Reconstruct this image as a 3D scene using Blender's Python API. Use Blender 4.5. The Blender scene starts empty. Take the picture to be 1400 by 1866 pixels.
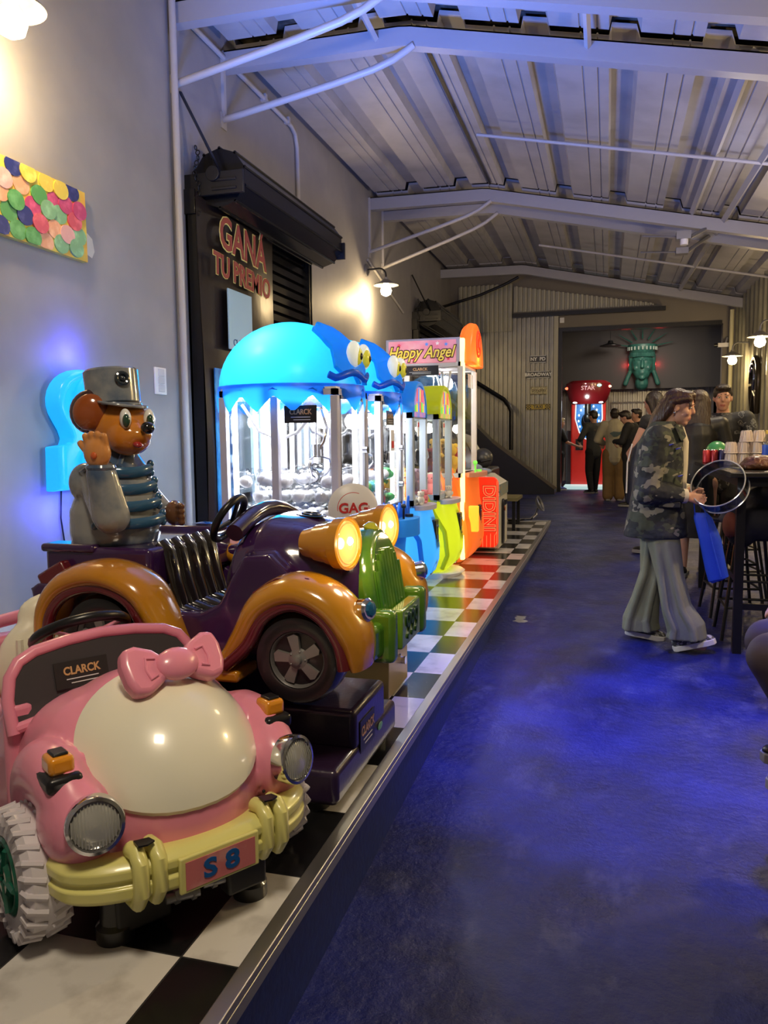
import bpy, bmesh, math, random
from mathutils import Vector, Matrix, Euler
random.seed(7)
S = bpy.context.scene
C = S.collection
PI = math.pi
# ------------------------------------------------------------------ camera
F_PX, YAW, PIT, ROL = 1430.95, .27733, .095415, -.010583
fwd = Vector((-math.sin(YAW)*math.cos(PIT), math.cos(YAW)*math.cos(PIT), -math.sin(PIT)))
rgt0 = Vector((math.cos(YAW), math.sin(YAW), 0)); up0 = rgt0.cross(fwd)
rgt = math.cos(ROL)*rgt0 + math.sin(ROL)*up0
upv = -math.sin(ROL)*rgt0 + math.cos(ROL)*up0
cam = bpy.data.cameras.new('camera'); co = bpy.data.objects.new('camera', cam); C.objects.link(co)
m3 = Matrix((rgt, upv, -fwd)).transposed()
co.matrix_world = Matrix.Translation((0, 0, 1.5)) @ m3.to_4x4()
cam.sensor_fit = 'VERTICAL'; cam.sensor_height = 36; cam.lens = F_PX/1866*36
cam.clip_start = .05; cam.clip_end = 100
S.camera = co
# ------------------------------------------------------------------ view, world, lights
S.view_settings.view_transform = 'Standard'; S.view_settings.look = 'None'
S.view_settings.gamma = 1; S.view_settings.exposure = 0.0; S.view_settings.use_curve_mapping = False
w = bpy.data.worlds.new('world'); S.world = w; w.use_nodes = True
w.node_tree.nodes['Background'].inputs[0].default_value = (.5, .52, .75, 1)
w.node_tree.nodes['Background'].inputs[1].default_value = .02

def light(name, kind, loc, energy, color, size=.1, to=None, spot=None, sizey=None, blend=.6):
    l = bpy.data.lights.new(name, kind); l.energy = energy; l.color = color
    if kind == 'AREA':
        l.size = size
        if sizey: l.shape = 'RECTANGLE'; l.size_y = sizey
    else: l.shadow_soft_size = size
    if spot: l.spot_size = math.radians(spot); l.spot_blend = blend
    o = bpy.data.objects.new(name, l); C.objects.link(o); o.location = loc
    if to is not None: o.rotation_euler = (Vector(to)-Vector(loc)).to_track_quat('-Z', 'Y').to_euler()
    return o
WARM = (1, .72, .36)
# the long room is lit by wall lamps (built with their lamps), ceiling floods and the machines, plus two added roof fills
light('ceiling_flood_blue', 'SPOT', (.4, 3.9, 4.4), 1600, (.06, .10, 1), .12, (.40, 3.95, 0), 46, blend=1)
light('roof_fill_blue', 'SPOT', (-1.9, 4.6, 2.42), 900, (.12, .26, 1), .3, (-1.1, 6.6, 5), 110, blend=1)  # added fill that tints the roof blue from above the dome; no fixture built
light('ceiling_downlight_near', 'AREA', (-.1, .2, 4.3), 82, (1, .83, .6), .6, (-1.0, 2.2, .6))
light('ceiling_downlight_mid', 'AREA', (1.1, 8.0, 4.1), 55, (1, .85, .62), .5, (.8, 7, 0))
light('roof_fill_right', 'SPOT', (2.3, 8.4, 3.1), 150, (.85, .8, 1), .3, (.2, 10.0, 4.7), 130, blend=1)  # added fill to brighten the roof from the right; not a wall fitting
light('back_room_light', 'AREA', (1.0, 18.6, 3.9), 45, (1, .85, .7), .8, (.6, 19.6, 0))
# ------------------------------------------------------------------ materials
MATS = {}
def mat(name, col, rough=.5, metal=0, emit=None, es=0, noise=None, bump=None, coat=0, trans=0, spec=.5):
    if name in MATS: return MATS[name]
    m = bpy.data.materials.new(name); m.use_nodes = True; nt = m.node_tree; b = nt.nodes['Principled BSDF']
    b.inputs['Base Color'].default_value = (*col, 1); b.inputs['Roughness'].default_value = rough
    b.inputs['Metallic'].default_value = metal; b.inputs['Coat Weight'].default_value = coat
    b.inputs['Coat Roughness'].default_value = .08; b.inputs['Specular IOR Level'].default_value = spec
    b.inputs['Transmission Weight'].default_value = trans
    if emit: b.inputs['Emission Color'].default_value = (*emit, 1); b.inputs['Emission Strength'].default_value = es
    tc = nt.nodes.new('ShaderNodeTexCoord')
    if noise:   # (scale, second colour, low, high)
        n = nt.nodes.new('ShaderNodeTexNoise'); n.inputs['Scale'].default_value = noise[0]; n.inputs['Detail'].default_value = 6
        nt.links.new(tc.outputs['Object'], n.inputs['Vector'])
        r = nt.nodes.new('ShaderNodeValToRGB'); r.color_ramp.elements[0].position = noise[2]; r.color_ramp.elements[1].position = noise[3]
        r.color_ramp.elements[0].color = (*col, 1); r.color_ramp.elements[1].color = (*noise[1], 1)
        nt.links.new(n.outputs['Fac'], r.inputs['Fac']); nt.links.new(r.outputs['Color'], b.inputs['Base Color'])
    if bump:
        n = nt.nodes.new('ShaderNodeTexNoise'); n.inputs['Scale'].default_value = bump[0]; n.inputs['Detail'].default_value = 4
        if len(bump) > 2:
            mp = nt.nodes.new('ShaderNodeMapping'); mp.inputs['Scale'].default_value = bump[2]; nt.links.new(tc.outputs['Object'], mp.inputs[0]); nt.links.new(mp.outputs[0], n.inputs['Vector'])
        else: nt.links.new(tc.outputs['Object'], n.inputs['Vector'])
        bp = nt.nodes.new('ShaderNodeBump'); bp.inputs['Strength'].default_value = bump[1]; bp.inputs['Distance'].default_value = .02
        nt.links.new(n.outputs['Fac'], bp.inputs['Height']); nt.links.new(bp.outputs['Normal'], b.inputs['Normal'])
    MATS[name] = m; return m
def pane_mat(name, tint=(1, 1, 1), refl=.07, rough=.02):
    if name in MATS: return MATS[name]
    m = bpy.data.materials.new(name); m.use_nodes = True; nt = m.node_tree; nt.nodes.clear()
    o = nt.nodes.new('ShaderNodeOutputMaterial'); mx = nt.nodes.new('ShaderNodeMixShader'); mx.inputs[0].default_value = refl
    t = nt.nodes.new('ShaderNodeBsdfTransparent'); t.inputs[0].default_value = (*tint, 1)
    g = nt.nodes.new('ShaderNodeBsdfGlossy'); g.inputs['Roughness'].default_value = rough
    nt.links.new(t.outputs[0], mx.inputs[1]); nt.links.new(g.outputs[0], mx.inputs[2]); nt.links.new(mx.outputs[0], o.inputs[0])
    MATS[name] = m; return m
def glow_mat(name, col, trans=.6, rough=.35, es=0, ecol=None):
    """translucent moulded plastic, lit by any lamp inside it; es adds an even glow for inner light"""
    if name in MATS: return MATS[name]
    m = bpy.data.materials.new(name); m.use_nodes = True; nt = m.node_tree; nt.nodes.clear()
    o = nt.nodes.new('ShaderNodeOutputMaterial')
    p = nt.nodes.new('ShaderNodeBsdfPrincipled'); p.inputs['Base Color'].default_value = (*col, 1); p.inputs['Roughness'].default_value = rough
    if es: p.inputs['Emission Color'].default_value = (*(ecol or col), 1); p.inputs['Emission Strength'].default_value = es
    t = nt.nodes.new('ShaderNodeBsdfTranslucent'); t.inputs[0].default_value = (*col, 1)
    mx = nt.nodes.new('ShaderNodeMixShader'); mx.inputs[0].default_value = trans
    nt.links.new(p.outputs[0], mx.inputs[1]); nt.links.new(t.outputs[0], mx.inputs[2]); nt.links.new(mx.outputs[0], o.inputs[0])
    MATS[name] = m; return m
def ramp_mat(name, scale, stops, rough=.6, kind='noise', bump=0, detail=3, stretch=(1, 1, 1), coat=0):
    if name in MATS: return MATS[name]
    m = bpy.data.materials.new(name); m.use_nodes = True; nt = m.node_tree; b = nt.nodes['Principled BSDF']
    b.inputs['Roughness'].default_value = rough; b.inputs['Coat Weight'].default_value = coat
    tc = nt.nodes.new('ShaderNodeTexCoord'); mp = nt.nodes.new('ShaderNodeMapping'); mp.inputs['Scale'].default_value = stretch
    nt.links.new(tc.outputs['Object'], mp.inputs[0])
    n = nt.nodes.new('ShaderNodeTexNoise' if kind == 'noise' else 'ShaderNodeTexVoronoi'); n.inputs['Scale'].default_value = scale
    if kind == 'noise': n.inputs['Detail'].default_value = detail
    nt.links.new(mp.outputs[0], n.inputs['Vector'])
    r = nt.nodes.new('ShaderNodeValToRGB'); r.color_ramp.interpolation = 'CONSTANT' if kind == 'noise' else 'LINEAR'
    e = r.color_ramp.elements
    while len(e) < len(stops): e.new(.5)
    for q, (p, c) in zip(e, stops): q.position = p; q.color = (*c, 1)
    nt.links.new(n.outputs['Fac' if kind == 'noise' else 'Distance'], r.inputs[0]); nt.links.new(r.outputs[0], b.inputs['Base Color'])
    MATS[name] = m; return m
def camo_mat(name):
    m = bpy.data.materials.new(name); m.use_nodes = True; nt = m.node_tree; b = nt.nodes['Principled BSDF']; b.inputs['Roughness'].default_value = .8
    tc = nt.nodes.new('ShaderNodeTexCoord'); prev = None
    for k, (off, th, c) in enumerate(((0, .50, (.045, .055, .04)), (3.1, .56, (.012, .015, .02)), (7.7, .60, (.20, .19, .15)), (12.3, .63, (.02, .02, .022)))):
        mp = nt.nodes.new('ShaderNodeMapping'); mp.inputs['Location'].default_value = (off, off*.7, off*.3); mp.inputs['Scale'].default_value = (1, 1, 1.7); nt.links.new(tc.outputs['Object'], mp.inputs[0])
        n = nt.nodes.new('ShaderNodeTexNoise'); n.inputs['Scale'].default_value = 6.5+k; n.inputs['Detail'].default_value = 2; nt.links.new(mp.outputs[0], n.inputs['Vector'])
        g = nt.nodes.new('ShaderNodeMath'); g.operation = 'GREATER_THAN'; g.inputs[1].default_value = th; nt.links.new(n.outputs['Fac'], g.inputs[0])
        mx = nt.nodes.new('ShaderNodeMixRGB'); nt.links.new(g.outputs[0], mx.inputs[0]); mx.inputs[2].default_value = (*c, 1)
        if prev: nt.links.new(prev, mx.inputs[1])
        else: mx.inputs[1].default_value = (.022, .026, .034, 1)
        prev = mx.outputs[0]
    nt.links.new(prev, b.inputs['Base Color'])
    n = nt.nodes.new('ShaderNodeTexNoise'); n.inputs['Scale'].default_value = 9; nt.links.new(tc.outputs['Object'], n.inputs['Vector'])
    bp = nt.nodes.new('ShaderNodeBump'); bp.inputs['Strength'].default_value = 1; bp.inputs['Distance'].default_value = .03; nt.links.new(n.outputs['Fac'], bp.inputs['Height']); nt.links.new(bp.outputs[0], b.inputs['Normal'])
    MATS[name] = m; return m
# ------------------------------------------------------------------ mesh builder
def V(*a): return Vector(a)
class MB:
    def __init__(s): s.v = []; s.f = []; s.m = []
    def add(s, vs, fs, mi=0):
        o = len(s.v); s.v += [Vector(v) for v in vs]; s.f += [tuple(i+o for i in f) for f in fs]; s.m += [mi]*len(fs); return s
    def box(s, lo, hi, mi=0, rot=None, pivot=None):
        x0, y0, z0 = lo; x1, y1, z1 = hi
        vs = [V(x, y, z) for x in (x0, x1) for y in (y0, y1) for z in (z0, z1)]
        if rot:
            c = Vector(pivot) if pivot else (Vector(lo)+Vector(hi))/2; M = Euler(rot).to_matrix(); vs = [M@(v-c)+c for v in vs]
        return s.add(vs, [(0, 1, 3, 2), (4, 6, 7, 5), (0, 4, 5, 1), (2, 3, 7, 6), (0, 2, 6, 4), (1, 5, 7, 3)], mi)
    def rings(s, R, mi=0, cap=True, close=False):
        n = len(R[0]); vs = [v for r in R for v in r]; fs = []
        k = len(R)
        for i in range(k if close else k-1):
            a = i*n; b = ((i+1) % k)*n
            for j in range(n): fs.append((a+j, a+(j+1) % n, b+(j+1) % n, b+j))
        if cap and not close: fs.append(tuple(range(n))[::-1]); fs.append(tuple((k-1)*n+j for j in range(n)))
        return s.add(vs, fs, mi)
    def tube(s, pts, r, n=12, mi=0, cap=True, up=None, close=False):
        """r: number, or list of numbers or (a,b); b is measured along up"""
        pts = [Vector(p) for p in pts]; k = len(pts); R = []; prev = None
        for i, p in enumerate(pts):
            if close: t = pts[(i+1) % k]-pts[i-1]
            else: t = pts[min(i+1, k-1)]-pts[max(i-1, 0)]
            t.normalize()
            u = Vector(up) if up is not None else (prev if prev is not None else (V(0, 0, 1) if abs(t.z) < .9 else V(1, 0, 0)))
            a = t.cross(u)
            if a.length < 1e-5: a = t.cross(V(0, 1, .01))
            a.normalize(); b = a.cross(t).normalized(); prev = b
            rr = r[i] if isinstance(r, (list,)) else r
            ra, rb = rr if isinstance(rr, tuple) else (rr, rr)
            R.append([p+a*ra*math.cos(2*PI*j/n)+b*rb*math.sin(2*PI*j/n) for j in range(n)])
        return s.rings(R, mi, cap, close)
    def cyl(s, a, b, r, r2=None, n=24, mi=0): return s.tube([a, b], [r, r if r2 is None else r2], n, mi)
    def lathe(s, c, ax, prof, n=32, mi=0, cap=True):
        """prof: (distance along axis, radius)"""
        ax = Vector(ax).normalized(); c = Vector(c)
        u = ax.orthogonal().normalized(); w_ = ax.cross(u)
        R = [[c+ax*d+u*r*math.cos(2*PI*j/n)+w_*r*math.sin(2*PI*j/n) for j in range(n)] for d, r in prof]
        return s.rings(R, mi, cap)
    def ell(s, c, r, rot=None, nu=20, nv=12, mi=0):
        c = Vector(c); r = (r, r, r) if isinstance(r, (int, float)) else r; M = Euler(rot).to_matrix() if rot else Matrix.Identity(3)
        vs = [c+M@V(0, 0, -r[2])]
        for i in range(1, nv):
            t = -PI/2+PI*i/nv
            vs += [c+M@V(r[0]*math.cos(t)*math.cos(2*PI*j/nu), r[1]*math.cos(t)*math.sin(2*PI*j/nu), r[2]*math.sin(t)) for j in range(nu)]
        vs.append(c+M@V(0, 0, r[2])); L = len(vs)-1; fs = []
        for j in range(nu): fs.append((0, 1+(j+1) % nu, 1+j)); fs.append((L, L-nu+j, L-nu+(j+1) % nu))
        for i in range(nv-2):
            a = 1+i*nu; b = a+nu
            for j in range(nu): fs.append((a+j, a+(j+1) % nu, b+(j+1) % nu, b+j))
        return s.add(vs, fs, mi)
    def cap_(s, a, b, ra, rb, n=12, mi=0):   # rounded limb segment
        a = Vector(a); b = Vector(b); d = (b-a).normalized(); R = []
        u = d.orthogonal().normalized(); w_ = d.cross(u)
        ks = [(-.98, .2), (-.8, .6), (-.5, .866), (0, 1)]
        for k, q in ks: R.append((a+d*ra*k, ra*q))
        for k, q in ks[::-1]: R.append((b-d*rb*k, rb*q))
        return s.rings([[p+u*r*math.cos(2*PI*j/n)+w_*r*math.sin(2*PI*j/n) for j in range(n)] for p, r in R], mi)
    def prism(s, poly, axis, a, b, mi=0):
        def P(p, t):
            if axis == 'x': return V(t, p[0], p[1])
            if axis == 'y': return V(p[0], t, p[1])
            return V(p[0], p[1], t)
        return s.rings([[P(p, a) for p in poly], [P(p, b) for p in poly]], mi)
    def plate(s, o, u, v, poly, th, mi=0):
        """extruded outline in the plane o + x*u + y*v, thickness th along u x v"""
        o = Vector(o); u = Vector(u).normalized(); v = Vector(v).normalized(); n = u.cross(v)
        return s.rings([[o+u*x+v*y for x, y in poly], [o+u*x+v*y+n*th for x, y in poly]], mi)
    def torus(s, c, ax, R, r, n=32, k=12, mi=0, a0=0, a1=2*PI):
        c = Vector(c); ax = Vector(ax).normalized(); u = ax.orthogonal().normalized(); w_ = ax.cross(u)
        full = abs(a1-a0-2*PI) < 1e-6; m = n if full else n+1
        pts = [c+u*R*math.cos(a0+(a1-a0)*i/n)+w_*R*math.sin(a0+(a1-a0)*i/n) for i in range(m)]
        return s.tube(pts, r, k, mi, True, ax, full)
    def xf(s, M):
        s.v = [M@v for v in s.v]; return s
OFF = {}
def finish(name, me, mats, parent, smooth=True, bevel=0):
    for m in (mats if isinstance(mats, (list, tuple)) else [mats]): me.materials.append(m)
    o = bpy.data.objects.new(name, me); C.objects.link(o)
    if parent is not None: o.parent = parent; OFF[o.name] = OFF[parent.name]
    else: OFF[o.name] = Vector((0, 0, 0))
    if bevel:
        b = o.modifiers.new('bevel', 'BEVEL'); b.width = bevel; b.segments = 3; b.limit_method = 'ANGLE'; b.angle_limit = .6
    return o
def part(name, mb, mats, parent=None, smooth=True, bevel=0, base=None):
    """one mesh object; vertices are given in the thing's builder space"""
    off = OFF[parent.name] if parent is not None else (Vector(base) if base is not None else None)
    vs = mb.v
    if off is None:
        xs = [v.x for v in vs]; ys = [v.y for v in vs]; zs = [v.z for v in vs]
        off = V((min(xs)+max(xs))/2, (min(ys)+max(ys))/2, min(zs))
    me = bpy.data.meshes.new(name); me.from_pydata([tuple(v-off) for v in vs], [], mb.f)
    for p, mi in zip(me.polygons, mb.m): p.material_index = mi
    bm = bmesh.new(); bm.from_mesh(me); bmesh.ops.recalc_face_normals(bm, faces=bm.faces)
    for f in bm.faces: f.smooth = smooth
    if smooth:
        for e in bm.edges:
            if len(e.link_faces) == 2 and e.calc_face_angle(0) > .62: e.smooth = False
    bm.to_mesh(me); bm.free()
    o = finish(name, me, mats, parent, smooth, bevel)
    if parent is None: o.location = off; OFF[o.name] = off
    return o
def blob(name, mb, mats, parent=None, voxel=.012, smooth_it=4, matfn=None, base=None):
    """union of overlapping volumes grown into one continuous skin"""
    off = OFF[parent.name] if parent is not None else Vector(base)
    me = bpy.data.meshes.new('tmp'); me.from_pydata([tuple(v-off) for v in mb.v], [], mb.f)
    bm = bmesh.new(); bm.from_mesh(me); bmesh.ops.recalc_face_normals(bm, faces=bm.faces); bm.to_mesh(me); bm.free()
    t = bpy.data.objects.new('tmp', me); C.objects.link(t)
    r = t.modifiers.new('r', 'REMESH'); r.mode = 'VOXEL'; r.voxel_size = voxel
    sm = t.modifiers.new('s', 'SMOOTH'); sm.iterations = smooth_it; sm.factor = .5
    dg = bpy.context.evaluated_depsgraph_get(); dg.update()
    n = bpy.data.meshes.new_from_object(t.evaluated_get(dg)); n.name = name
    bpy.data.objects.remove(t); bpy.data.meshes.remove(me)
    n.materials.clear()
    for p in n.polygons:
        p.use_smooth = True
        if matfn: p.material_index = matfn(p.center+off)
    o = finish(name, n, mats, parent)
    if parent is None: o.location = off; OFF[o.name] = off
    return o
def thing(name, label, cat, loc=(0, 0, 0), rz=0, group=None, local=False):
    o = bpy.data.objects.new(name, None); C.objects.link(o); o.location = loc; o.rotation_euler = (0, 0, rz)
    o.empty_display_size = .1
    OFF[o.name] = Vector((0, 0, 0)) if local else Vector(loc)
    o['label'] = label; o['category'] = cat
    if group: o['group'] = group
    return o
def tag(o, label, cat, group=None):
    o['label'] = label; o['category'] = cat
    if group: o['group'] = group
    return o
def struct(name, mb, m, **k):
    o = part(name, mb, m, **k)
    if o.parent is None: o['kind'] = 'structure'
    return o
def dup(root, loc, rz=None, label=None, group=None):
    r = root.copy(); C.objects.link(r); r.location = loc
    if rz is not None: r.rotation_euler = (0, 0, rz)
    if label: r['label'] = label
    if group: r['group'] = group
    for ch in list(root.children):
        c = ch.copy(); C.objects.link(c); c.parent = r
        for g in ch.children:
            d = g.copy(); C.objects.link(d); d.parent = c
    return r
def text(name, s, size, o, u, v, m, parent, ext=.002, bold=0, sx=1, align='CENTER', shear=0):
    """real lettering: o centre of the baseline box, u reading direction, v up"""
    cu = bpy.data.curves.new('tmp', 'FONT'); cu.body = s; cu.size = size; cu.extrude = ext; cu.offset = bold
    cu.align_x = align; cu.align_y = 'CENTER'; cu.resolution_u = 3; cu.shear = shear
    t = bpy.data.objects.new('tmp', cu); C.objects.link(t)
    dg = bpy.context.evaluated_depsgraph_get(); dg.update()
    me = bpy.data.meshes.new_from_object(t.evaluated_get(dg)); bpy.data.objects.remove(t)
    u = Vector(u).normalized(); v = Vector(v); v = (v-u*v.dot(u)).normalized(); n = u.cross(v)
    off = OFF[parent.name] if parent is not None else Vector((0, 0, 0))
    M = Matrix.Translation(Vector(o)-off) @ Matrix((u*sx, v, n)).transposed().to_4x4()
    me.transform(M); me.materials.clear(); me.name = name
    return finish(name, me, m, parent)
def arcpts(c, u, v, r, a0, a1, n):
    c = Vector(c); u = Vector(u); v = Vector(v)
    return [c+u*r*math.cos(a0+(a1-a0)*i/n)+v*r*math.sin(a0+(a1-a0)*i/n) for i in range(n+1)]
def sring(x, yc, hw, z0, z1, e=.6, n=28):   # superellipse section in the YZ plane
    R = []; zc = (z0+z1)/2; hz = (z1-z0)/2
    for j in range(n):
        a = 2*PI*j/n; c_, s_ = math.cos(a), math.sin(a)
        R.append(V(x, yc+hw*math.copysign(abs(c_)**e, c_), zc+hz*math.copysign(abs(s_)**e, s_)))
    return R
# palette
white = mat('white_plastic', (.8, .8, .8), .35)
chrome = mat('chrome', (.75, .75, .77), .12, 1)
alu = mat('brushed_aluminium', (.55, .54, .5), .38, 1)
steel = mat('grey_steel', (.3, .3, .32), .4, .7)
blackp = mat('black_plastic', (.008, .008, .01), .3)
blackm = mat('black_metal', (.012, .012, .014), .35, .3)
rubber = mat('black_rubber', (.01, .01, .011), .32, coat=.3)
pipe_grey = mat('grey_painted_pipe', (.42, .41, .42), .4)
wall_grey = mat('grey_plaster', (.27, .265, .28), .55, noise=(3, (.31, .3, .31), .35, .7), bump=(5, .12))
dark_plate = mat('black_sticker', (.02, .018, .018), .4)
gold_ink = mat('gold_ink', (.62, .36, .16), .4)
white_ink = mat('white_ink', (.75, .75, .75), .5)
clear = pane_mat('clear_pane')
led_white = mat('white_led_tube', (1, 1, 1), .5, emit=(.95, .97, 1), es=7)
bulb_m = mat('warm_bulb', (1, .9, .6), .4, emit=(1, .78, .42), es=22)
# ------------------------------------------------------------------ structure
WX = -3.4       # left wall
RX = 2.45       # right wall
FY = 17.5       # corrugated end wall
def zf(y): return -.06+.029*min(max(y, -2), 11.3)
FZ = zf(11.3)
# blue painted concrete floor, rising gently until it meets the platform's end
m = bpy.data.materials.new('worn_blue_floor_paint'); m.use_nodes = True; nt = m.node_tree; b = nt.nodes['Principled BSDF']
tc = nt.nodes.new('ShaderNodeTexCoord')
def nz(scale, detail, rough=.6, vec=None, st=None):
    n = nt.nodes.new('ShaderNodeTexNoise'); n.inputs['Scale'].default_value = scale; n.inputs['Detail'].default_value = detail; n.inputs['Roughness'].default_value = rough
    src = tc.outputs['Object']
    if st:
        mp = nt.nodes.new('ShaderNodeMapping'); mp.inputs['Scale'].default_value = st; nt.links.new(src, mp.inputs[0]); src = mp.outputs[0]
    nt.links.new(src, n.inputs['Vector']); return n
def rmp(n, stops, interp='LINEAR'):
    r = nt.nodes.new('ShaderNodeValToRGB'); r.color_ramp.interpolation = interp; e = r.color_ramp.elements
    while len(e) < len(stops): e.new(.5)
    for q, (p, c) in zip(e, stops): q.position = p; q.color = (*c, 1)
    nt.links.new(n.outputs['Fac'], r.inputs[0]); return r
base = rmp(nz(1.7, 8), [(.35, (.004, .006, .04)), (.55, (.007, .013, .13)), (.72, (.018, .03, .22))])
scr = rmp(nz(5, 12, .75, st=(1, .6, 1)), [(.0, (0, 0, 0)), (.54, (0, 0, 0)), (.60, (.4, .4, .4)), (.7, (.9, .9, .9))])
mix = nt.nodes.new('ShaderNodeMixRGB'); mix.inputs[2].default_value = (.13, .14, .28, 1)
ms = nt.nodes.new('ShaderNodeMath'); ms.operation = 'MULTIPLY'; ms.inputs[1].default_value = .42
nt.links.new(scr.outputs[0], ms.inputs[0]); nt.links.new(ms.outputs[0], mix.inputs[0]); nt.links.new(base.outputs[0], mix.inputs[1])
patch = rmp(nz(1.15, 5, .55), [(.0, (0, 0, 0)), (.675, (0, 0, 0)), (.68, (1, 1, 1)), (1, (1, 1, 1))])
mix2 = nt.nodes.new('ShaderNodeMixRGB'); mix2.inputs[2].default_value = (.33, .32, .30, 1)
nt.links.new(patch.outputs[0], mix2.inputs[0]); nt.links.new(mix.outputs[0], mix2.inputs[1]); nt.links.new(mix2.outputs[0], b.inputs['Base Color'])
rr = rmp(nz(3, 6), [(.3, (.3, .3, .3)), (.7, (.5, .5, .5))]); nt.links.new(rr.outputs[0], b.inputs['Roughness'])
bp = nt.nodes.new('ShaderNodeBump'); bp.inputs['Strength'].default_value = .8; bp.inputs['Distance'].default_value = .016
nt.links.new(nz(22, 6, .65).outputs['Fac'], bp.inputs['Height']); nt.links.new(bp.outputs[0], b.inputs['Normal'])
b.inputs['Coat Weight'].default_value = .0; b.inputs['Specular IOR Level'].default_value = .38
floor_m = m
mb = MB(); ys = [-2, 11.3, 24]
mb.add([(-3.6, y, zf(y)) for y in ys]+[(4.2, y, zf(y)) for y in ys]+[(-3.6, y, -.4) for y in ys]+[(4.2, y, -.4) for y in ys],
       [(0, 3, 4, 1), (1, 4, 5, 2), (6, 7, 10, 9), (7, 8, 11, 10), (0, 1, 7, 6), (1, 2, 8, 7), (3, 9, 10, 4), (4, 10, 11, 5), (0, 6, 9, 3), (2, 5, 11, 8)])
struct('floor', mb, floor_m, smooth=False, base=(0, 0, 0))
# raised platform with black and white tiles
m = bpy.data.materials.new('black_white_tiles'); m.use_nodes = True; nt = m.node_tree; b = nt.nodes['Principled BSDF']
tc = nt.nodes.new('ShaderNodeTexCoord'); sp = nt.nodes.new('ShaderNodeSeparateXYZ'); nt.links.new(tc.outputs['Object'], sp.inputs[0])
def mth(op, a, bb=None):
    n = nt.nodes.new('ShaderNodeMath'); n.operation = op
    for i, q in enumerate((a, bb)):
        if q is None: continue
        if isinstance(q, (int, float)): n.inputs[i].default_value = q
        else: nt.links.new(q, n.inputs[i])
    return n.outputs[0]
TS = .3805
tx = mth('DIVIDE', mth('ADD', sp.outputs[0], .936+TS*20), TS); ty = mth('DIVIDE', mth('ADD', sp.outputs[1], -1.524+TS*20), TS)
par = mth('MODULO', mth('ADD', mth('FLOOR', tx), mth('FLOOR', ty)), 2)
mixt = nt.nodes.new('ShaderNodeMixRGB'); nt.links.new(par, mixt.inputs[0])
mixt.inputs[1].default_value = (.62, .60, .57, 1); mixt.inputs[2].default_value = (.008, .008, .009, 1)
ex = mth('LESS_THAN', mth('ABSOLUTE', mth('SUBTRACT', mth('FRACT', tx), .5)), .494); ey = mth('LESS_THAN', mth('ABSOLUTE', mth('SUBTRACT', mth('FRACT', ty), .5)), .494)
g = mth('MULTIPLY', ex, ey); mixg = nt.nodes.new('ShaderNodeMixRGB'); nt.links.new(g, mixg.inputs[0]); mixg.inputs[1].default_value = (.03, .03, .03, 1)
nt.links.new(mixt.outputs[0], mixg.inputs[2])
n1 = nt.nodes.new('ShaderNodeTexNoise'); n1.inputs['Scale'].default_value = 9; n1.inputs['Detail'].default_value = 8; nt.links.new(tc.outputs['Object'], n1.inputs[0])
r1 = nt.nodes.new('ShaderNodeValToRGB'); r1.color_ramp.elements[0].position = .25; r1.color_ramp.elements[0].color = (.55, .52, .5, 1); r1.color_ramp.elements[1].position = .5; r1.color_ramp.elements[1].color = (1, 1, 1, 1)
nt.links.new(n1.outputs['Fac'], r1.inputs[0]); mxd = nt.nodes.new('ShaderNodeMixRGB'); mxd.blend_type = 'MULTIPLY'; mxd.inputs[0].default_value = .8
nt.links.new(mixg.outputs[0], mxd.inputs[1]); nt.links.new(r1.outputs[0], mxd.inputs[2]); nt.links.new(mxd.outputs[0], b.inputs['Base Color'])
b.inputs['Roughness'].default_value = .2
tile_m = m
riser_m = mat('blue_riser_paint', (.008, .02, .14), .45, noise=(30, (.012, .03, .19), .4, .7), bump=(40, .1))
mb = MB(); mb.box((WX, -1, .28), (-.79, 11.12, .3)); struct('trim_1', mb, tile_m, smooth=False, base=(0, 0, 0))
mb = MB(); mb.box((WX, -1, -.3), (-.772, 11.2, .28)); struct('trim_2', mb, riser_m, smooth=False, base=(0, 0, 0))
mb = MB(); mb.box((-.79, -1, .28), (-.748, 11.24, .303)); mb.box((-.77, -1, .245), (-.748, 11.24, .28)); mb.box((-2.3, 11.12, .28), (-.79, 11.24, .303))
struct('trim_3', mb, alu, base=(0, 0, 0), bevel=.003)
# left wall, with the shutter opening kept as a recess
mb = MB(); mb.box((WX-.25, -2, -.3), (WX, 23.5, 5.3)); struct('wall_left', mb, wall_grey, smooth=False, base=(0, 0, 0))
mb = MB(); mb.box((WX, -1, .3), (WX+.015, 5.75, .44)); mb.box((WX, -1, .3), (WX+.022, 5.75, .33)); mb.box((WX, -1, .425), (WX+.02, 5.75, .445))
struct('baseboard_left', mb, mat('white_baseboard', (.55, .55, .58), .3), base=(0, 0, 0), bevel=.003)
mb = MB(); mb.box((-3.6, -2.2, -.3), (4.2, -2, 6)); struct('wall_rear', mb, wall_grey, smooth=False, base=(0, 0, 0))
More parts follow.
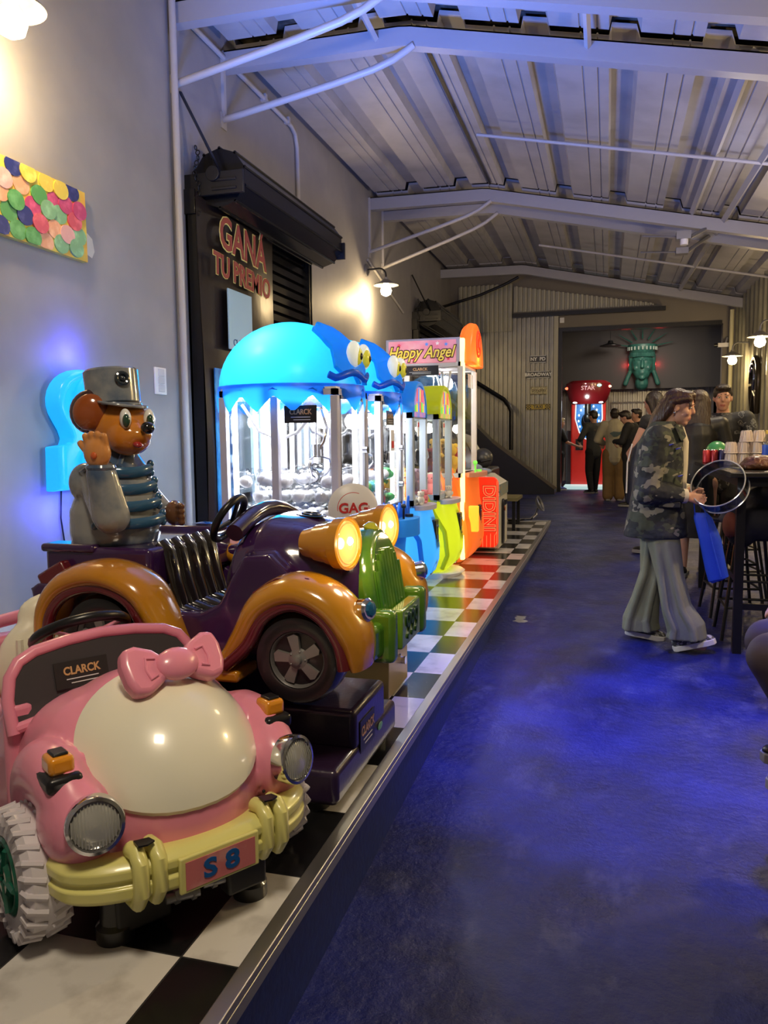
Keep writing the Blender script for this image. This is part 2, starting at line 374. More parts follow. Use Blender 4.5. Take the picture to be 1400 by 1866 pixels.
# roof: wide ribbed sheets running down the hall
def roofz(x): return 5.02-.02*(x+3.4)/1.7*1 if x < -1.7 else 5.0-.215*(x+1.7)
roof_m = mat('painted_roof_sheet', (.40, .39, .40), .5, noise=(2.5, (.30, .29, .30), .45, .8), bump=(3, .2))
mb = MB(); prof = []
x = -3.5
while x < 4.3:
    for dx, dz in ((0, .10), (.17, .10), (.20, 0), (.43, 0), (.435, .012), (.445, .012), (.45, 0), (.56, 0), (.565, .012), (.575, .012), (.58, 0), (.66, 0), (.68, .1)):
        prof.append((x+dx, roofz(x+dx)+dz))
    x += .70
segs = [(-2, 5.9), (6.05, 6.7), (6.85, 11.25), (11.4, 11.9), (12.05, 16.4), (16.5, 23.4)]
for (y0, y1) in segs:
    n = len(prof); mb.add([(px, y0, pz) for px, pz in prof]+[(px, y1, pz+.0) for px, pz in prof]+[(px, y0, pz+.03) for px, pz in prof]+[(px, y1, pz+.03) for px, pz in prof],
        [(i, i+1, n+i+1, n+i) for i in range(n-1)]+[(2*n+i, 3*n+i, 3*n+i+1, 2*n+i+1) for i in range(n-1)]+[(i, 2*n+i, 2*n+i+1, i+1) for i in range(n-1)]+[(n+i, n+i+1, 3*n+i+1, 3*n+i) for i in range(n-1)])
struct('ceiling', mb, roof_m, smooth=False, base=(0, 0, 0))
mb = MB(); mb.prism([(-3.65, 5.16), (-1.7, 5.16), (4.3, 3.9), (4.3, 4.0), (-1.7, 5.26), (-3.65, 5.26)], 'y', -2.2, 23.5)
struct('trim_4', mb, mat('dark_insulation', (.05, .045, .04), .9, noise=(6, (.2, .17, .12), .5, .7)), smooth=False, base=(0, 0, 0))
# roof beams with their curved struts
beam_m = mat('grey_beam_paint', (.33, .33, .36), .45)
for i, (by, lx, h) in enumerate([(5.9, WX, .16), (6.75, WX, .15), (11.3, WX, .16), (12.0, WX, .14), (16.45, WX, .17)]):
    t = thing('roof_beam', ['grey roof beam nearest the camera along the top edge', 'grey roof beam crossing just above the shutter roll', 'grey roof beam, front one of the middle pair', 'grey roof beam, rear one of the middle pair', 'grey roof beam in front of the corrugated end wall'][i], 'beam', (-1.7, by, 4.7), group='roof beams')
    mb = MB(); z = lambda x: roofz(x)-.06
    xs = [lx, -1.75, -1.65, 4.1]
    mb.prism([(x, z(x)) for x in xs]+[(x, z(x)-h) for x in xs[::-1]], 'y', by-.012, by+.012)
    mb.prism([(x, z(x)-h) for x in xs]+[(x, z(x)-h-.012) for x in xs[::-1]], 'y', by-.012, by+.10)
    mb.prism([(x, z(x)) for x in xs]+[(x, z(x)-.012) for x in xs[::-1]], 'y', by-.012, by+.10)
    part('beam', mb, beam_m, t, smooth=False)
    if i < 4:
        mb = MB(); p0 = V(lx, by, [4.33, 4.37, 4.19, 4.1][i]); p1 = V(-1.62, by, z(-1.62)-h)
        d = p1-p0; pts = [p0+d*k/6+V(0, 0, -.0) for k in range(5)]
        pts = [p0, p0+d*.3+V(0, 0, -.03), p0+d*.6+V(0, 0, -.06), p0+d*.8+V(0, 0, -.07), p0+d*.9+V(0, 0, -.055), p0+d*.97+V(0, 0, -.02), p1]
        mb.tube(pts, .03 if i < 2 else .026, 12); part('strut', mb, pipe_grey, t)
        mb = MB(); mb.box((lx, by-.05, p0.z-.08), (lx+.012, by+.05, p0.z+.06)); mb.box((lx, by-.02, p0.z), (lx+.03, by+.02, z(lx)))
        part('wall_plate', mb, pipe_grey, t)
    else:
        mb = MB(); mb.tube([(WX, by+.1, 4.2), (-2.6, by+.1, 4.4), (-2.1, by+.1, 4.58), (-1.8, by+.1, 4.72)], .03, 10); part('strut', mb, blackm, t)
# bars under the roof
def bar(name, label, a, b_, r, mt, cat='pipe', grp=None, box=False):
    mb = MB()
    if box: mb.tube([a, b_], r*1.4, 4)
    else: mb.tube([a, b_], r, 10)
    return tag(part(name, mb, mt), label, cat, grp)
bar('ceiling_conduit', 'thin pipe crossing under the roof sheets before the middle beam pair', (-1.45, 9.0, 4.82), (3.9, 9.0, 3.72), .018, pipe_grey)
bar('ceiling_conduit', 'thin pipe crossing under the roof sheets beyond the middle beam pair', (-1.2, 14.2, 4.78), (3.9, 14.2, 3.7), .02, pipe_grey)
bar('roof_rail', 'left of the two grey rails running lengthwise under the roof', (1.02, 6.8, roofz(1.02)-.04), (1.02, 12, roofz(1.02)-.04), .03, pipe_grey, 'rail', box=True)
bar('roof_rail', 'right of the two grey rails running lengthwise under the roof', (1.5, 6.8, roofz(1.5)-.07), (1.3, 16.4, roofz(1.4)-.07), .03, pipe_grey, 'rail', box=True)
bar('roof_rail', 'dark seam rail along the roof bend', (-1.62, 6.85, 4.96), (-1.62, 11.2, 4.96), .014, blackm, 'rail', box=True)
bar('roof_rail', 'short grey hanger linking the two nearest roof beams, left one', (-1.95, 5.9, 4.93), (-1.95, 6.75, 4.86), .02, pipe_grey, 'rail', box=True)
bar('roof_rail', 'short grey hanger linking the two nearest roof beams, right one', (-.2, 5.9, 4.62), (-.2, 6.75, 4.56), .02, pipe_grey, 'rail', box=True)
# spotlight fitting hung at the middle beams
t = thing('ceiling_spot_bracket', 'grey spotlight fitting with thin arms under the middle roof beams', 'light fitting', (.9, 11.2, 4.0))
mb = MB(); mb.box((.82, 11.15, 4.02), (1.0, 11.3, 4.12)); mb.box((.86, 11.7, 3.95), (1.02, 11.85, 4.03)); mb.tube([(.4, 11.2, 4.1), (.82, 11.2, 4.06)], .012, 6); mb.tube([(.4, 11.7, 4.0), (.9, 11.75, 3.98)], .012, 6)
mb.tube([(1.0, 11.2, 4.05), (1.35, 11.4, 4.25)], .025, 8); mb.tube([(1.0, 11.78, 3.98), (1.3, 11.9, 4.2)], .025, 8); part('bracket', mb, steel, t)
mb = MB(); mb.lathe((.92, 11.2, 3.95), (0, 0, 1), [(0, .05), (.1, .05)]); part('lamp_head', mb, white, t)
# conduit pipes on the left wall
mb = MB(); mb.tube([(WX+.05, 5.83, .3), (WX+.05, 5.83, 4.98)], .028, 12); tag(part('wall_pipe', mb, pipe_grey), 'upright grey pipe on the wall left of the shutter', 'pipe')
mb = MB(); mb.tube([(WX+.03, 5.85, 4.7), (WX+.03, 5.86, 4.86), (WX+.03, 5.9, 4.9), (WX+.03, 6.0, 4.91), (WX+.03, 8.3, 4.88), (WX+.03, 8.42, 4.83), (WX+.03, 8.47, 4.7), (WX+.03, 8.48, 4.1)], .022, 10)
for yy in (6.9, 7.6, 8.2): mb.box((WX, yy-.02, 4.86), (WX+.06, yy+.02, 4.93))
tag(part('electrical_conduit', mb, pipe_grey), 'grey conduit bending down above the near shutter roll', 'conduit')
mb = MB(); mb.tube([(WX+.02, 11.15, 4.05), (WX+.02, 13.2, 3.6)], .018, 8); tag(part('electrical_conduit', mb, pipe_grey), 'slanting grey conduit beyond the lit wall lamp', 'conduit')
# ---- corrugated end wall
def corr(x0, x1, z0f, z1f, y, per=.098, dep=.06, mb=None):
    mb = mb or MB(); xs = []; x = x0; k = 0
    pr = ((0, 0), (.38, 0), (.46, 1), (.92, 1))
    while x < x1:
        for f_, d_ in pr:
            xx = x+f_*per
            if xx < x1: xs.append((xx, y-dep*d_))
        x += per
    n = len(xs)
    mb.add([(a, b_, z0f(a)) for a, b_ in xs]+[(a, b_, z1f(a)) for a, b_ in xs]+[(a, y+.02, z0f(a)) for a, b_ in xs]+[(a, y+.02, z1f(a)) for a, b_ in xs],
           [(i, i+1, n+i+1, n+i) for i in range(n-1)]+[(2*n+i, 3*n+i, 3*n+i+1, 2*n+i+1) for i in range(n-1)]+[(n+i, n+i+1, 3*n+i+1, 3*n+i) for i in range(n-1)])
    return mb
corr_m = mat('galvanised_sheet', (.30, .29, .24), .36, .6, noise=(4, (.24, .23, .2), .4, .7))
mb = corr(-3.2, -1.12, lambda x: .2, lambda x: 4.1, FY-.02); struct('wall_back', mb, corr_m, smooth=False, base=(0, 0, 0))
corr_p = mat('pale_sheet', (.42, .40, .30), .45, .3)
mb = corr(-3.2, -2.0, lambda x: 3.75, lambda x: 4.75, FY-.07); mb = corr(-2.0, .9, lambda x: 4.15, lambda x: 4.7-.18*max(0, x+2), FY-.05, mb=mb); struct('trim_5', mb, corr_p, smooth=False, base=(0, 0, 0))
taupe = mat('taupe_plaster', (.2, .18, .15), .7)
mb = MB(); mb.box((-3.4, FY, .2), (-1.05, FY+.2, 5.2)); mb.box((-1.05, FY, 3.72), (2.6, FY+.2, 5.1)); mb.box((2.22, FY, .2), (2.7, FY+.2, 3.72)); struct('wall_end', mb, taupe, smooth=False, base=(0, 0, 0))
mb = MB(); mb.box((-1.14, FY-.08, .24), (-1.05, FY-.01, 4.05)); struct('trim_6', mb, corr_p, smooth=False, base=(0, 0, 0))
mb = MB(); mb.box((-1.05, FY-.03, .24), (-.97, FY+.22, 3.78)); mb.box((-.97, FY-.03, 3.7), (2.2, FY+.22, 3.78)); struct('trim_7', mb, blackm, smooth=False, base=(0, 0, 0))
mb = MB(); mb.box((-2.0, FY-.22, 4.02), (1.1, FY-.1, 4.1)); tag(part('shutter_rail', mb, blackm), 'black rail above the wide opening in the end wall', 'rail')
# stair stringer and dark stair block left of the opening
t = thing('staircase', 'dark staircase slanting down in front of the corrugated wall', 'stairs', (-1.9, 16.9, FZ))
mb = MB(); mb.prism([(-1.05, FZ), (-1.05, FZ+.1), (-2.35, 1.35), (-3.3, 2.3), (-3.3, FZ)], 'y', 16.7, 17.3); part('side_panel', mb, blackp, t, smooth=False)
mb = MB(); mb.prism([(-1.05, FZ+.1), (-2.35, 1.35), (-2.35, 1.43), (-1.0, FZ+.14)], 'y', 16.66, 16.72); part('stringer', mb, mat('brown_steel', (.12, .1, .07), .4, .3), t)
mb = MB(); mb.tube([(-1.95, 16.65, 1.2), (-1.95, 16.65, 2.0), (-2.0, 16.65, 2.12), (-2.1, 16.65, 2.25), (-3.2, 16.65, 2.95)], .045, 8); part('handrail', mb, blackp, t)
# back room
dark_wall = mat('dark_grey_paint', (.06, .058, .06), .6)
mb = MB(); mb.box((-3.4, 20.6, 2.62), (4, 20.75, 5)); struct('wall_backroom', mb, dark_wall, smooth=False, base=(0, 0, 0))
mb = corr(-3.4, 2.6, lambda x: .2, lambda x: 3, 21.8, .12); struct('trim_8', mb, mat('pale_galvanised', (.5, .5, .5), .35, .5), smooth=False, base=(0, 0, 0))
mb = MB(); mb.box((-3.6, 23.3, -.3), (4.2, 23.5, 5.3)); struct('wall_far', mb, dark_wall, smooth=False, base=(0, 0, 0))
mb = MB(); mb.box((2.7, 17.7, .2), (2.85, 23, 5)); struct('wall_side', mb, dark_wall, smooth=False, base=(0, 0, 0))
mb = MB(); mb.box((.05, 21.7, .27), (.1, 21.76, 2.3)); mb.box((.95, 21.7, .27), (1.0, 21.76, 2.3)); mb.box((.05, 21.7, 2.3), (1.0, 21.76, 2.35)); struct('door_1', mb, mat('pale_door_frame', (.6, .6, .62), .4), base=(0, 0, 0))
# right wall: ribbed metal cladding, only its far end is in view
rib_m = mat('khaki_cladding', (.3, .29, .22), .4, .3, noise=(3, (.2, .19, .15), .4, .7))
mb = MB(); pr = []; y = -2
while y < 17.5:
    pr += [(RX, y), (RX, y+.25), (RX-.035, y+.28), (RX-.035, y+.36), (RX, y+.39)]; y += .42
n = len(pr); mb.add([(a, b_, -.2) for a, b_ in pr]+[(a, b_, 4.25) for a, b_ in pr]+[(RX+.1, b_, -.2) for a, b_ in pr]+[(RX+.1, b_, 4.25) for a, b_ in pr],
    [(i, i+1, n+i+1, n+i) for i in range(n-1)]+[(2*n+i, 3*n+i, 3*n+i+1, 2*n+i+1) for i in range(n-1)]+[(n+i, n+i+1, 3*n+i+1, 3*n+i) for i in range(n-1)])
struct('wall_right', mb, rib_m, smooth=False, base=(0, 0, 0))
mb = MB(); mb.tube([(2.3, 16.9, .25), (2.3, 16.9, 3.9)], .04, 10); tag(part('wall_pipe', mb, mat('cream_pipe', (.5, .47, .3), .4)), 'cream upright pipe at the far right corner', 'pipe')
# ---- roller shutters
def shutter(y0, y1, ztop, first):
    t = thing('roller_shutter', 'black roller shutter with its roll housing above the banner' if first else 'far black roller shutter whose roll shows above the crane machine sign', 'shutter', (WX, (y0+y1)/2, .3), group='roller shutters')
    mb = MB(); z = .3
    while z < ztop:
        mb.prism([(WX+.01, z), (WX+.075, z+.01), (WX+.075, z+.075), (WX+.05, z+.1), (WX+.01, z+.1)], 'y', y0+.08, y1-.08); z += .1
    part('slat_curtain', mb, mat('black_gloss_slats', (.012, .012, .014), .22, .4), t)
    for yy, nm in ((y0, 0), (y1-.09, 1)):
        mb = MB(); mb.box((WX, yy, .3), (WX+.12, yy+.02, ztop+.05)); mb.box((WX, yy+.07, .3), (WX+.12, yy+.09, ztop+.05)); mb.box((WX, yy, .3), (WX+.02, yy+.09, ztop+.05)); part('guide_rail', mb, blackm, t)
    zc = ztop+.2; xc = WX+.27; r = .24
    mb = MB(); n = 10; poly = [(xc+r*math.cos(2*PI*k/n+.3), zc+r*math.sin(2*PI*k/n+.3)) for k in range(n)]
    R = [[V(p[0], yy, p[1]) for p in poly] for yy in (y0+.1, y1-.05)]
    mb.rings(R)
    for k in range(n):
        a = 2*PI*k/n+.3; mb.tube([(xc+r*math.cos(a), y0+.1, zc+r*math.sin(a)), (xc+r*math.cos(a), y1-.05, zc+r*math.sin(a))], .014, 6)
    part('shutter_roll', mb, mat('black_gloss_slats', (.012, .012, .014), .22, .4), t, smooth=False)
    for yy in (y0, y1-.04):
        mb = MB(); mb.box((WX, yy+.0, zc-.16), (xc+.26, yy+.03, zc+.02)); mb.box((WX, yy-.02, zc-.1), (WX+.1, yy+.06, ztop-.1))
        for q in (.12, .05): mb.box((xc-.02, yy-.012, zc-q-.01), (xc+.2, yy+.0, zc-q+.012))
        mb.cyl((xc, yy-.03, zc), (xc, yy+.05, zc), .06); part('end_bracket', mb, blackm, t, bevel=.004)
    mb = MB(); mb.tube([(WX+.02, y0-.05, zc+.65), (xc+.05, y0+.02, zc+.02)], (.03, .012), 4); part('stay_bar', mb, blackm, t)
    mb = MB()
    for k in range(14): mb.torus((xc-.15+.02*math.sin(k), y0-.01, zc+.22-.04*k), (0, 1, 0) if k % 2 else (1, 0, 0), .018, .005, 10, 6)
    part('chain', mb, blackm, t)
    return t
shutter(6.02, 8.62, 3.45, True)
shutter(13.9, 16.3, 3.5, False)
# ---- wall lamps
def lamp(x, y, z, side, label, e, r=.17):
    """side +1: arm points to +X (left wall); lamp hangs from a swan neck"""
    t = thing('wall_lamp', label, 'lamp', (x, y, z), group='barn wall lamps')
    mb = MB(); mb.lathe((x, y, z), (side, 0, 0), [(0, .085), (.02, .085), (.03, .07)]); part('wall_plate', mb, steel, t)
    mb = MB(); pts = [(x, y, z), (x+side*.2, y, z+.01)]+[(x+side*(.2+.1*math.sin(a)), y, z-.09+.1*math.cos(a)) for a in (.4, .8, 1.2, 1.57)]+[(x+side*.3, y, z-.14)]
    mb.tube(pts, .014, 10); part('arm', mb, blackm if x < 0 else steel, t)
    bx, bz = x+side*.3, z-.14
    mb = MB(); mb.lathe((bx, y, bz+.02), (0, 0, -1), [(0, .03), (.03, .035), (.07, .1), (.1, r), (.115, r+.01), (.112, r-.005), (.095, r-.02), (.06, .08)], 36, cap=False); part('lamp_shade', mb, mat('grey_enamel', (.3, .29, .27), .35, .2), t)
    mb = MB(); mb.lathe((bx, y, bz-.03), (0, 0, -1), [(0, .03), (.05, .038), (.09, .065), (.14, .082), (.19, .066), (.215, .02)]); b_ = part('bulb', mb, bulb_m, t)
    light('wall_lamp_light', 'POINT', (bx+side*.0, y, bz-.31), e, WARM, .06)
lamp(WX, 3.72, 4.03, 1, 'warm lit barn lamp at the upper left corner of the photo', 60)
lamp(WX, 11.12, 3.9, 1, 'warm lit barn lamp on the left wall between the two shutters', 60)
lamp(RX, 12.9, 3.15, -1, 'warm lit barn lamp cut by the right edge of the photo', 45)
lamp(RX, 15.6, 3.12, -1, 'warm lit barn lamp on the right wall nearest the far corner', 40)
for yy in (8.6, 5.0): lamp(RX, yy, 3.2, -1, 'warm lit barn lamp farther along the right wall, outside the frame' if yy > 6 else 'warm lit barn lamp on the right wall beside the bar table, outside the frame', 70 if yy > 6 else 150)
# painting, switch
t = thing('wall_painting', 'canvas painting of coloured balloon shapes, cut by the left edge', 'painting', (WX, 4.2, 2.68))
mb = MB(); mb.box((WX+.002, 3.1, 2.68), (WX+.04, 4.64, 3.13)); part('canvas', mb, mat('yellow_canvas', (.75, .42, .06), .6, noise=(9, (.7, .6, .1), .4, .6)), t)
cols = [(.08, .3, .08), (.6, .08, .12), (.012, .02, .16), (.72, .55, .08), (.75, .35, .2), (.5, .05, .16), (.2, .42, .22), (.72, .38, .36)]
bm_ = [mat('balloon_paint_%d' % i, c, .4, noise=(14, tuple(min(1, v*1.6+.1) for v in c), .5, .85)) for i, c in enumerate(cols)]
mb = MB(); k = 0; rnd = random.Random(3)
for r_ in range(5):
    for q in range(12):
        yy = 3.18+q*.133+(.066 if r_ % 2 else 0)+rnd.uniform(-.02, .02); zz = 2.735+r_*.088+rnd.uniform(-.012, .012); ry = .070; rz_ = .058; k += 1
        th = .0012*((k*4) % 9)+.003
        if yy+ry > 4.636 or yy < 3.15: continue
        ring = [(WX+.04+th, yy+ry*math.cos(2*PI*j/18+.0), zz+rz_*math.sin(2*PI*j/18)) for j in range(18)]
        ring0 = [(WX+.039, p[1], p[2]) for p in ring]
        ring = [(a, b_, min(max(c, 2.682), 3.128)) for a, b_, c in ring]; ring0 = [(a, b_, min(max(c, 2.682), 3.128)) for a, b_, c in ring0]
        mb.rings([[Vector(p) for p in ring0], [Vector(p) for p in ring]], rnd.randrange(8))
part('painted_balloons', mb, bm_, t)
mb = MB(); mb.plate((WX+.001, 4.68, 2.76), (0, 1, 0), (0, 0, 1), [(-.04, 0), (.06, -.03), (.09, .02), (.07, .1), (.01, .13), (-.04, .12)], .002)
tag(part('filler_patch', mb, mat('pale_filler', (.6, .57, .5), .8)), 'pale filler patch on the wall right of the painting', 'patch')
t = thing('light_switch', 'white double light switch between the bear figure and the wall pipe', 'switch', (WX, 5.53, 1.84))
mb = MB(); mb.box((WX, 5.45, 1.85), (WX+.015, 5.61, 2.06)); part('cover_plate', mb, white, t, bevel=.004)
for k in range(3): mb = MB(); mb.box((WX+.012, 5.49, 1.87+k*.062), (WX+.024, 5.57, 1.925+k*.062)); part('rocker', mb, mat('grey_rocker', (.6, .6, .62), .4), t, bevel=.003)
# banner
t = thing('prize_banner', 'black hanging banner with red lettering in front of the shutter', 'banner', (-3.28, 6.9, .6))
bn = mat('black_vinyl', (.018, .013, .014), .33, bump=(3, .3))
mb = MB(); NX, NZ = 16, 20; fr = []; bk = []
for j in range(NZ+1):
    for i in range(NX+1):
        u = i/NX; v = j/NZ
        yy = 5.98+u*1.52; top = 3.52-.12*math.sin(PI*u)**.8; zz = .62+(top-.62)*v
        xx = -3.26+.02*math.sin(u*7+v*5)+.05*math.sin(PI*u)*v*v
        fr.append((xx, yy, zz)); bk.append((xx-.004, yy, zz))
n = len(fr); fs = []
for j in range(NZ):
    for i in range(NX):
        a = j*(NX+1)+i; fs.append((a, a+1, a+NX+2, a+NX+1)); fs.append((n+a, n+a+NX+1, n+a+NX+2, n+a+1))
mb.add(fr+bk, fs); part('vinyl_sheet', mb, bn, t)
redl = mat('banner_red', (.30, .06, .05), .4); outl = mat('banner_yellow_outline', (.75, .68, .25), .4)
for s_, sz, o, b_ in (('GANÁ', .38, (-3.165, 6.62, 3.21), .016), ('TU PREMIO', .25, (-3.165, 6.60, 2.93), .011)):
    text('lettering_outline', s_, sz, o, (0, 1, -.04), (0, 0, 1), outl, t, .002, b_, .86 if s_ == 'GANÁ' else .9)
    text('lettering', s_, sz, (o[0]+.006, o[1], o[2]), (0, 1, -.04), (0, 0, 1), redl, t, .002, .006, .86 if s_ == 'GANÁ' else .9)
mb = MB(); mb.box((-3.20, 6.33, 2.28), (-3.185, 6.80, 2.80)); part('pale_card', mb, mat('pale_blue_card', (.35, .55, .7), .5), t, bevel=.004)
text('card_lettering', 'CLARCK', .085, (-3.182, 6.56, 2.34), (0, 1, 0), (0, 0, 1), mat('blue_ink', (.03, .1, .25), .5), t)
# picture of a machine and a price list at the banner's foot
mb = MB(); mb.box((-3.235, 6.12, .75), (-3.225, 6.5, 2.1)); part('machine_picture', mb, mat('blue_print', (.02, .14, .5), .4, noise=(7, (.05, .35, .8), .4, .6)), t)
mb = MB(); mb.box((-3.235, 6.55, 1.0), (-3.22, 7.55, 2.05)); part('price_list', mb, mat('white_print', (.7, .72, .75), .5), t)
ink = mat('dark_ink', (.04, .05, .08), .6)
for k, s_ in enumerate(('LLEVATE PREMIO Y', 'FIN DE SEMANA', '1 PELUCHE', 'ENTRADA GRATIS')):
    text('price_lettering', s_, .1, (-3.217, 7.05, 1.93-.25*k+(.1 if k == 1 else 0)), (0, 1, 0), (0, 0, 1), ink, t)
# lit wall letter
blue_glow = glow_mat('cyan_lit_plastic', (.05, .62, .95), .5, .25, 1.0, (.02, .45, .9))
t = thing('lit_wall_letter', 'glowing blue moulded figure two on the wall behind the bear', 'wall light', (WX, 4.5, 1.18))
mb = MB()
out = [(4.14, 1.18), (4.9, 1.18), (4.9, 1.5), (4.62, 1.5)]+[(4.5+.33*math.cos(a), 1.74+.22*math.sin(a)) for a in [-.7+k*(PI+1.25)/20 for k in range(21)]]+[(4.27, 1.56), (4.29, 1.51), (4.27, 1.47), (4.15, 1.46)]
R = []
for d, sc in ((.02, 1), (.07, 1), (.12, .97), (.135, .9), (.12, .8), (.10, .7)):
    R.append([V(WX+d, 4.5+(p[0]-4.5)*sc, 1.56+(p[1]-1.56)*sc) for p in out])
mb.rings(R); part('moulded_shell', mb, blue_glow, t, bevel=.012)
mb = MB(); mb.torus((WX+.125, 4.5, 1.78), (1, 0, 0), .12, .035, 32, 10); mb.torus((WX+.125, 4.5, 1.34), (1, 0, 0), .10, .022, 32, 10); part('raised_rim', mb, blue_glow, t)
mb = MB(); mb.tube([(WX+.01, 4.3, 1.18), (WX+.012, 4.28, 1.0), (WX+.012, 4.31, .8), (WX+.012, 4.3, .46)], .005, 6); part('power_cable', mb, blackp, t)
light('letter_backlight', 'POINT', (WX+.10, 4.45, 2.06), 7, (.08, .08, 1), .08)
light('letter_backlight_low', 'POINT', (WX+.12, 4.2, 1.05), 8, (.06, .07, 1), .08)
# ------------------------------------------------------------------ helpers shared by the rides
def sticker(parent, o, u, v, w_, h, name='maker_sticker', txt='CLARCK', small=True):
    u = Vector(u).normalized(); v = Vector(v); v = (v-u*v.dot(u)).normalized(); n = u.cross(v); o = Vector(o)
    mb = MB(); mb.plate(o, u, v, [(-w_/2, -h/2), (w_/2, -h/2), (w_/2, h/2), (-w_/2, h/2)], .002); s_ = part(name, mb, dark_plate, parent)
    text('sticker_lettering', txt, h*.42, o+n*.003+v*h*.12, u, v, gold_ink, s_, .0008, .001, 1.0 if w_/h > 2 else .85)
    if small:
        mb = MB()
        for k, (a, b_) in enumerate(((-.3, .3), (-.22, .3))): mb.plate(o+n*.002-v*h*(.17+.15*k), u, v, [(a*w_, -h*.018), (b_*w_, -h*.018), (b_*w_, h*.018), (a*w_, h*.018)], .001)
        part('sticker_small_print', mb, white_ink, s_)
    return s_
def headlamp(parent, c, ax, r, rim, lens, nm='headlight'):
    c = Vector(c); ax = Vector(ax).normalized()
    mb = MB(); mb.lathe(c, ax, [(-.03, r*1.02), (.004, r*1.06), (.012, r*1.02), (.014, r*.9), (.004, r*.86)], 36, cap=False); h = part(nm, mb, rim, parent)
    mb = MB(); mb.lathe(c, ax, [(-.015, r*.88), (0, r*.88), (.006, r*.8), (.012, r*.5), (.015, .001)], 36)
    u = ax.cross(V(0, 0, 1)).normalized(); v = u.cross(ax)
    part('lens', mb, lens, h)
    mb = MB()
    for k in range(-7, 8):
        x_ = k*r*.115; hh = math.sqrt(max(0, (r*.86)**2-x_*x_))*.95
        mb.tube([c+ax*.008+u*x_-v*hh, c+ax*.0135+u*x_, c+ax*.008+u*x_+v*hh], .0016, 5)
    part('lens_ribs', mb, lens, h)
    return h
lens_clear = mat('ribbed_lens', (.5, .5, .46), .12, .35, coat=1)
# ------------------------------------------------------------------ pink car (builder space: x forward, y left, z up from the platform)
pk = mat('pink_plastic', (.80, .27, .38), .3, coat=.3)
cream = mat('cream_plastic', (.82, .79, .64), .28, coat=.5)
ylw = mat('pale_yellow_plastic', (.70, .66, .22), .33, coat=.3)
ANG = math.radians(-33.4)
PC = thing('kiddie_car', 'pink kiddie ride car with white bonnet and yellow bumper', 'ride', (-.975, 1.675, .3), ANG, local=True)
def ellipt(cx, cz, rx, ry, rz, u0, u1, v0, v1, nu, nv, e=1.0, th=0):
    vs = []; fs = []
    for i in range(nu+1):
        for j in range(nv+1):
            a = u0+(u1-u0)*i/nu; b_ = v0+(v1-v0)*j/nv
            vs.append(V(cx+(rx+th)*math.cos(b_)*math.cos(a), (ry+th)*math.cos(b_)*math.sin(a), cz+(rz+th)*math.sin(b_)))
    for i in range(nu):
        for j in range(nv): q = i*(nv+1)+j; fs.append((q, q+1, q+nv+2, q+nv+1))
    return vs, fs
# bonnet shell: an egg shaped nose
EC = V(-.27, 0, .28); ER = (.34, .285, .30)
mb = MB()
def egg(dirv, off=0):
    d = Vector(dirv).normalized(); k = 1/math.sqrt((d.x/ER[0])**2+(d.y/ER[1])**2+(d.z/ER[2])**2); return EC+d*(k+off)
mb.ell(EC, ER, nu=48, nv=28)
# wings over the front wheels and the flat scuttle behind the bonnet
for s_ in (-1, 1):
    pts = []; rad = []
    for k in range(13):
        a = math.radians(26+k*12); pts.append(V(-.19+.20*math.cos(a), s_*.275, .175+.215*math.sin(a))); q = math.sin(PI*(k+1.6)/15)
        rad.append((.08*(.55+.5*q), .035+.035*q))
    mb.tube(pts, rad, 20, up=(0, s_, 0.001))
    mb.ell((-.085, s_*.262, .31), (.12, .084, .11), nu=24, nv=14)
mb.rings([sring(x, 0, hw, z0, z1, .7, 32) for x, hw, z0, z1 in ((-.12, .24, .2, .5), (-.3, .27, .18, .55), (-.42, .28, .18, .53), (-.5, .285, .18, .43))])
bon = blob('body_shell', mb, pk, PC, .0085, 5)
# side panels, sill and rear wings
mb = MB()
for s_ in (-1, 1):
    poly = [(-.46, .16), (-.46, .5), (-.55, .44), (-.75, .42), (-.95, .47), (-1.1, .55), (-1.25, .52), (-1.32, .36), (-1.3, .16)]
    R = []
    for yy in (.23, .27, .31): R.append([V(x_, s_*yy, z_) for x_, z_ in poly])
    mb.rings(R)
    pts = [V(-1.08+.2*math.cos(math.radians(a)), s_*.29, .2+.2*math.sin(math.radians(a))) for a in range(0, 181, 15)]
    mb.tube(pts, [(.08, .05)]*len(pts), 14, up=(0, s_, .001))
mb.box((-1.3, -.25, .15), (-.4, .25, .2)); mb.box((-1.35, -.25, .15), (-1.25, .25, .5))
part('tub', mb, pk, PC, bevel=.02)
mb = MB(); mb.tube([(-.5, -.28, .46), (-.7, -.3, .42), (-.95, -.3, .45), (-1.15, -.27, .51), (-1.28, -.12, .55), (-1.3, 0, .56), (-1.28, .12, .55), (-1.15, .27, .53), (-.95, .3, .51), (-.7, .3, .49), (-.52, .28, .48)], .024, 12); part('cockpit_rim', mb, pk, PC)
# white oval panel on the bonnet
mb = MB(); N_, M_ = 56, 12; c0 = V(.60, -.07, .66).normalized(); ta = V(0, 1, 0); tb = c0.cross(ta)*-1
R = []
for j in range(M_+1):
    f_ = j/M_
    row = []
    for i in range(N_):
        a = 2*PI*i/N_; ex_ = .88
        x_ = math.copysign(abs(math.cos(a))**ex_, math.cos(a))*1.22*f_; y_ = math.copysign(abs(math.sin(a))**ex_, math.sin(a))*.93*f_
        row.append(egg(c0+ta*x_+tb*y_, .011 if j < M_ else -.004) if j else egg(c0, .011))
    R.append(row)
vs = [R[0][0]]+[p for r_ in R[1:] for p in r_]; fs = [(0, 1+i, 1+(i+1) % N_) for i in range(N_)]
for j in range(M_-1):
    for i in range(N_): a = 1+j*N_; fs.append((a+i, a+N_+i, a+N_+(i+1) % N_, a+(i+1) % N_))
mb.add(vs, fs); part('bonnet_panel', mb, cream, PC)
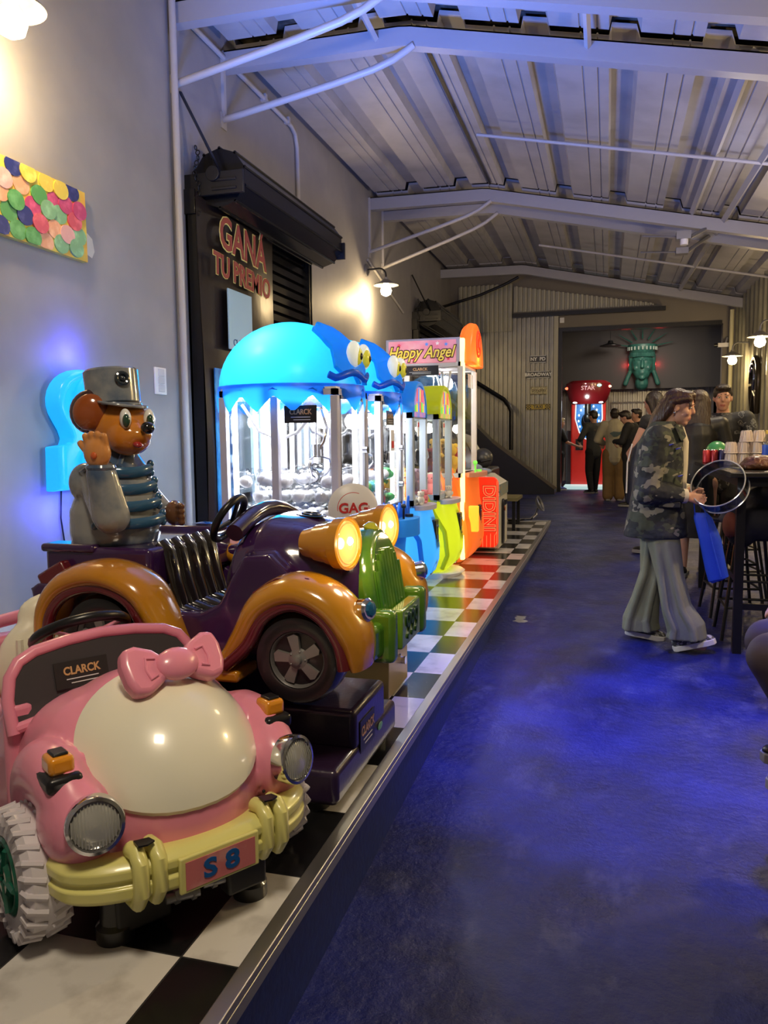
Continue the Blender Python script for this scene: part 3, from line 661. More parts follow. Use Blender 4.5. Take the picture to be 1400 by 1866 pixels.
# bow on top of the bonnet
mb = MB(); bc = egg((.30, .10, 1), .02); 
def bowpts(s_):
    o = []
    for x_, y_ in ((.02, .02), (.055, .055), (.10, .075), (.135, .07), (.145, .03), (.142, -.02), (.128, -.055), (.09, -.062), (.05, -.04), (.02, -.02)): o.append((s_*x_, y_))
    return o if s_ > 0 else o[::-1]
bu = V(-.1, 1, 0).normalized(); bv = V(-.62, 0, .78)
for s_ in (-1, 1):
    mb.plate(bc, bu, bv, bowpts(s_), .05)
bw = part('bow', mb, pk, PC, bevel=.015)
mb = MB(); nrm = bu.cross(bv); M_r = Matrix((bu, bv, nrm)).transposed().to_euler(); mb.ell(bc+nrm*.045, (.062, .045, .03), tuple(M_r)); part('knot', mb, pk, bw)
for s_ in (-1, 1):
    mb = MB(); mb.tube([bc+bu*s_*x_+bv*y_+nrm*.052 for x_, y_ in ((.06, .025), (.085, .03), (.092, 0), (.085, -.028), (.065, -.02))], .004, 8); part('bow_fold', mb, pk, bw)
# windscreen frame with dark panel
fu = V(0, 1, 0); fv = V(-.30, 0, .95).normalized(); fo = V(-.47, -.02, .475)
fp = [(-.27, -.06), (-.275, .03), (-.262, .09), (-.235, .128), (-.19, .15), (-.1, .165), (0, .172), (.1, .165), (.19, .15), (.235, .128), (.262, .09), (.275, .03), (.27, -.06)]
mb = MB(); mb.tube([fo+fu*x_+fv*y_ for x_, y_ in fp], (.017), 12); mb.tube([fo+fu*x_*.98+fv*(-.05)+V(0, 0, .045*(1-abs(x_)/.3)) for x_, y_ in ((-.27, 0), (-.15, 0), (0, 0), (.15, 0), (.27, 0))], .016, 10)
part('windscreen_frame', mb, pk, PC)
mb = MB(); mb.plate(fo-V(.0, 0, 0), fu, fv, [(-.26, -.045), (0, -.02), (.26, -.045), (.265, .03), (.25, .09), (.225, .12), (.18, .14), (0, .16), (-.18, .14), (-.225, .12), (-.25, .09), (-.265, .03)], .006); part('windscreen_panel', mb, mat('dark_grey_panel', (.05, .045, .05), .35), PC)
sticker(PC, fo-fu*.075+fv*.072+V(.013, .0, 0), fu, fv, .15, .075)
# lamps and bumper
for s_ in (-1, 1):
    ax = V(1, s_*-.16 if s_ > 0 else .22, .12)
    ax = V(1, s_*.30, .16)
    headlamp(PC, (.040, s_*.268+.006, .345), ax, .062, chrome, lens_clear)
    mb = MB(); mb.prism([(-.045, -.035), (.045, -.035), (.03, .03), (-.03, .03)], 'z', .44, .475) if 0 else mb.box((-.135, s_*.29-.03, .43), (-.07, s_*.29+.03, .475)); tl = part('turn_signal', mb, mat('amber_plastic', (.75, .28, .01), .2, coat=1), PC, bevel=.012)
    mb = MB(); mb.box((-.15, s_*.29-.042, .395), (-.05, s_*.29+.042, .435)); part('lamp_base', mb, blackp, tl, bevel=.014)
    mb = MB(); mb.box((-.125, s_*.29-.018, .474), (-.08, s_*.29+.018, .482)); part('lamp_cap', mb, blackp, tl, bevel=.004)
bp_ = [(-.09, -.325), (-.045, -.325), (.01, -.305), (.06, -.24), (.095, -.13), (.105, 0), (.095, .13), (.06, .24), (.01, .305), (-.045, .325), (-.09, .325)]
def bowz(pts, n=5):
    o = []
    for i in range(len(pts)-1):
        q = [pts[max(i-1, 0)], pts[i], pts[i+1], pts[min(i+2, len(pts)-1)]]
        for k in range(n):
            f_ = k/n; o.append(tuple(.5*((2*q[1][c])+(q[2][c]-q[0][c])*f_+(2*q[0][c]-5*q[1][c]+4*q[2][c]-q[3][c])*f_*f_+(3*q[1][c]-q[0][c]-3*q[2][c]+q[3][c])*f_**3) for c in (0, 1)))
    return o+[pts[-1]]
path = bowz(bp_)
def belt(mb, path, prof, mi=0):
    R = []
    for i, p in enumerate(path):
        a = Vector(path[min(i+1, len(path)-1)]); b_ = Vector(path[max(i-1, 0)]); t_ = (a-b_).normalized(); nn = V(t_.y, -t_.x, 0)
        R.append([V(p[0], p[1], 0)+nn*q[0]+V(0, 0, q[1]) for q in prof])
    mb.rings(R, mi)
mb = MB(); belt(mb, path, [(-.07, .245), (-.02, .255), (.0, .248), (.012, .235), (.012, .215), (.004, .21), (.004, .20), (.014, .195), (.012, .17), (.0, .158), (-.03, .155), (-.06, .16)])
bmpr = part('bumper', mb, ylw, PC, bevel=.003)
for yy in (-.165, .165):
    mb = MB(); x_ = .077
    for q in (-.022, .022):
        mb.tube([(x_-.03, yy+q, .265), (x_+.005, yy+q, .268), (x_+.024, yy+q, .25), (x_+.026, yy+q, .18), (x_+.005, yy+q, .15), (x_-.03, yy+q, .15)], (.019), 12)
    og = part('overrider', mb, ylw, bmpr)
    mb = MB(); mb.plate((x_+.01, yy-.005, .289), (1, 0, 0), (0, 1, 0), [(-.02, -.018), (.012, -.02), (.018, .0), (.01, .02), (-.012, .016)], .004); part('black_tape', mb, blackp, bmpr)
mb = MB(); pu, pv = V(0, 1, 0), V(0, 0, 1); mb.plate((.115, 0, .195), pu, pv, [(-.105, -.042), (.105, -.042), (.105, .045), (-.105, .045)], .012); npf = part('number_plate', mb, ylw, PC, bevel=.004)
mb = MB(); mb.plate((.128, 0, .195), pu, pv, [(-.092, -.033), (.092, -.033), (.092, .034), (-.092, .034)], .002); part('plate_label', mb, mat('worn_pink_label', (.55, .16, .16), .5, noise=(12, (.65, .35, .3), .5, .7)), npf)
text('plate_lettering', 'S 8', .062, (.131, 0, .195), (0, 1, 0), (0, 0, 1), mat('blue_letter', (.01, .09, .3), .4), npf, .001, .002, 1.25)
# wheels
def toywheel(parent, c, side, r, w_, tyre, hubm):
    c = Vector(c); ax = V(0, side, 0)
    mb = MB(); mb.lathe(c, ax, [(-w_/2, r*.55), (-w_/2, r*.9), (-w_*.35, r), (w_*.35, r), (w_/2, r*.9), (w_/2+.004, r*.62), (w_*.38, r*.56)], 40)
    for k in range(26):
        a = 2*PI*k/26
        for q in (-1, 1):
            a2 = a+(.12 if q > 0 else 0)
            p0 = c+V(math.cos(a2)*r*1.01, q*w_*.08, math.sin(a2)*r*1.01); p1 = c+V(math.cos(a2+.1)*r*.97, q*w_*.5, math.sin(a2+.1)*r*.97)
            mb.tube([p0, p1, c+V(math.cos(a2+.12)*r*.82, q*w_*.53, math.sin(a2+.12)*r*.82)], .008, 6)
    wh = part('wheel', mb, tyre, parent)
    mb = MB(); mb.torus(c+ax*w_*.45, ax, r*.52, .014, 36, 10); mb.torus(c+ax*w_*.45, ax, r*.2, .02, 24, 10)
    for k in range(5):
        a = 2*PI*k/5; mb.tube([c+ax*w_*.45+V(math.cos(a), 0, math.sin(a))*r*.1, c+ax*w_*.45+V(math.cos(a), 0, math.sin(a))*r*.52], (.022, .01), 8)
    mb.lathe(c, ax, [(w_*.2, r*.5), (w_*.25, r*.5)], 24)
    part('hubcap', mb, hubm, wh)
green = mat('dark_green_hub', (.005, .10, .06), .25, coat=.6)
wtyre = mat('white_tyre_plastic', (.62, .58, .62), .4)
for s_ in (-1, 1):
    toywheel(PC, (-.21, s_*.335, .165), s_, .155, .10, wtyre, green); toywheel(PC, (-1.08, s_*.335, .165), s_, .155, .10, wtyre, green)
# seat, steering wheel, undercarriage
mb = MB(); mb.ell((-1.05, 0, .42), (.06, .19, .2)); mb.ell((-1.07, 0, .60), (.05, .1, .075)); mb.ell((-.88, 0, .26), (.2, .19, .07)); seat = blob('seat', mb, cream, PC, .012, 5)
mb = MB()
for k in range(-3, 4): mb.tube([(-1.0, k*.04, .30), (-.985, k*.04, .42), (-1.0, k*.038, .54)], .012, 8)
part('seat_ribs', mb, cream, seat)
sw = V(-.66, -.03, .615); sax = V(-.5, 0, .86).normalized()
mb = MB(); mb.torus(sw, sax, .135, .016, 40, 12); stw = part('steering_wheel', mb, blackp, PC)
mb = MB()
for a in (0, 2.1, 4.2):
    u = sax.cross(V(0, 1, 0)).normalized(); v = V(0, 1, 0); mb.tube([sw-sax*.02, sw+u*.125*math.cos(a)+v*.125*math.sin(a)], (.02, .006), 8)
mb.tube([sw-sax*.02, sw-sax*.2], .02, 10); mb.lathe(sw-sax*.03, sax, [(0, .04), (.02, .03)]); part('spokes', mb, pk, stw)
mb = MB(); mb.box((-1.2, -.14, .07), (-.02, .14, .16)); mb.box((-.1, -.2, .02), (-.02, -.06, .16)); mb.box((.02, .05, .06), (.07, .16, .15)); und = part('undercarriage', mb, mat('black_chassis', (.018, .017, .018), .5), PC, bevel=.008)
for p in ((-.06, -.19, 0), (.0, .15, 0), (-1.15, -.18, 0), (-1.15, .18, 0)):
    mb = MB(); mb.lathe(p, (0, 0, 1), [(0, .045), (.035, .045), (.045, .035), (.13, .03)]); part('foot', mb, rubber, und)
for p in ((.03, -.06, .085), (.05, .03, .1)):
    mb = MB(); mb.cyl((p[0]-.02, p[1]-.03, p[2]), (p[0]+.0, p[1]+.05, p[2]), .012); mb.cyl((p[0]-.02, p[1]-.01, p[2]), (p[0]-.02, p[1]+.004, p[2]), .02, n=6); mb.cyl((p[0]-.01, p[1]+.03, p[2]), (p[0]-.01, p[1]+.042, p[2]), .02, n=6); part('bolt', mb, steel, und)
for yy, zz in ((-.22, .27), (.0, .262), (.2, .265)):
    mb = MB(); mb.ell((.05-abs(yy)*.25, yy, zz), .005, nu=8, nv=6); part('screw', mb, blackp, PC)
# ------------------------------------------------------------------ purple ride with the bear
purp = mat('purple_gloss', (.045, .012, .085), .16, coat=1, noise=(3, (.03, .008, .05), .3, .7))
gold = mat('golden_yellow_gloss', (.55, .24, .012), .2, coat=1, noise=(2.2, (.42, .12, .01), .45, .8))
redb = mat('maroon_gloss', (.12, .008, .012), .2, coat=1)
greenb = mat('green_gloss', (.04, .15, .012), .18, coat=1, noise=(7, (.13, .26, .02), .4, .7))
YC = 2.63
BR = thing('bear_car_ride', 'purple and gold kiddie ride car with a bear in bandsman dress at the back', 'ride', (-1.35, YC, .3))
# base
pb = mat('dark_purple_base', (.025, .012, .04), .28, bump=(60, .05), coat=.4)
mb = MB(); mb.box((-2.0, 2.24, .335), (-.80, 2.96, .455)); mb.box((-1.9, 2.43, .44), (-.80, 2.80, .585)); bs = part('base', mb, pb, BR, bevel=.022)
mb = MB(); mb.box((-1.5, 2.5, .56), (-1.1, 2.62, .8)); mb.box((-1.75, 2.4, .62), (-.95, 2.7, .8)); part('rocker_mechanism', mb, mat('dark_blue_steel', (.01, .015, .06), .4, .3), BR)
for x_, y_ in ((-.93, 2.33), (-.9, 2.88), (-1.9, 2.35), (-1.9, 2.85)):
    mb = MB(); mb.lathe((x_, y_, .3), (0, 0, 1), [(0, .075), (.03, .075), (.045, .05)]); part('foot', mb, rubber, bs)
sticker(BR, (-.798, 2.56, .475), (0, 1, 0), (0, 0, 1), .17, .11)
mb = MB(); mb.ell((-.798, 2.72, .43), (.004, .03, .014)); part('green_indicator', mb, mat('pale_green', (.15, .4, .25), .4), BR)
# hull
mb = MB()
mb.rings([sring(x, YC, hw, z0, z1, .75, 36) for x, hw, z0, z1 in ((-1.24, .25, .86, 1.10), (-1.2, .29, .8, 1.2), (-1.12, .30, .78, 1.235), (-1.02, .29, .78, 1.225), (-.92, .26, .78, 1.195), (-.83, .23, .78, 1.165), (-.78, .20, .79, 1.14))])
prof = [(-1.92, .80), (-1.96, .98), (-1.93, 1.0), (-1.6, 1.0), (-1.52, .98), (-1.46, .945), (-1.38, .925), (-1.29, .925), (-1.22, .96), (-1.18, 1.04), (-1.13, 1.12), (-1.04, 1.13), (-.92, 1.02), (-.84, .9), (-.84, .8)]
for y0, y1 in ((2.29, 2.36), (2.90, 2.97)):
    mb.prism(prof, 'y', y0, y1)
mb.box((-1.95, 2.3, .79), (-.9, 2.96, .85)); blob('hull', mb, purp, BR, .010, 14)
mb = MB(); mb.box((-1.93, 2.34, .98), (-1.50, 2.95, 1.125)); part('rear_deck', mb, purp, BR, bevel=.02)
mb = MB(); mb.box((-1.94, 2.33, 1.105), (-1.72, 2.43, 1.135)); part('deck_rim', mb, purp, BR, bevel=.012); mb = MB(); mb.box((-1.94, 2.86, 1.105), (-1.52, 2.96, 1.145)); part('deck_rim', mb, purp, BR, bevel=.012)
blk = mat('black_gloss_seat', (.012, .009, .008), .18, coat=1, noise=(10, (.05, .03, .02), .6, .8))
mb = MB()
for k in range(5):
    y_ = 2.46+k*.075; mb.tube([(-1.53, y_, 1.13), (-1.5, y_, 1.1), (-1.475, y_, .98), (-1.45, y_, .9), (-1.38, y_, .875), (-1.27, y_, .87)], (.034, .022), 12, up=(1, 0, .3))
part('seat', mb, blk, BR)
mb = MB(); mb.tube([(-1.5, 2.93, 1.03), (-1.42, 2.95, 1.04), (-1.34, 2.95, 1.0), (-1.28, 2.95, .95)], [(.03, .03), (.045, .04), (.045, .04), (.03, .02)], 14); part('arm_rest', mb, purp, BR)
# dash roll and steering wheel
mb = MB(); mb.tube([(-1.19, YC+q*.27, 1.17+.075*math.cos(q*1.35)+.0) for q in (-1, -.75, -.45, -.15, .15, .45, .75, 1)], .0305, 16)
part('dash_roll', mb, mat('dark_gloss_roll', (.03, .015, .035), .15, coat=1), BR)
mb = MB(); c = V(-1.28, 2.5, 1.22); ax = V(-.86, 0, .5).normalized(); mb.torus(c, ax, .085, .0135, 36, 12); stw = part('steering_wheel', mb, blackp, BR)
mb = MB(); u = V(0, 1, 0); v = ax.cross(u)
for a in (.5, 2.6, 4.7): mb.tube([c+ax*-.015, c+u*.08*math.cos(a)+v*.08*math.sin(a)], (.018, .006), 8)
mb.tube([c-ax*.02, c-ax*.1], .016, 10); part('spokes', mb, blackp, stw)
mb = MB(); mb.lathe((-1.02, YC, 1.222), (.1, 0, 1), [(0, .055), (.004, .055), (.005, .045)], 32); mb.torus((-1.02, YC, 1.228), (.1, 0, 1), .032, .004, 28, 6); part('bonnet_badge', mb, mat('badge_black', (.03, .03, .035), .25, .5), BR)
# grille
go = V(-.775, YC, .86); gu = V(0, 1, 0); gv = V(-.16, 0, .98).normalized(); gn = gu.cross(gv)
def arch(w_, h, n=12): return [(-w_, 0)]+[(w_, 0)]+[(w_*math.cos(PI*k/n), h-w_+w_*1.0*math.sin(PI*k/n)) for k in range(n+1)]
mb = MB(); mb.plate(go-gn*.04, gu, gv, arch(.195, .325), .10); gs = part('grille_surround', mb, greenb, BR, bevel=.03)
mb = MB(); mb.plate(go+gn*.058+gv*.02, gu, gv, arch(.15, .275), .006)
for k in range(-4, 5):
    x_ = k*.033; hh = .125+math.sqrt(max(0, .15**2-x_*x_))*.80; mb.tube([go+gn*.064+gu*x_+gv*.03, go+gn*.066+gu*x_+gv*(hh)], .0105, 8)
part('grille', mb, greenb, BR)
mb = MB(); mb.torus(go+gn*.063+gv*.14, gn, .118, .006, 24, 8, a0=0, a1=2*PI); part('grille_rim', mb, greenb, gs) if 0 else None
mb = MB(); mb.lathe((-.80, YC, 1.165), (.2, 0, 1), [(0, .02), (.02, .03), (.035, .015), (.04, .001)], 20); part('radiator_cap', mb, mat('yellow_green_gloss', (.45, .45, .03), .15, coat=1), BR)
# green bumper with plate 999
mb = MB(); belt(mb, bowz([(-.80, 2.2), (-.735, 2.26), (-.70, 2.40), (-.68, 2.63), (-.70, 2.86), (-.74, 2.99), (-.80, 3.06)], 3), [(-.05, .9), (.0, .905), (.016, .89), (.016, .80), (.0, .785), (-.05, .785)])
bb = part('bumper', mb, greenb, BR, bevel=.012)
for yy in (2.42, 2.84):
    mb = MB(); mb.box((-.74, yy-.03, .765), (-.65, yy+.03, .94)); part('overrider', mb, greenb, bb, bevel=.02)
mb = MB(); mb.box((-.70, 2.50, .785), (-.652, 2.76, .92)); pl = part('number_plate', mb, mat('lime_gloss', (.14, .28, .02), .2, coat=1), BR, bevel=.008)
text('plate_lettering', '999', .135, (-.650, 2.63, .85), (0, 1, 0), (0, 0, 1), mat('dark_green_ink', (.01, .05, .01), .3), pl, .003, .0, .85)
# wings (fenders) and running boards
def fender(name, pts, rad, up, mats_):
    mb = MB(); P = []; Rr = []
    for i in range(len(pts)-1):
        for k in range(5):
            f_ = k/5
            q = [Vector(pts[max(i-1, 0)]), Vector(pts[i]), Vector(pts[i+1]), Vector(pts[min(i+2, len(pts)-1)])]
            P.append(.5*((2*q[1])+(q[2]-q[0])*f_+(2*q[0]-5*q[1]+4*q[2]-q[3])*f_*f_+(3*q[1]-q[0]-3*q[2]+q[3])*f_**3))
            Rr.append((rad[i][0]*(1-f_)+rad[i+1][0]*f_, rad[i][1]*(1-f_)+rad[i+1][1]*f_))
    P.append(Vector(pts[-1])); Rr.append(rad[-1]); mb.tube(P, Rr, 22, up=up); return mb
for s_, y_ in ((-1, 2.25), (1, 3.0)):
    upx = (0, s_, .0001)
    pts = [(-1.33, y_, .765), (-1.18, y_, .785), (-1.10, y_, .87), (-1.03, y_, .98), (-.92, y_, 1.03), (-.81, y_, .995), (-.735, y_, .90), (-.715, y_, .80)]
    rad = [(.018, .075), (.03, .08), (.045, .09), (.052, .10), (.056, .105), (.056, .105), (.055, .1), (.03, .08)]
    mb = fender('f', pts, rad, upx, None); fd = part('front_wing', mb, gold, BR)
    q_ = [V(*p)+V(0, s_*.07, 0)+(V(p[0]+.9, 0, p[2]-.82).normalized()*-.035) for p in pts[1:]]; mb = fender('l', q_, [(.022, .022)]*len(q_), upx, None); part('wing_lip', mb, redb, fd)
    mb = MB(); mb.tube([(-1.05, y_+s_*.05, 1.02), (-.97, y_+s_*.05, 1.068), (-.87, y_+s_*.05, 1.07), (-.79, y_+s_*.05, 1.02)], .006, 8); part('wing_bead', mb, redb, fd)
    pts = [(-1.84, y_, .80), (-1.82, y_, .93), (-1.74, y_, 1.02), (-1.6, y_, 1.055), (-1.47, y_, 1.01), (-1.40, y_, .91), (-1.34, y_, .81), (-1.26, y_, .775), (-1.15, y_, .775)]
    rad = [(.035, .08), (.045, .09), (.05, .1), (.05, .105), (.05, .1), (.045, .09), (.03, .08), (.018, .075), (.016, .07)]
    mb = fender('f', pts, rad, upx, None); fd = part('rear_wing', mb, gold, BR)
    q_ = [V(*p)+V(0, s_*.07, 0)+(V(p[0]+1.6, 0, p[2]-.84).normalized()*-.035) for p in pts[:7]]; mb = fender('l', q_, [(.02, .02)]*len(q_), upx, None); part('wing_lip', mb, redb, fd)
    mb = MB(); mb.box((-1.36, y_-.075, .735), (-1.1, y_+.075, .775)); part('running_board', mb, gold, BR, bevel=.012)
    # inner well
    mb = MB(); mb.box((-1.05, y_-s_*.02-.02, .82), (-.78, y_-s_*.02+.02, .97)); mb.box((-1.74, y_-s_*.02-.02, .82), (-1.46, y_-s_*.02+.02, 1.0)); part('wheel_well', mb, blackp, BR)
    # small blue reflector
    mb = MB(); mb.lathe((-.695, y_-s_*.005, .975), (1, s_*.35, .15), [(-.03, .034), (.0, .036), (.008, .03)], 28); rf = part('side_lamp', mb, chrome, BR)
    mb = MB(); mb.lathe((-.69, y_-s_*.005, .976), (1, s_*.35, .15), [(0, .028), (.01, .02), (.014, .001)], 8); part('blue_lens', mb, mat('blue_reflector', (.02, .16, .35), .1, .3, coat=1), rf)
mb = MB(); mb.box((-1.92, 2.3, .95), (-1.80, 2.42, 1.06), rot=(0, -.5, 0)); part('tail_lamp', mb, redb, BR, bevel=.01)
# wheels
def carwheel(c, side, r=.142, w_=.12, wall=False):
    c = Vector(c); ax = V(0, side, 0)
    mb = MB(); mb.lathe(c, ax, [(-w_/2, r*.55), (-w_/2, r*.9), (-w_*.3, r), (w_*.3, r), (w_*.48, r*.93), (w_*.52, r*.8), (w_*.47, r*.64), (w_*.3, r*.6)], 48); wh = part('wheel', mb, rubber, BR)
    mb = MB(); mb.lathe(c, ax, [(w_*.2, r*.3), (w_*.18, r*.55), (w_*.42, r*.6), (w_*.45, r*.62), (w_*.42, r*.64)], 40, cap=False)
    mb.lathe(c, ax, [(w_*.15, r*.58), (w_*.2, r*.58)], 36)
    for q in (.3, .38, .46): mb.torus(c+ax*w_*.22, ax, r*q, .003, 36, 6)
    part('rim', mb, mat('dull_grey_rim', (.26, .25, .25), .35, .6), wh)
    mb = MB()
    for k in range(5):
        a = 2*PI*k/5+.5; d = V(math.cos(a), 0, math.sin(a)); e_ = V(-math.sin(a), 0, math.cos(a)); p = c+ax*w_*.3
        vs = [p+d*r*.16-e_*.012, p+d*r*.16+e_*.012, p+d*r*.52+e_*.02, p+d*r*.56-e_*.004, p+d*r*.5-e_*.016]
        mb.rings([[v for v in vs], [v+ax*.012 for v in vs]])
    mb.lathe(c+ax*w_*.28, ax, [(0, r*.24), (.014, r*.22), (.018, r*.12), (.03, r*.1), (.034, .001)], 28)
    for k in range(5): a = 2*PI*k/5; mb.ell(c+ax*(w_*.28+.015)+V(math.cos(a)*r*.18, 0, math.sin(a)*r*.18), .004, nu=8, nv=6)
    part('hub', mb, mat('pale_grey_hub', (.28, .27, .26), .35, .5), wh)
    if wall: mb = MB(); mb.torus(c+ax*w_*.5, ax, r*.82, .008, 40, 8); mb.torus(c-ax*w_*.5, ax, r*.82, .012, 40, 8); part('white_wall', mb, white, wh)
carwheel((-.905, 2.24, .822), -1); carwheel((-1.6, 2.24, .85), -1); carwheel((-.87, 3.0, .80), 1, wall=True); carwheel((-1.6, 3.0, .85), 1)
# big lamps in flower pot housings
lensw = mat('warm_lit_lens', (.75, .42, .14), .12, emit=(1, .42, .10), es=.55, coat=1)
for y_ in (2.37, 2.86):
    c = V(-.81, y_, 1.16); ax = V(1, -.22 if y_ < 2.5 else -.18, .04).normalized()
    mb = MB(); mb.lathe(c, ax, [(-.15, .03), (-.145, .046), (-.1, .056), (-.098, .06), (-.05, .067), (-.048, .071), (-.02, .075), (-.018, .084), (.018, .086), (.02, .078), (.0, .074)], 40); hp = part('headlight', mb, gold, BR)
    mb = MB(); mb.lathe(c, ax, [(.004, .076), (.012, .074), (.02, .05), (.024, .001)], 40); part('lens', mb, lensw, hp)
    mb = MB()
    for q in (.02, .035, .05, .064): mb.torus(c+ax*(.024-q*.12), ax, q, .0016, 32, 6)
    part('lens_rings', mb, lensw, hp)
    mb = MB(); mb.ell(c+ax*.02+V(0, 0, .008), .014); part('bulb', mb, mat('hot_bulb', (1, .9, .6), .4, emit=(1, .85, .5), es=18), hp)
    light('car_headlight', 'POINT', c+ax*.1, 1.2, (1, .75, .4), .03)
# ---- the bear (moulded onto the ride)
fur = mat('orange_gloss', (.55, .19, .02), .15, coat=1, noise=(4, (.62, .26, .03), .4, .7))
coatm = mat('grey_blue_gloss', (.27, .28, .28), .14, coat=1, noise=(5, (.05, .09, .17), .45, .62))
hx_, hy_ = -1.735, 2.52
mb = MB()
mb.rings([[V(hx_+.015*t-.02+rx*math.cos(2*PI*j/28), hy_+ry*math.sin(2*PI*j/28), z_) for j in range(28)] for t, z_, rx, ry in ((0, 1.12, .155, .15), (0, 1.16, .165, .155), (0, 1.24, .165, .15), (1, 1.32, .145, .135), (1, 1.40, .11, .11), (1, 1.46, .07, .07))])
mb.ell((hx_-.07, 2.43, 1.345), (.065, .06, .075)); mb.ell((hx_-.06, 2.64, 1.34), (.06, .06, .07))
mb.cap_((hx_-.02, 2.42, 1.35), (hx_+.075, 2.36, 1.235), .062, .066); mb.cap_((hx_+.075, 2.36, 1.235), (hx_+.06, 2.335, 1.385), .066, .052)
mb.cap_((hx_-.03, 2.66, 1.34), (hx_+.06, 2.70, 1.22), .055, .05)
jk = blob('bear_jacket', mb, coatm, BR, .007, 4)
mb = MB(); mb.ell((hx_+.02, hy_-.0, 1.545), (.115, .11, .105)); mb.ell((hx_+.075, hy_-.04, 1.51), (.082, .08, .07)); mb.ell((hx_+.12, hy_-.05, 1.515), (.05, .052, .036)); mb.ell((hx_+.10, hy_-.045, 1.485), (.05, .05, .035))
mb.ell((hx_-.01, hy_, 1.45), (.06, .06, .04))
hd = blob('bear_head', mb, fur, BR, .006, 5)
mb = MB(); mb.ell((hx_-.045, hy_-.075, 1.6), (.078, .045, .082), rot=(0, .3, .5)); e1 = part('ear', mb, mat('dark_brown_gloss', (.035, .01, .01), .15, coat=1), hd)
mb = MB(); mb.ell((hx_-.032, hy_-.105, 1.598), (.06, .03, .066), rot=(0, .3, .5)); part('inner_ear', mb, mat('rust_gloss', (.30, .07, .012), .15, coat=1), hd)
mb = MB(); mb.ell((hx_-.04, hy_+.11, 1.61), (.07, .04, .07)); part('ear', mb, mat('dark_brown_gloss', (.035, .01, .01), .15), hd)
mb = MB(); mb.ell((hx_+.178, hy_-.075, 1.54), (.024, .026, .022)); part('nose', mb, mat('black_gloss_nose', (.006, .006, .007), .08, coat=1), hd)
for q, (x_, y_) in enumerate(((hx_+.105, hy_-.098), (hx_+.145, hy_-.012))):
    mb = MB(); mb.ell((x_, y_, 1.573), (.024, .02, .036), rot=(0, 0, -.6)); ey = part('eye', mb, mat('eye_white', (.8, .8, .76), .1, coat=1), hd)
    mb = MB(); mb.ell((x_+.010, y_-.011, 1.566), (.0165, .013, .025), rot=(0, 0, -.6)); part('iris', mb, mat('green_iris', (.02, .06, .035), .1, coat=1), hd)
    mb = MB(); mb.ell((x_+.018, y_-.016, 1.575), (.005, .005, .007)); part('glint', mb, white, hd)
mb = MB(); mb.ell((hx_+.142, hy_-.085, 1.482), (.018, .018, .011), rot=(0, .4, -.4)); part('mouth', mb, mat('red_mouth', (.30, .02, .02), .15, coat=1), hd)
# hat
mb = MB(); hc = V(hx_-.005, hy_, 1.632); hax = V(-.10, .02, 1)
mb.lathe(hc, hax, [(-.005, .09), (.0, .095), (.115, .097), (.122, .09), (.124, .001)], 40); ht = part('hat', mb, coatm, BR)
mb = MB(); mb.rings([[V(hx_+.05+.085*math.cos(2*PI*j/32), hy_-.03+.098*math.sin(2*PI*j/32), z_-.15*(.085*math.cos(2*PI*j/32))) for j in range(32)] for z_ in (1.622, 1.632)]); part('peak', mb, coatm, ht, bevel=.004)
mb = MB(); mb.torus(hc+V(.075, -.055, .085), V(.8, -.6, .1), .02, .008, 20, 8); mb.ell(hc+V(.077, -.057, .085), .01); part('hat_badge', mb, mat('dark_badge', (.02, .03, .04), .15, coat=1), ht)
mb = MB(); mb.tube([(hx_-.01+.1*math.cos(a), hy_+.1*math.sin(a), 1.628+.0*a) for a in [2*PI*k/24 for k in range(25)]], .006, 8); part('hat_band', mb, coatm, ht)
# hands
def paw(c, s=1, up=V(0, 0, 1), side=V(1, 0, 0), nm='hand'):
    mb = MB(); c = Vector(c); n_ = up.cross(side)
    mb.ell(c, (.046*s, .03*s, .05*s))
    for k in range(4): mb.cap_(c+side*(-.03+.02*k)*s+up*.025*s, c+side*(-.034+.022*k)*s+up*(.062-.006*abs(k-1.5))*s+n_*-.01, .0125*s, .011*s)
    mb.cap_(c-side*.03*s+up*.0*s, c-side*.058*s+up*.03*s, .014*s, .012*s)
    return blob(nm, mb, mat('peach_gloss', (.62, .26, .07), .15, coat=1), BR, .005, 3)
h1 = paw((hx_+.062, 2.315, 1.455), 1.1)
mb = MB(); mb.ell((hx_+.07, 2.283, 1.447), (.012, .006, .012)); part('palm_pad', mb, mat('red_orange', (.6, .12, .03), .2), h1)
mb = MB(); mb.torus((hx_+.06, 2.335, 1.405), (0, .0, 1), .040, .012, 28, 8); part('cuff', mb, coatm, jk)
mb = MB(); c = V(hx_+.145, 2.69, 1.215)
for k in range(4): mb.cap_(c+V(-.02, 0, .03-.021*k), c+V(.03, -.03, .03-.021*k), .014, .013)
mb.ell(c+V(-.02, .0, 0), (.04, .035, .05)); blob('hand', mb, mat('brown_gloss', (.14, .06, .025), .15, coat=1), BR, .005, 3)
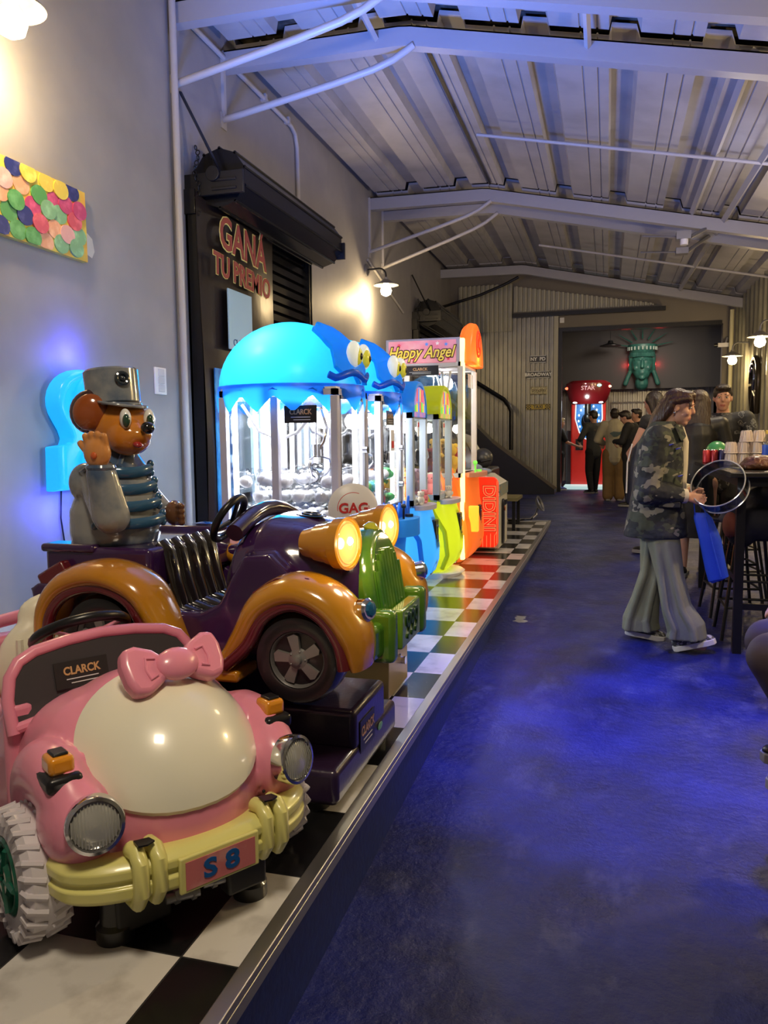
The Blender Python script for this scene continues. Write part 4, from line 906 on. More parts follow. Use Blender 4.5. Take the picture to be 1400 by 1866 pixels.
# braid across the jacket front
braid = mat('blue_braid_gloss', (.03, .10, .20), .15, coat=1)
for k, z_ in enumerate((1.395, 1.335, 1.275, 1.215)):
    mb = MB(); rx = .118+.012*k; pts = []
    for q in range(9):
        a = -1.5+q*.2; pts.append(V(hx_-.005+rx*1.13*math.cos(a), hy_+rx*1.06*math.sin(a), z_-.012*math.sin(PI*q/8)))
    mb.tube(pts, (.012, .020), 10, up=(0, 0, 1))
    for q in (0, -1):
        for dz in (-.016, .016): mb.ell(pts[q]+V(0, 0, dz), (.013, .013, .015))
    part('braid', mb, braid, jk)
mb = MB(); mb.tube([(hx_-.02, 2.40, 1.41), (hx_-.05, 2.38, 1.385), (hx_-.03, 2.385, 1.36)], .014, 8); mb.tube([(hx_+.055, hy_-.05, 1.445), (hx_+.06, hy_-.08, 1.41), (hx_+.09, hy_-.08, 1.385)], .011, 8); part('collar', mb, coatm, jk)
# ------------------------------------------------------------------ crane machines
EX, EY, EZ = V(1, 0, 0), V(0, 1, 0), V(0, 0, 1)
frame_m = mat('pale_lilac_frame', (.50, .50, .58), .35)
cy_glow = glow_mat('cyan_dome_plastic', (.03, .50, .88), .7, .3)
bl_plastic = glow_mat('blue_skirt_plastic', (.012, .20, .80), .5, .3)
body_blue = glow_mat('light_blue_body', (.06, .42, .85), .5, .3, .16, (.03, .35, .9))
body_yel = glow_mat('yellow_body', (.60, .66, .02), .5, .3, .22, (.7, .75, .02))
body_or = glow_mat('orange_body', (.9, .25, .05), .5, .3, .75, (1, .24, .03))
def posts(t, xb, xf, y0, y1, z0, z1, r=.022, mt=None, mid=True):
    P = [(xb, y0), (xf, y0), (xb, y1), (xf, y1)]+([((xb+xf)/2-.02, y0)] if mid else [])
    for x_, y_ in P: mb = MB(); mb.box((x_-r, y_-r, z0+.02), (x_+r, y_+r, z1-.02)); part('corner_post', mb, mt or frame_m, t, bevel=.004)
    for z_ in (z0, z1):
        mb = MB()
        for a, b_ in (((xb, y0), (xf, y0)), ((xf, y0), (xf, y1)), ((xf, y1), (xb, y1)), ((xb, y1), (xb, y0))): mb.box((min(a[0], b_[0])-r*.8, min(a[1], b_[1])-r*.8, z_-r*.8), (max(a[0], b_[0])+r*.8, max(a[1], b_[1])+r*.8, z_+r*.8))
        part('cabinet_frame', mb, mt or frame_m, t)
    for lo, hi, nm in (((xb+r, y0-.003, z0), (xf-r, y0+.003, z1), 'side_pane'), ((xf-.003, y0+r, z0), (xf+.003, y1-r, z1), 'door_pane'), ((xb+r, y1-.003, z0), (xf-r, y1+.003, z1), 'side_pane')):
        mb = MB(); mb.box(lo, hi); part(nm, mb, clear, t)
def claw(t, x_, y_, ztop, zc, mt=chrome, cable=True):
    mb = MB(); mb.box((x_-.06, y_-.05, ztop-.06), (x_+.06, y_+.05, ztop)); mb.cyl((x_, y_, ztop-.06), (x_, y_, zc+.09), .006); mb.cyl((x_, y_, zc+.02), (x_, y_, zc+.1), .03)
    for k in range(3):
        a = 2*PI*k/3+.4; d = V(math.cos(a), math.sin(a), 0); c = V(x_, y_, zc)
        mb.tube([c+EZ*.03+d*.02, c+d*.08+EZ*.01, c+d*.09-EZ*.04, c+d*.05-EZ*.09, c+d*.02-EZ*.1], .006, 6)
    if cable: mb.tube([(x_+.03, y_, ztop-.05), (x_+.07, y_, ztop-.18), (x_+.05, y_, zc+.12), (x_+.02, y_, zc+.07)], .010, 8)
    part('claw', mb, mt, t)
def dome_machine(y0, y1, label, energy, capsule_kind):
    xf, xb = -1.50, -2.20; yc = (y0+y1)/2; xc = -1.88
    t = thing('crane_machine', label, 'claw machine', (xc, yc, .3), group='blue domed crane machines')
    # body
    mb = MB(); hw = (y1-y0)/2
    mb.rings([[V(xc+rx*math.copysign(abs(math.cos(a))**.5, math.cos(a))+dx, yc+(hw+dy)*math.copysign(abs(math.sin(a))**.5, math.sin(a)), z_) for a in [2*PI*j/40 for j in range(40)]]
              for z_, rx, dx, dy in ((.33, .34, .0, -.02), (.4, .38, .02, .02), (.6, .41, .04, .02), (.8, .42, .05, .01), (.93, .38, .02, .02), (.97, .36, .01, .01))])
    bd = part('lower_body', mb, body_blue, t)
    mb = MB()   # jagged collar leaves
    for (o, u, span) in ((V(xb-.03, y0-.04, .9), EX, .78), (V(xf+.05, y0-.02, .9), EY, y1-y0+.04)):
        poly = [(0, -.10)]+[(span, -.10)]; n_ = 9
        poly += [(span-span*k/n_, (.13 if k % 2 == 0 else .03)+(.03 if k in (0, n_) else 0)) for k in range(n_+1)]
        mb.plate(o, u, EZ, poly, .02)
    part('jagged_collar', mb, bl_plastic, bd, bevel=.006)
    mb = MB(); mb.box((xb, y0, .955), (xf, y1, .985)); part('prize_floor', mb, white, t)
    mb = MB(); mb.box((xb-.01, y0-.01, 1.75), (xf+.01, y1+.01, 1.79)); part('cabinet_roof', mb, white, t)
    mb = MB(); mb.box((xb-.01, y0+.02, .98), (xb+.0, y1-.02, 1.75)); part('back_panel', mb, pane_mat('tinted_back', (.7, .85, .95), .15), t)
    posts(t, xb, xf, y0, y1, .97, 1.76)
    for x_, y_ in ((xb+.04, y1-.03), (xb+.05, y0+.04), (xf-.05, y1-.04)):
        mb = MB(); mb.box((x_-.012, y_-.012, 1.0), (x_+.012, y_+.012, 1.74)); part('led_tube', mb, led_white, t)
    mb = MB(); mb.box((xb+.1, y0+.1, 1.738), (xf-.1, y1-.1, 1.75)); part('ceiling_light', mb, mat('ceiling_led', (1, 1, 1), .5, emit=(.95, .97, 1), es=5), t)
    claw(t, xf-.2, yc-.06, 1.74, 1.36)
    mb = MB(); mb.tube([(xb+.09, y0+.06, 1.70), (xb+.2, y0+.06, 1.54), (xb+.33, y0+.06, 1.49), (xb+.44, y0+.06, 1.53), (xf-.16, y0+.06, 1.64)], .010, 8); part('cable', mb, mat('white_cable', (.6, .6, .62), .4), t)
    # door with lock
    mb = MB(); mb.box((xf+.004, y0+.03, 1.0), (xf+.02, y0+.05, 1.74)); mb.box((xf+.004, y1-.05, 1.0), (xf+.02, y1-.03, 1.74)); mb.box((xf+.004, y0+.03, 1.72), (xf+.02, y1-.03, 1.74)); mb.box((xf+.004, y0+.03, 1.0), (xf+.02, y1-.03, 1.02)); dr = part('door_frame', mb, steel, t)
    for z_ in (1.15, 1.42): mb = MB(); mb.cyl((xf+.01, y1-.05, z_), (xf+.04, y1-.05, z_), .022); part('lock', mb, chrome, dr)
    light('crane_light', 'POINT', (xc, yc, 1.62), energy*1.3, (.93, .96, 1), .06)
    # dome with wavy skirt
    rx, ry = .455, (y1-y0)/2+.12; n_ = 112; R = []; nw = 13
    def skirt(a): q = (nw*a/(2*PI)) % 1; return 1-abs(2*q-1)
    prof = [(1.0, 0, 1), (1.02, .045, 1), (1.015, .075, 0)]
    for q, dz, wv in prof: R.append([V(xc+rx*q*math.cos(a), yc+ry*q*math.sin(a), 1.70+dz-wv*(.10*skirt(a)-.045)) for a in [2*PI*j/n_ for j in range(n_)]])
    R.append([V(xc+rx*1.0*math.cos(a), yc+ry*1.0*math.sin(a), 1.81) for a in [2*PI*j/n_ for j in range(n_)]])
    top = []
    for k in range(0, 13):
        b_ = PI/2*k/12.3; top.append([V(xc+rx*.985*math.cos(b_)*math.cos(a), yc+ry*.985*math.cos(b_)*math.sin(a), 1.80+.40*math.sin(b_)) for a in [2*PI*j/n_ for j in range(n_)]])
    mb = MB(); mb.rings(top, cap=False); mb.add([v for v in top[-1]], [tuple(range(n_))]); dm = part('dome', mb, cy_glow, t)
    mb = MB(); mb.rings(R, cap=False); part('dome_skirt', mb, bl_plastic, dm)
    light('dome_light', 'POINT', (xc-.06, yc-.20, 2.01), energy*.30, (.75, .95, 1), .05)
    # brow mask and eyes facing the aisle
    def dp(a, b_, off=.012):
        return V(xc+(rx+off)*math.cos(b_)*math.cos(a), yc+(ry+off)*math.cos(b_)*math.sin(a), 1.80+(.41+off)*math.sin(b_))
    outl = [(-1.0, .95), (-.62, .98), (-.5, 1.12), (-.2, .98), (0, 1.2), (.2, .98), (.5, 1.12), (.62, .98), (1.0, .95), (.86, .62), (.80, .55), (.85, .25), (.62, .1), (.4, .22), (.2, .02), (0, .16), (-.2, .02), (-.4, .22), (-.62, .1), (-.85, .25), (-.80, .55), (-.86, .62)]
    cen = (0, .6); ring0 = [dp(a*.72, b_, -.01) for a, b_ in outl]; ring1 = [dp(a*.72, b_, .022) for a, b_ in outl]
    ring2 = [dp(a*.45, cen[1]+(b_-cen[1])*.6, .03) for a, b_ in outl]; ring3 = [dp(a*.1, cen[1]+(b_-cen[1])*.1, .035) for a, b_ in outl]
    mb = MB(); mb.rings([ring0, ring1, ring2, ring3]); part('brow_mask', mb, glow_mat('mask_plastic', (.03, .46, .88), .6, .3, .22, (.0, .40, .9)), dm, bevel=.006)
    for q, s_ in enumerate((-1, 1)):
        c = V(xf+.06, yc+s_*.095, 1.985)
        mb = MB(); mb.ell(c, (.042, .068, .078)); e_ = part('eye', mb, mat('glowing_eye_white', (.8, .85, .8), .3, emit=(.8, .9, .8), es=.35), t)
        mb = MB(); mb.ell(c+V(.017, .012*-s_-.008, -.01), (.034, .043, .056)); part('iris', mb, mat('yellow_iris', (.65, .62, .05), .3, emit=(.7, .65, .05), es=.25), e_)
        mb = MB(); mb.ell(c+V(.036, .010*-s_-.012, -.014), (.02, .02, .026)); part('pupil', mb, blackp, e_)
    for k in range(2):   # droopy muzzle relief
        pass
    mb = MB(); mb.tube([V(xc+(rx+.02)*math.cos(a), yc+(ry+.02)*math.sin(a), 1.835+.04*abs(math.sin(a*5))) for a in [-.75+.1*k for k in range(16)]], (.012, .022), 10, up=(0, 0, 1)); part('muzzle_ridge', mb, bl_plastic, dm)
    # control shelf
    mb = MB(); mb.rings([[V(xf+.10+.11*math.cos(a), yc+.2*math.sin(a), z_) for a in [2*PI*j/28 for j in range(28)]] for z_ in (.80, .90, .92)]); cs = part('control_shelf', mb, body_blue, t)
    mb = MB(); mb.cyl((xf+.12, yc-.08, .92), (xf+.12, yc-.08, 1.0), .008); mb.ell((xf+.12, yc-.08, 1.01), .018); mb.cyl((xf+.12, yc+.08, .92), (xf+.12, yc+.08, .94), .03); part('joystick', mb, blackp, cs)
    return t, xb, xf, yc
d1 = dome_machine(4.27, 4.82, 'nearer blue domed crane machine glowing white inside', 34, 0)
d2 = dome_machine(5.15, 5.72, 'farther blue domed crane machine half behind the first dome', 34, 1)
sticker(d1[0], (-1.70, 4.243, 1.635), EX, EZ, .20, .10)
sticker(d2[0], (-1.475, 5.36, 1.63), EY, EZ, .19, .10)
mb = MB(); mb.box((-1.476, 5.37, 1.40), (-1.472, 5.46, 1.55)); mb.box((-1.471, 5.385, 1.42), (-1.47, 5.445, 1.47), 1); part('price_tag', mb, [white, mat('red_ink', (.6, .03, .03), .5)], d2[0])
# capsules
def capsule(name, label, grp, c, shell_c, toy, r=.066):
    t = thing(name, label, 'toy capsule', c, group=grp)
    mb = MB(); mb.ell(c, r, nu=18, nv=12); part('shell', mb, pane_mat('capsule_shell_'+shell_c[0], shell_c[1], .09, .08), t)
    mb = MB(); rr = random.Random(hash(str(c)) % 999)
    for k in range(3): mb.ell(Vector(c)+V(rr.uniform(-.3, .3)*r, rr.uniform(-.3, .3)*r, rr.uniform(-.4, .1)*r), (r*.62, r*.52, r*.48), nu=10, nv=7)
    part('toy', mb, toy, t); return t
toys = [mat('toy_'+n_, c, .5) for n_, c in (('white', (.75, .73, .75)), ('green', (.1, .5, .15)), ('pink', (.7, .12, .25)), ('blue', (.05, .2, .6)), ('grey', (.4, .4, .45)), ('teal', (.05, .5, .6)), ('yellow', (.75, .6, .1)))]
protoc = {}
def heap(y0, y1, kinds, lab, grp, seed, nmax):
    rr = random.Random(seed); n_ = 0
    for lv in range(3):
        for i in range(5):
            for j in range(4):
                x_ = -2.11+i*.133+(.066 if lv % 2 else 0); y_ = y0+.075+j*.133+(.066 if lv % 2 else 0)
                if x_ > -1.56 or y_ > y1-.07 or n_ >= nmax: continue
                if lv == 1 and (x_ > -1.60) : continue
                if lv == 2 and (i == 3 or j == 1) : continue
                z_ = 1.053+lv*.098+rr.uniform(-.004, .004); k = kinds[rr.randrange(len(kinds))]; x_ += rr.uniform(-.006, .006)
                key = (grp, k)
                if key not in protoc:
                    protoc[key] = capsule('toy_capsule', lab % ['white', 'green', 'pink', 'blue', 'grey', 'teal', 'yellow'][k], grp, (x_, y_, z_), ('clear', (.95, .96, .97)), toys[k])
                else: dup(protoc[key], (x_, y_, z_), rr.uniform(0, 6))
                n_ += 1
heap(4.27, 4.82, [0, 0, 0, 4, 0], 'clear capsule with a %s toy in the nearer domed machine', 'capsules in the nearer domed machine', 4, 62)
heap(5.15, 5.72, [1, 2, 3, 5, 0, 4], 'clear capsule with a %s toy in the farther domed machine', 'capsules in the farther domed machine', 9, 62)
# ---- small arched machines
def sculpt_body(t, xb, xf, y0, y1, m_, z1=.95, bulge=.16):
    yc = (y0+y1)/2; hw = (y1-y0)/2; R = []
    for z_, f0, wq in ((.33, -.02, -.02), (.36, .35, .0), (.43, .82, .015), (.52, 1.0, .025), (.62, 1.02, .03), (.72, .95, .03), (.82, .82, .02), (.9, .68, .01), (z1, .58, .0)):
        row = []
        for j in range(40):
            a = 2*PI*j/40; c_, s_ = math.cos(a), math.sin(a); cx = (xb+xf)/2; hx = (xf-xb)/2
            x_ = cx+hx*math.copysign(abs(c_)**.4, c_); y_ = yc+(hw+wq)*math.copysign(abs(s_)**.55, s_)
            if c_ > 0: x_ += bulge*f0*(abs(c_)**.7)
            row.append(V(x_, y_, z_))
        R.append(row)
    mb = MB(); mb.rings(R); bd = part('lower_body', mb, m_, t)
    # swept ribs like folded wings on the near side, coin slot on the front
    mb = MB(); mb.tube([(xf-.10, y0-.01, z1+.08), (xf-.02, y0-.012, z1-.1), (xf+.07, y0-.004, .7), (xf+.09, y0+.01, .5), (xf+.04, y0+.02, .38)], (.010, .02), 10, up=(1, 0, 0))
    mb.tube([(xf-.25, y0-.01, z1+.14), (xf-.16, y0-.018, z1-.05), (xf-.07, y0-.014, .7), (xf-.04, y0-.01, .5), (xf-.08, y0, .38)], (.008, .02), 10, up=(1, 0, 0))
    part('moulded_rib', mb, m_, bd)
    mb = MB(); mb.box((xf+bulge*.5, yc-.03, .62), (xf+bulge*.97, yc+.09, .84)); cp = part('coin_panel', mb, blackp, t, bevel=.01)
    mb = MB(); mb.cyl((xf+bulge*.95, yc+.03, .79), (xf+bulge+.006, yc+.03, .79), .012); mb.box((xf+bulge*.95, yc+.01, .66), (xf+bulge+.004, yc+.05, .72)); part('coin_slot', mb, chrome, cp)
    mb = MB(); mb.torus((xf+bulge*.78, yc+.0, .46), (1, 0, -.35), .055, .010, 28, 8); part('prize_chute_rim', mb, chrome, bd)
    return bd
def arched(y0, y1, xb, xf, m_, label, headm):
    yc = (y0+y1)/2; hw = (y1-y0)/2
    t = thing('crane_machine', label, 'claw machine', (xf-.3, yc, .3), group='arched crane machines')
    sculpt_body(t, xb, xf, y0, y1, m_)
    posts(t, xb, xf, y0+.01, y1-.01, .99, 1.66, .028, mat('blue_grey_frame', (.35, .42, .5), .35), mid=False)
    mb = MB(); mb.box((xb, y0+.02, .95), (xf+.0, y1-.02, .985)); part('prize_floor', mb, white, t)
    R = []
    def arc(x_, k=1.0): return [V(x_, yc-hw*k, 1.65)]+[V(x_, yc-hw*k*math.cos(PI*q/16), 1.70+(.225*k)*math.sin(PI*q/16)) for q in range(17)]+[V(x_, yc+hw*k, 1.65)]
    mb = MB(); mb.rings([arc(xf-.28, .97), arc(xf-.2, 1.02), arc(xf+.0, 1.04), arc(xf+.03, 1.0), arc(xf+.03, .88), arc(xf+.015, .84)]); hd_ = part('arched_header', mb, m_, t)
    mb = MB(); mb.rings([arc(xf+.012, .83), arc(xf+.026, .82)]); sg = part('sign_panel', mb, headm, hd_)
    rnd = random.Random(5); mb = MB()
    for k in range(7): y_ = yc-.16+k*.053; mb.plate((xf+.028, y_, 1.69), EY, EZ, [(-.02, 0), (.02, 0), (.016, .05+.03*math.sin(k*.5)), (-.016, .05+.03*math.sin(k*.5))], .003, k % 4)
    part('sign_letters', mb, [mat('sign_'+str(k), c, .4, emit=c, es=.6) for k, c in enumerate(((.1, .7, .1), (.9, .7, .05), (.1, .3, .9), (.9, .1, .1)))], sg)
    mb = MB()
    for k in range(5): mb.plate((xf+.027, yc-.1+k*.05, 1.77), EY, EZ, [(-.01, 0), (.01, 0), (.018, .09), (-.005, .1)], .003, k % 4)
    part('sign_rays', mb, [mat('sign_'+str(k), (1, 1, 1)) for k in (3, 2, 1, 3)], sg)
    mb = MB(); mb.box((xf-.03, y0+.03, 1.0), (xf-.012, y0+.05, 1.64)); part('led_tube', mb, mat('warm_led', (1, .8, .5), .5, emit=(1, .82, .5), es=4), t)
    claw(t, (xb+xf)/2+.1, yc, 1.64, 1.36, steel)
    # control ledge with little toys
    mb = MB(); mb.rings([[V(xf+.05+.10*math.cos(a), yc+(hw-.03)*math.sin(a), z_) for a in [2*PI*j/28 for j in range(28)]] for z_ in (.93, .965)]); part('control_ledge', mb, frame_m, t)
    light('arched_light', 'POINT', ((xb+xf)/2, yc, 1.58), 9, (1, .95, .8), .05)
    light('arched_body_light', 'POINT', ((xb+xf)/2+.15, yc, .65), 7, (.9, .95, 1), .08)
    return t, yc
sgn1 = mat('rainbow_sign_blue', (.1, .2, .7), .4, emit=(.15, .2, .6), es=.6, noise=(9, (.8, .2, .2), .4, .6))
sgn2 = mat('rainbow_sign_yellow', (.2, .5, .1), .4, emit=(.4, .5, .1), es=.6, noise=(9, (.8, .2, .2), .4, .6))
a3 = arched(5.83, 6.30, -2.05, -1.45, body_blue, 'light blue arched crane machine right of the domed ones', sgn1)
a4 = arched(6.42, 6.95, -2.0, -1.37, body_yel, 'yellow arched crane machine with curved body', sgn2)
mb = MB(); mb.rings([[V(-1.42+rx*math.cos(a), 6.68+.27*math.sin(a), z_) for a in [2*PI*j/36 for j in range(36)]] for z_, rx in ((.3, .2), (.335, .24), (.345, .22))]); part('white_kick_rim', mb, white, a4[0])
mb = MB(); mb.lathe((-1.5, 5.72, .375), (.9, -.4, 0), [(-.02, .07), (.02, .072), (.03, .06)]); mb.box((-1.54, 5.7, .33), (-1.46, 5.76, .41), 1); part('caster_cover', mb, [white, mat('red_ink', (.6, .03, .03), .5)], a3[0])
# ---- tall plush crane machine with the pink sign
xb, xf, y0, y1 = -1.98, -1.29, 7.12, 7.86
HA = thing('plush_crane_machine', 'tall white framed crane machine with pink Happy Angel sign and orange lit front', 'claw machine', (-1.6, 7.5, .3))
mb = MB(); mb.box((xb, y0, .36), (xf-.02, y1, 1.12)); part('lower_cabinet', mb, mat('pink_cabinet', (.6, .08, .35), .4), HA, bevel=.01)
mb = MB(); mb.box((xb-.01, y0-.012, 2.14), (xf, y1, 2.39)); hdr = part('header', mb, frame_m, HA, bevel=.008)
mb = MB(); mb.box((xb+.02, y0-.02, 2.165), (xf-.04, y0-.01, 2.37)); sp_ = part('sign_panel', mb, mat('pink_sign', (.75, .2, .3), .4, emit=(.75, .2, .3), es=.42, noise=(6, (.85, .5, .5), .4, .65)), hdr)
for d_, mt_, b_ in ((.0, mat('dark_outline', (.05, .02, .01), .5), .010), (.003, mat('gold_letter', (.8, .6, .08), .3, emit=(.9, .65, .1), es=.4), .002)):
    text('sign_lettering', 'Happy Angel', .145, (-1.66, y0-.024-d_, 2.26), EX, EZ, mt_, hdr, .0015, b_, .82, shear=.35)
mb = MB()
def star(c, r, u, v):
    return [(c[0]+r*(1 if k % 2 == 0 else .45)*math.cos(PI*k/5+.3), c[1]+r*(1 if k % 2 == 0 else .45)*math.sin(PI*k/5+.3)) for k in range(10)]
for k, (a, b_) in enumerate(((-1.86, 2.33), (-1.60, 2.335), (-1.50, 2.34), (-1.72, 2.2), (-1.42, 2.33), (-1.9, 2.2), (-1.40, 2.2))): mb.plate((0, y0-.021, 0), EX, EZ, star((a, b_), .02, 0, 0), .003, k % 3)
part('sign_stars', mb, [mat('star_red', (.7, .05, .1), .4, emit=(.7, .05, .1), es=.4), mat('star_blue', (.1, .3, .8), .4, emit=(.1, .3, .8), es=.4), mat('star_white', (.9, .8, .8), .4, emit=(.9, .8, .8), es=.4)], hdr)
posts(HA, xb, xf, y0, y1, 1.14, 2.15, .025, white, mid=False)
sticker(HA, (-1.66, y0-.03, 2.10), EX, EZ, .34, .085)
mb = MB(); mb.box((xf-.005, y0-.02, .36), (xf+.035, y0+.03, 2.38)); part('led_tube', mb, mat('yellow_led', (1, .8, .4), .5, emit=(1, .72, .28), es=2.2), HA, bevel=.008)
mb = MB(); mb.box((xb, y0+.02, 1.12), (xf, y1-.02, 1.15)); part('prize_floor', mb, white, HA)
mb = MB(); mb.prism([(-.0, 0)]+[], 'x', 0, 1) if 0 else mb.rings([[V(x_, y0+.37-hw_*math.cos(PI*q/16) , 2.16+(.40)*sc*math.sin(PI*q/16)) for q in range(17)] for x_, hw_, sc in ((xf-.03, .37, .9), (xf+.03, .38, 1), (xf+.085, .36, .97), (xf+.10, .31, .86))]); tp = part('top_emblem', mb, body_or, HA, bevel=.02)
mb = MB(); c = V(xf+.10, y0+.37, 2.36); mb.torus(c, EX, .115, .012, 36, 8)
mb.torus(c, EX, .075, .008, 30, 8); mb.plate(c+V(.0, 0, 0), EY, EZ, [(-.05, -.04), (-.02, .05), (.0, .01), (.03, .06), (.055, -.03), (.02, -.05), (.0, -.02)], .015); part('emblem_relief', mb, mat('red_orange_glow', (.9, .06, .01), .4, emit=(1, .05, .01), es=.8), tp)
bdo = sculpt_body(HA, xf-.12, xf, y0, y1, body_or, 1.13, .13)
mb = MB(); mb.box((xf+.07, y0-.0, .62), (xf+.16, y0+.06, .86)); part('yellow_box', mb, mat('yellow_glow', (.9, .6, .05), .4, emit=(1, .6, .05), es=.7), HA, bevel=.01)
mb = MB(); mb.rings([[V(xf+.07+.11*math.cos(a), y0+.37+.33*math.sin(a), z_) for a in [2*PI*j/28 for j in range(28)]] for z_ in (1.12, 1.16)]); cl = part('control_ledge', mb, mat('peach_ledge', (.7, .3, .2), .4), HA)
mb = MB(); mb.cyl((xf+.1, y0+.2, 1.16), (xf+.1, y0+.2, 1.24), .008); mb.ell((xf+.1, y0+.2, 1.25), .022); mb.cyl((xf+.1, y0+.4, 1.16), (xf+.1, y0+.4, 1.18), .03); part('joystick', mb, mat('lime_button', (.2, .8, .1), .3, emit=(.2, .8, .1), es=.6), cl)
mb = MB(); mb.plate((xb+.46, y0-.006, .98), EX, EZ, star((0, 0), .07, 0, 0), .006); part('star_decal', mb, mat('pale_yellow_star', (.8, .75, .2), .4), HA)
claw(HA, -1.6, 7.4, 2.13, 1.75)
mb = MB(); mb.tube([(-1.5, 7.3, 2.1), (-1.47, 7.25, 1.8), (-1.44, 7.25, 1.9), (-1.42, 7.3, 2.1)], .012, 8); part('cable', mb, white, HA)
light('plush_crane_light', 'POINT', (-1.65, 7.5, 2.05), 11, (1, .95, .85), .08)
light('orange_body_light', 'POINT', (-1.36, 7.5, .75), 9, (1, .5, .2), .05)
light('orange_top_light', 'POINT', (-1.22, 7.49, 2.25), 3, (1, .6, .2), .03)
# plush toys
def plush(c, m_, label, s=1.0, grp='plush toys in the crane machines'):
    c = Vector(c); t = thing('plush_toy', label, 'plush toy', c, random.uniform(-.5, .5), group=grp, local=False)
    mb = MB(); mb.ell(c+EZ*.07*s, (.06*s, .055*s, .075*s)); mb.ell(c+EZ*.17*s, (.055*s, .052*s, .05*s))
    for q in (-1, 1): mb.ell(c+V(.045*q*s, 0, .2*s), .018*s); mb.ell(c+V(.06*q*s, -.03*s, .09*s), (.02*s, .02*s, .035*s)); mb.ell(c+V(.04*q*s, -.05*s, .02*s), (.024*s, .04*s, .022*s))
    part('body', mb, m_, t)
    for q in (-1, 1): mb = MB(); mb.ell(c+V(.02*q*s, -.049*s, .18*s), .006*s, nu=8, nv=6); part('eye', mb, blackp, t)
plf = [mat('plush_'+n_, c_, .9) for n_, c_ in (('yellow', (.75, .5, .05)), ('red', (.5, .03, .03)), ('white', (.7, .68, .6)), ('pink', (.75, .25, .3)), ('dark', (.05, .04, .04)), ('orange', (.8, .25, .04)), ('lilac', (.45, .4, .7)))]
for x_, y_, z_, k, s, lb in ((-1.42, 7.25, 1.15, 0, 1.3, 'yellow plush nearest the orange front in the tall machine'), (-1.36, 7.42, 1.15, 1, 1.1, 'red plush by the glass front of the tall machine'), (-1.58, 7.24, 1.15, 1, 1.1, 'red plush against the side glass of the tall machine'), (-1.72, 7.25, 1.15, 0, 1.4, 'yellow plush farther back against the tall machine side glass'), (-1.42, 7.6, 1.15, 2, 1.1, 'white plush at the front of the tall machine'), (-1.86, 7.28, 1.15, 4, 1.3, 'dark plush at the back of the tall machine'), (-1.6, 7.55, 1.15, 0, 1.5, 'yellow plush in the middle of the tall machine'),
                                (-1.45, 6.56, .985, 3, .9, 'pink plush in the yellow machine'), (-1.6, 6.6, .985, 6, 1.1, 'lilac plush in the yellow machine'), (-1.5, 6.8, .985, 2, .9, 'white plush in the yellow machine'), (-1.75, 6.75, .985, 0, 1.1, 'yellow plush in the yellow machine'),
                                (-1.52, 6.0, .985, 5, 1.1, 'orange plush in the light blue machine'), (-1.65, 6.1, .985, 0, 1.2, 'yellow plush in the light blue machine'), (-1.8, 6.0, .985, 5, 1.2, 'orange plush at the back of the light blue machine')):
    plush((x_, y_, z_), plf[k], lb, s)
for x_, y_, z_, k, lb in ((-1.40, 5.98, .965, 2, 'small white plush lying on the light blue machine ledge'), (-1.41, 6.16, .965, 3, 'small pink plush lying on the light blue machine ledge'), (-1.32, 6.7, .965, 2, 'small white plush lying on the yellow machine ledge')):
    plush((x_, y_, z_), plf[k], lb, .5)
# ---- red lit side panel game
DG = thing('arcade_cabinet', 'white arcade cabinet with red lit side panel and black handle strip', 'arcade machine', (-1.4, 8.4, .3))
y0 = 8.0
mb = MB(); mb.box((-1.85, y0+.04, .34), (-1.06, 8.72, .92)); mb.prism([(-1.85, .92), (-1.06, .92), (-1.06, 1.0), (-1.2, 1.09), (-1.85, 1.12)], 'y', y0+.04, 8.72); part('body', mb, mat('cream_cabinet', (.55, .52, .42), .4), DG, bevel=.01)
def rr_(w0, w1, h0, h1, r): 
    o = []
    for cx, cy, a0 in ((w1-r, h1-r, 0), (w0+r, h1-r, PI/2), (w0+r, h0+r, PI), (w1-r, h0+r, 1.5*PI)): o += [(cx+r*math.cos(a0+PI/2*k/6), cy+r*math.sin(a0+PI/2*k/6)) for k in range(7)]
    return o
mb = MB(); mb.plate((0, y0+.03, 0), EX, EZ, rr_(-1.8, -1.065, .36, 1.08, .06), .04); sd = part('side_panel', mb, mat('red_lit_panel', (.9, .03, .01), .35, emit=(1, .03, .008), es=.75), DG, bevel=.008)
for k, (b_, mt_) in enumerate(((.014, mat('dark_red_line', (.2, .01, .01), .5)), (.009, mat('orange_line', (1, .25, .08), .4, emit=(1, .22, .08), es=.8)), (.0, mat('red_letter_fill', (.9, .02, .01), .4, emit=(1, .02, .01), es=.8)))):
    text('panel_lettering', 'DIDINI', .17, (-1.16, y0-.012-.003*k, .76), (0, 0, -1), EX, mt_, sd, .001, b_, .92)
mb = MB()
for a, b_ in (((-1.075, .40), (-1.075, 1.04)), ((-1.14, .36), (-1.14, .5)), ((-1.22, .36), (-1.22, .55)), ((-1.075, .52), (-1.1, .48)), ((-1.1, .48), (-1.1, .36)), ((-1.18, .36), (-1.18, .48))): mb.tube([(a[0], y0-.012, a[1]), (b_[0], y0-.012, b_[1])], .003, 6)
part('panel_lines', mb, mat('orange_line', (1, .25, .08)), sd)
mb = MB(); mb.plate((-1.058, 0, 0), EY, EZ, rr_(8.22, 8.34, .36, .84, .05), .02); ph = part('handle_strip', mb, blackp, DG, bevel=.006)
mb = MB(); mb.torus((-1.03, 8.29, .74), EX, .022, .006, 20, 6); part('coin_door', mb, mat('copper', (.5, .2, .1), .3, .8), ph)
mb = MB(); mb.box((-1.06, 8.46, .76), (-1.045, 8.60, .81)); part('slot', mb, blackp, DG)
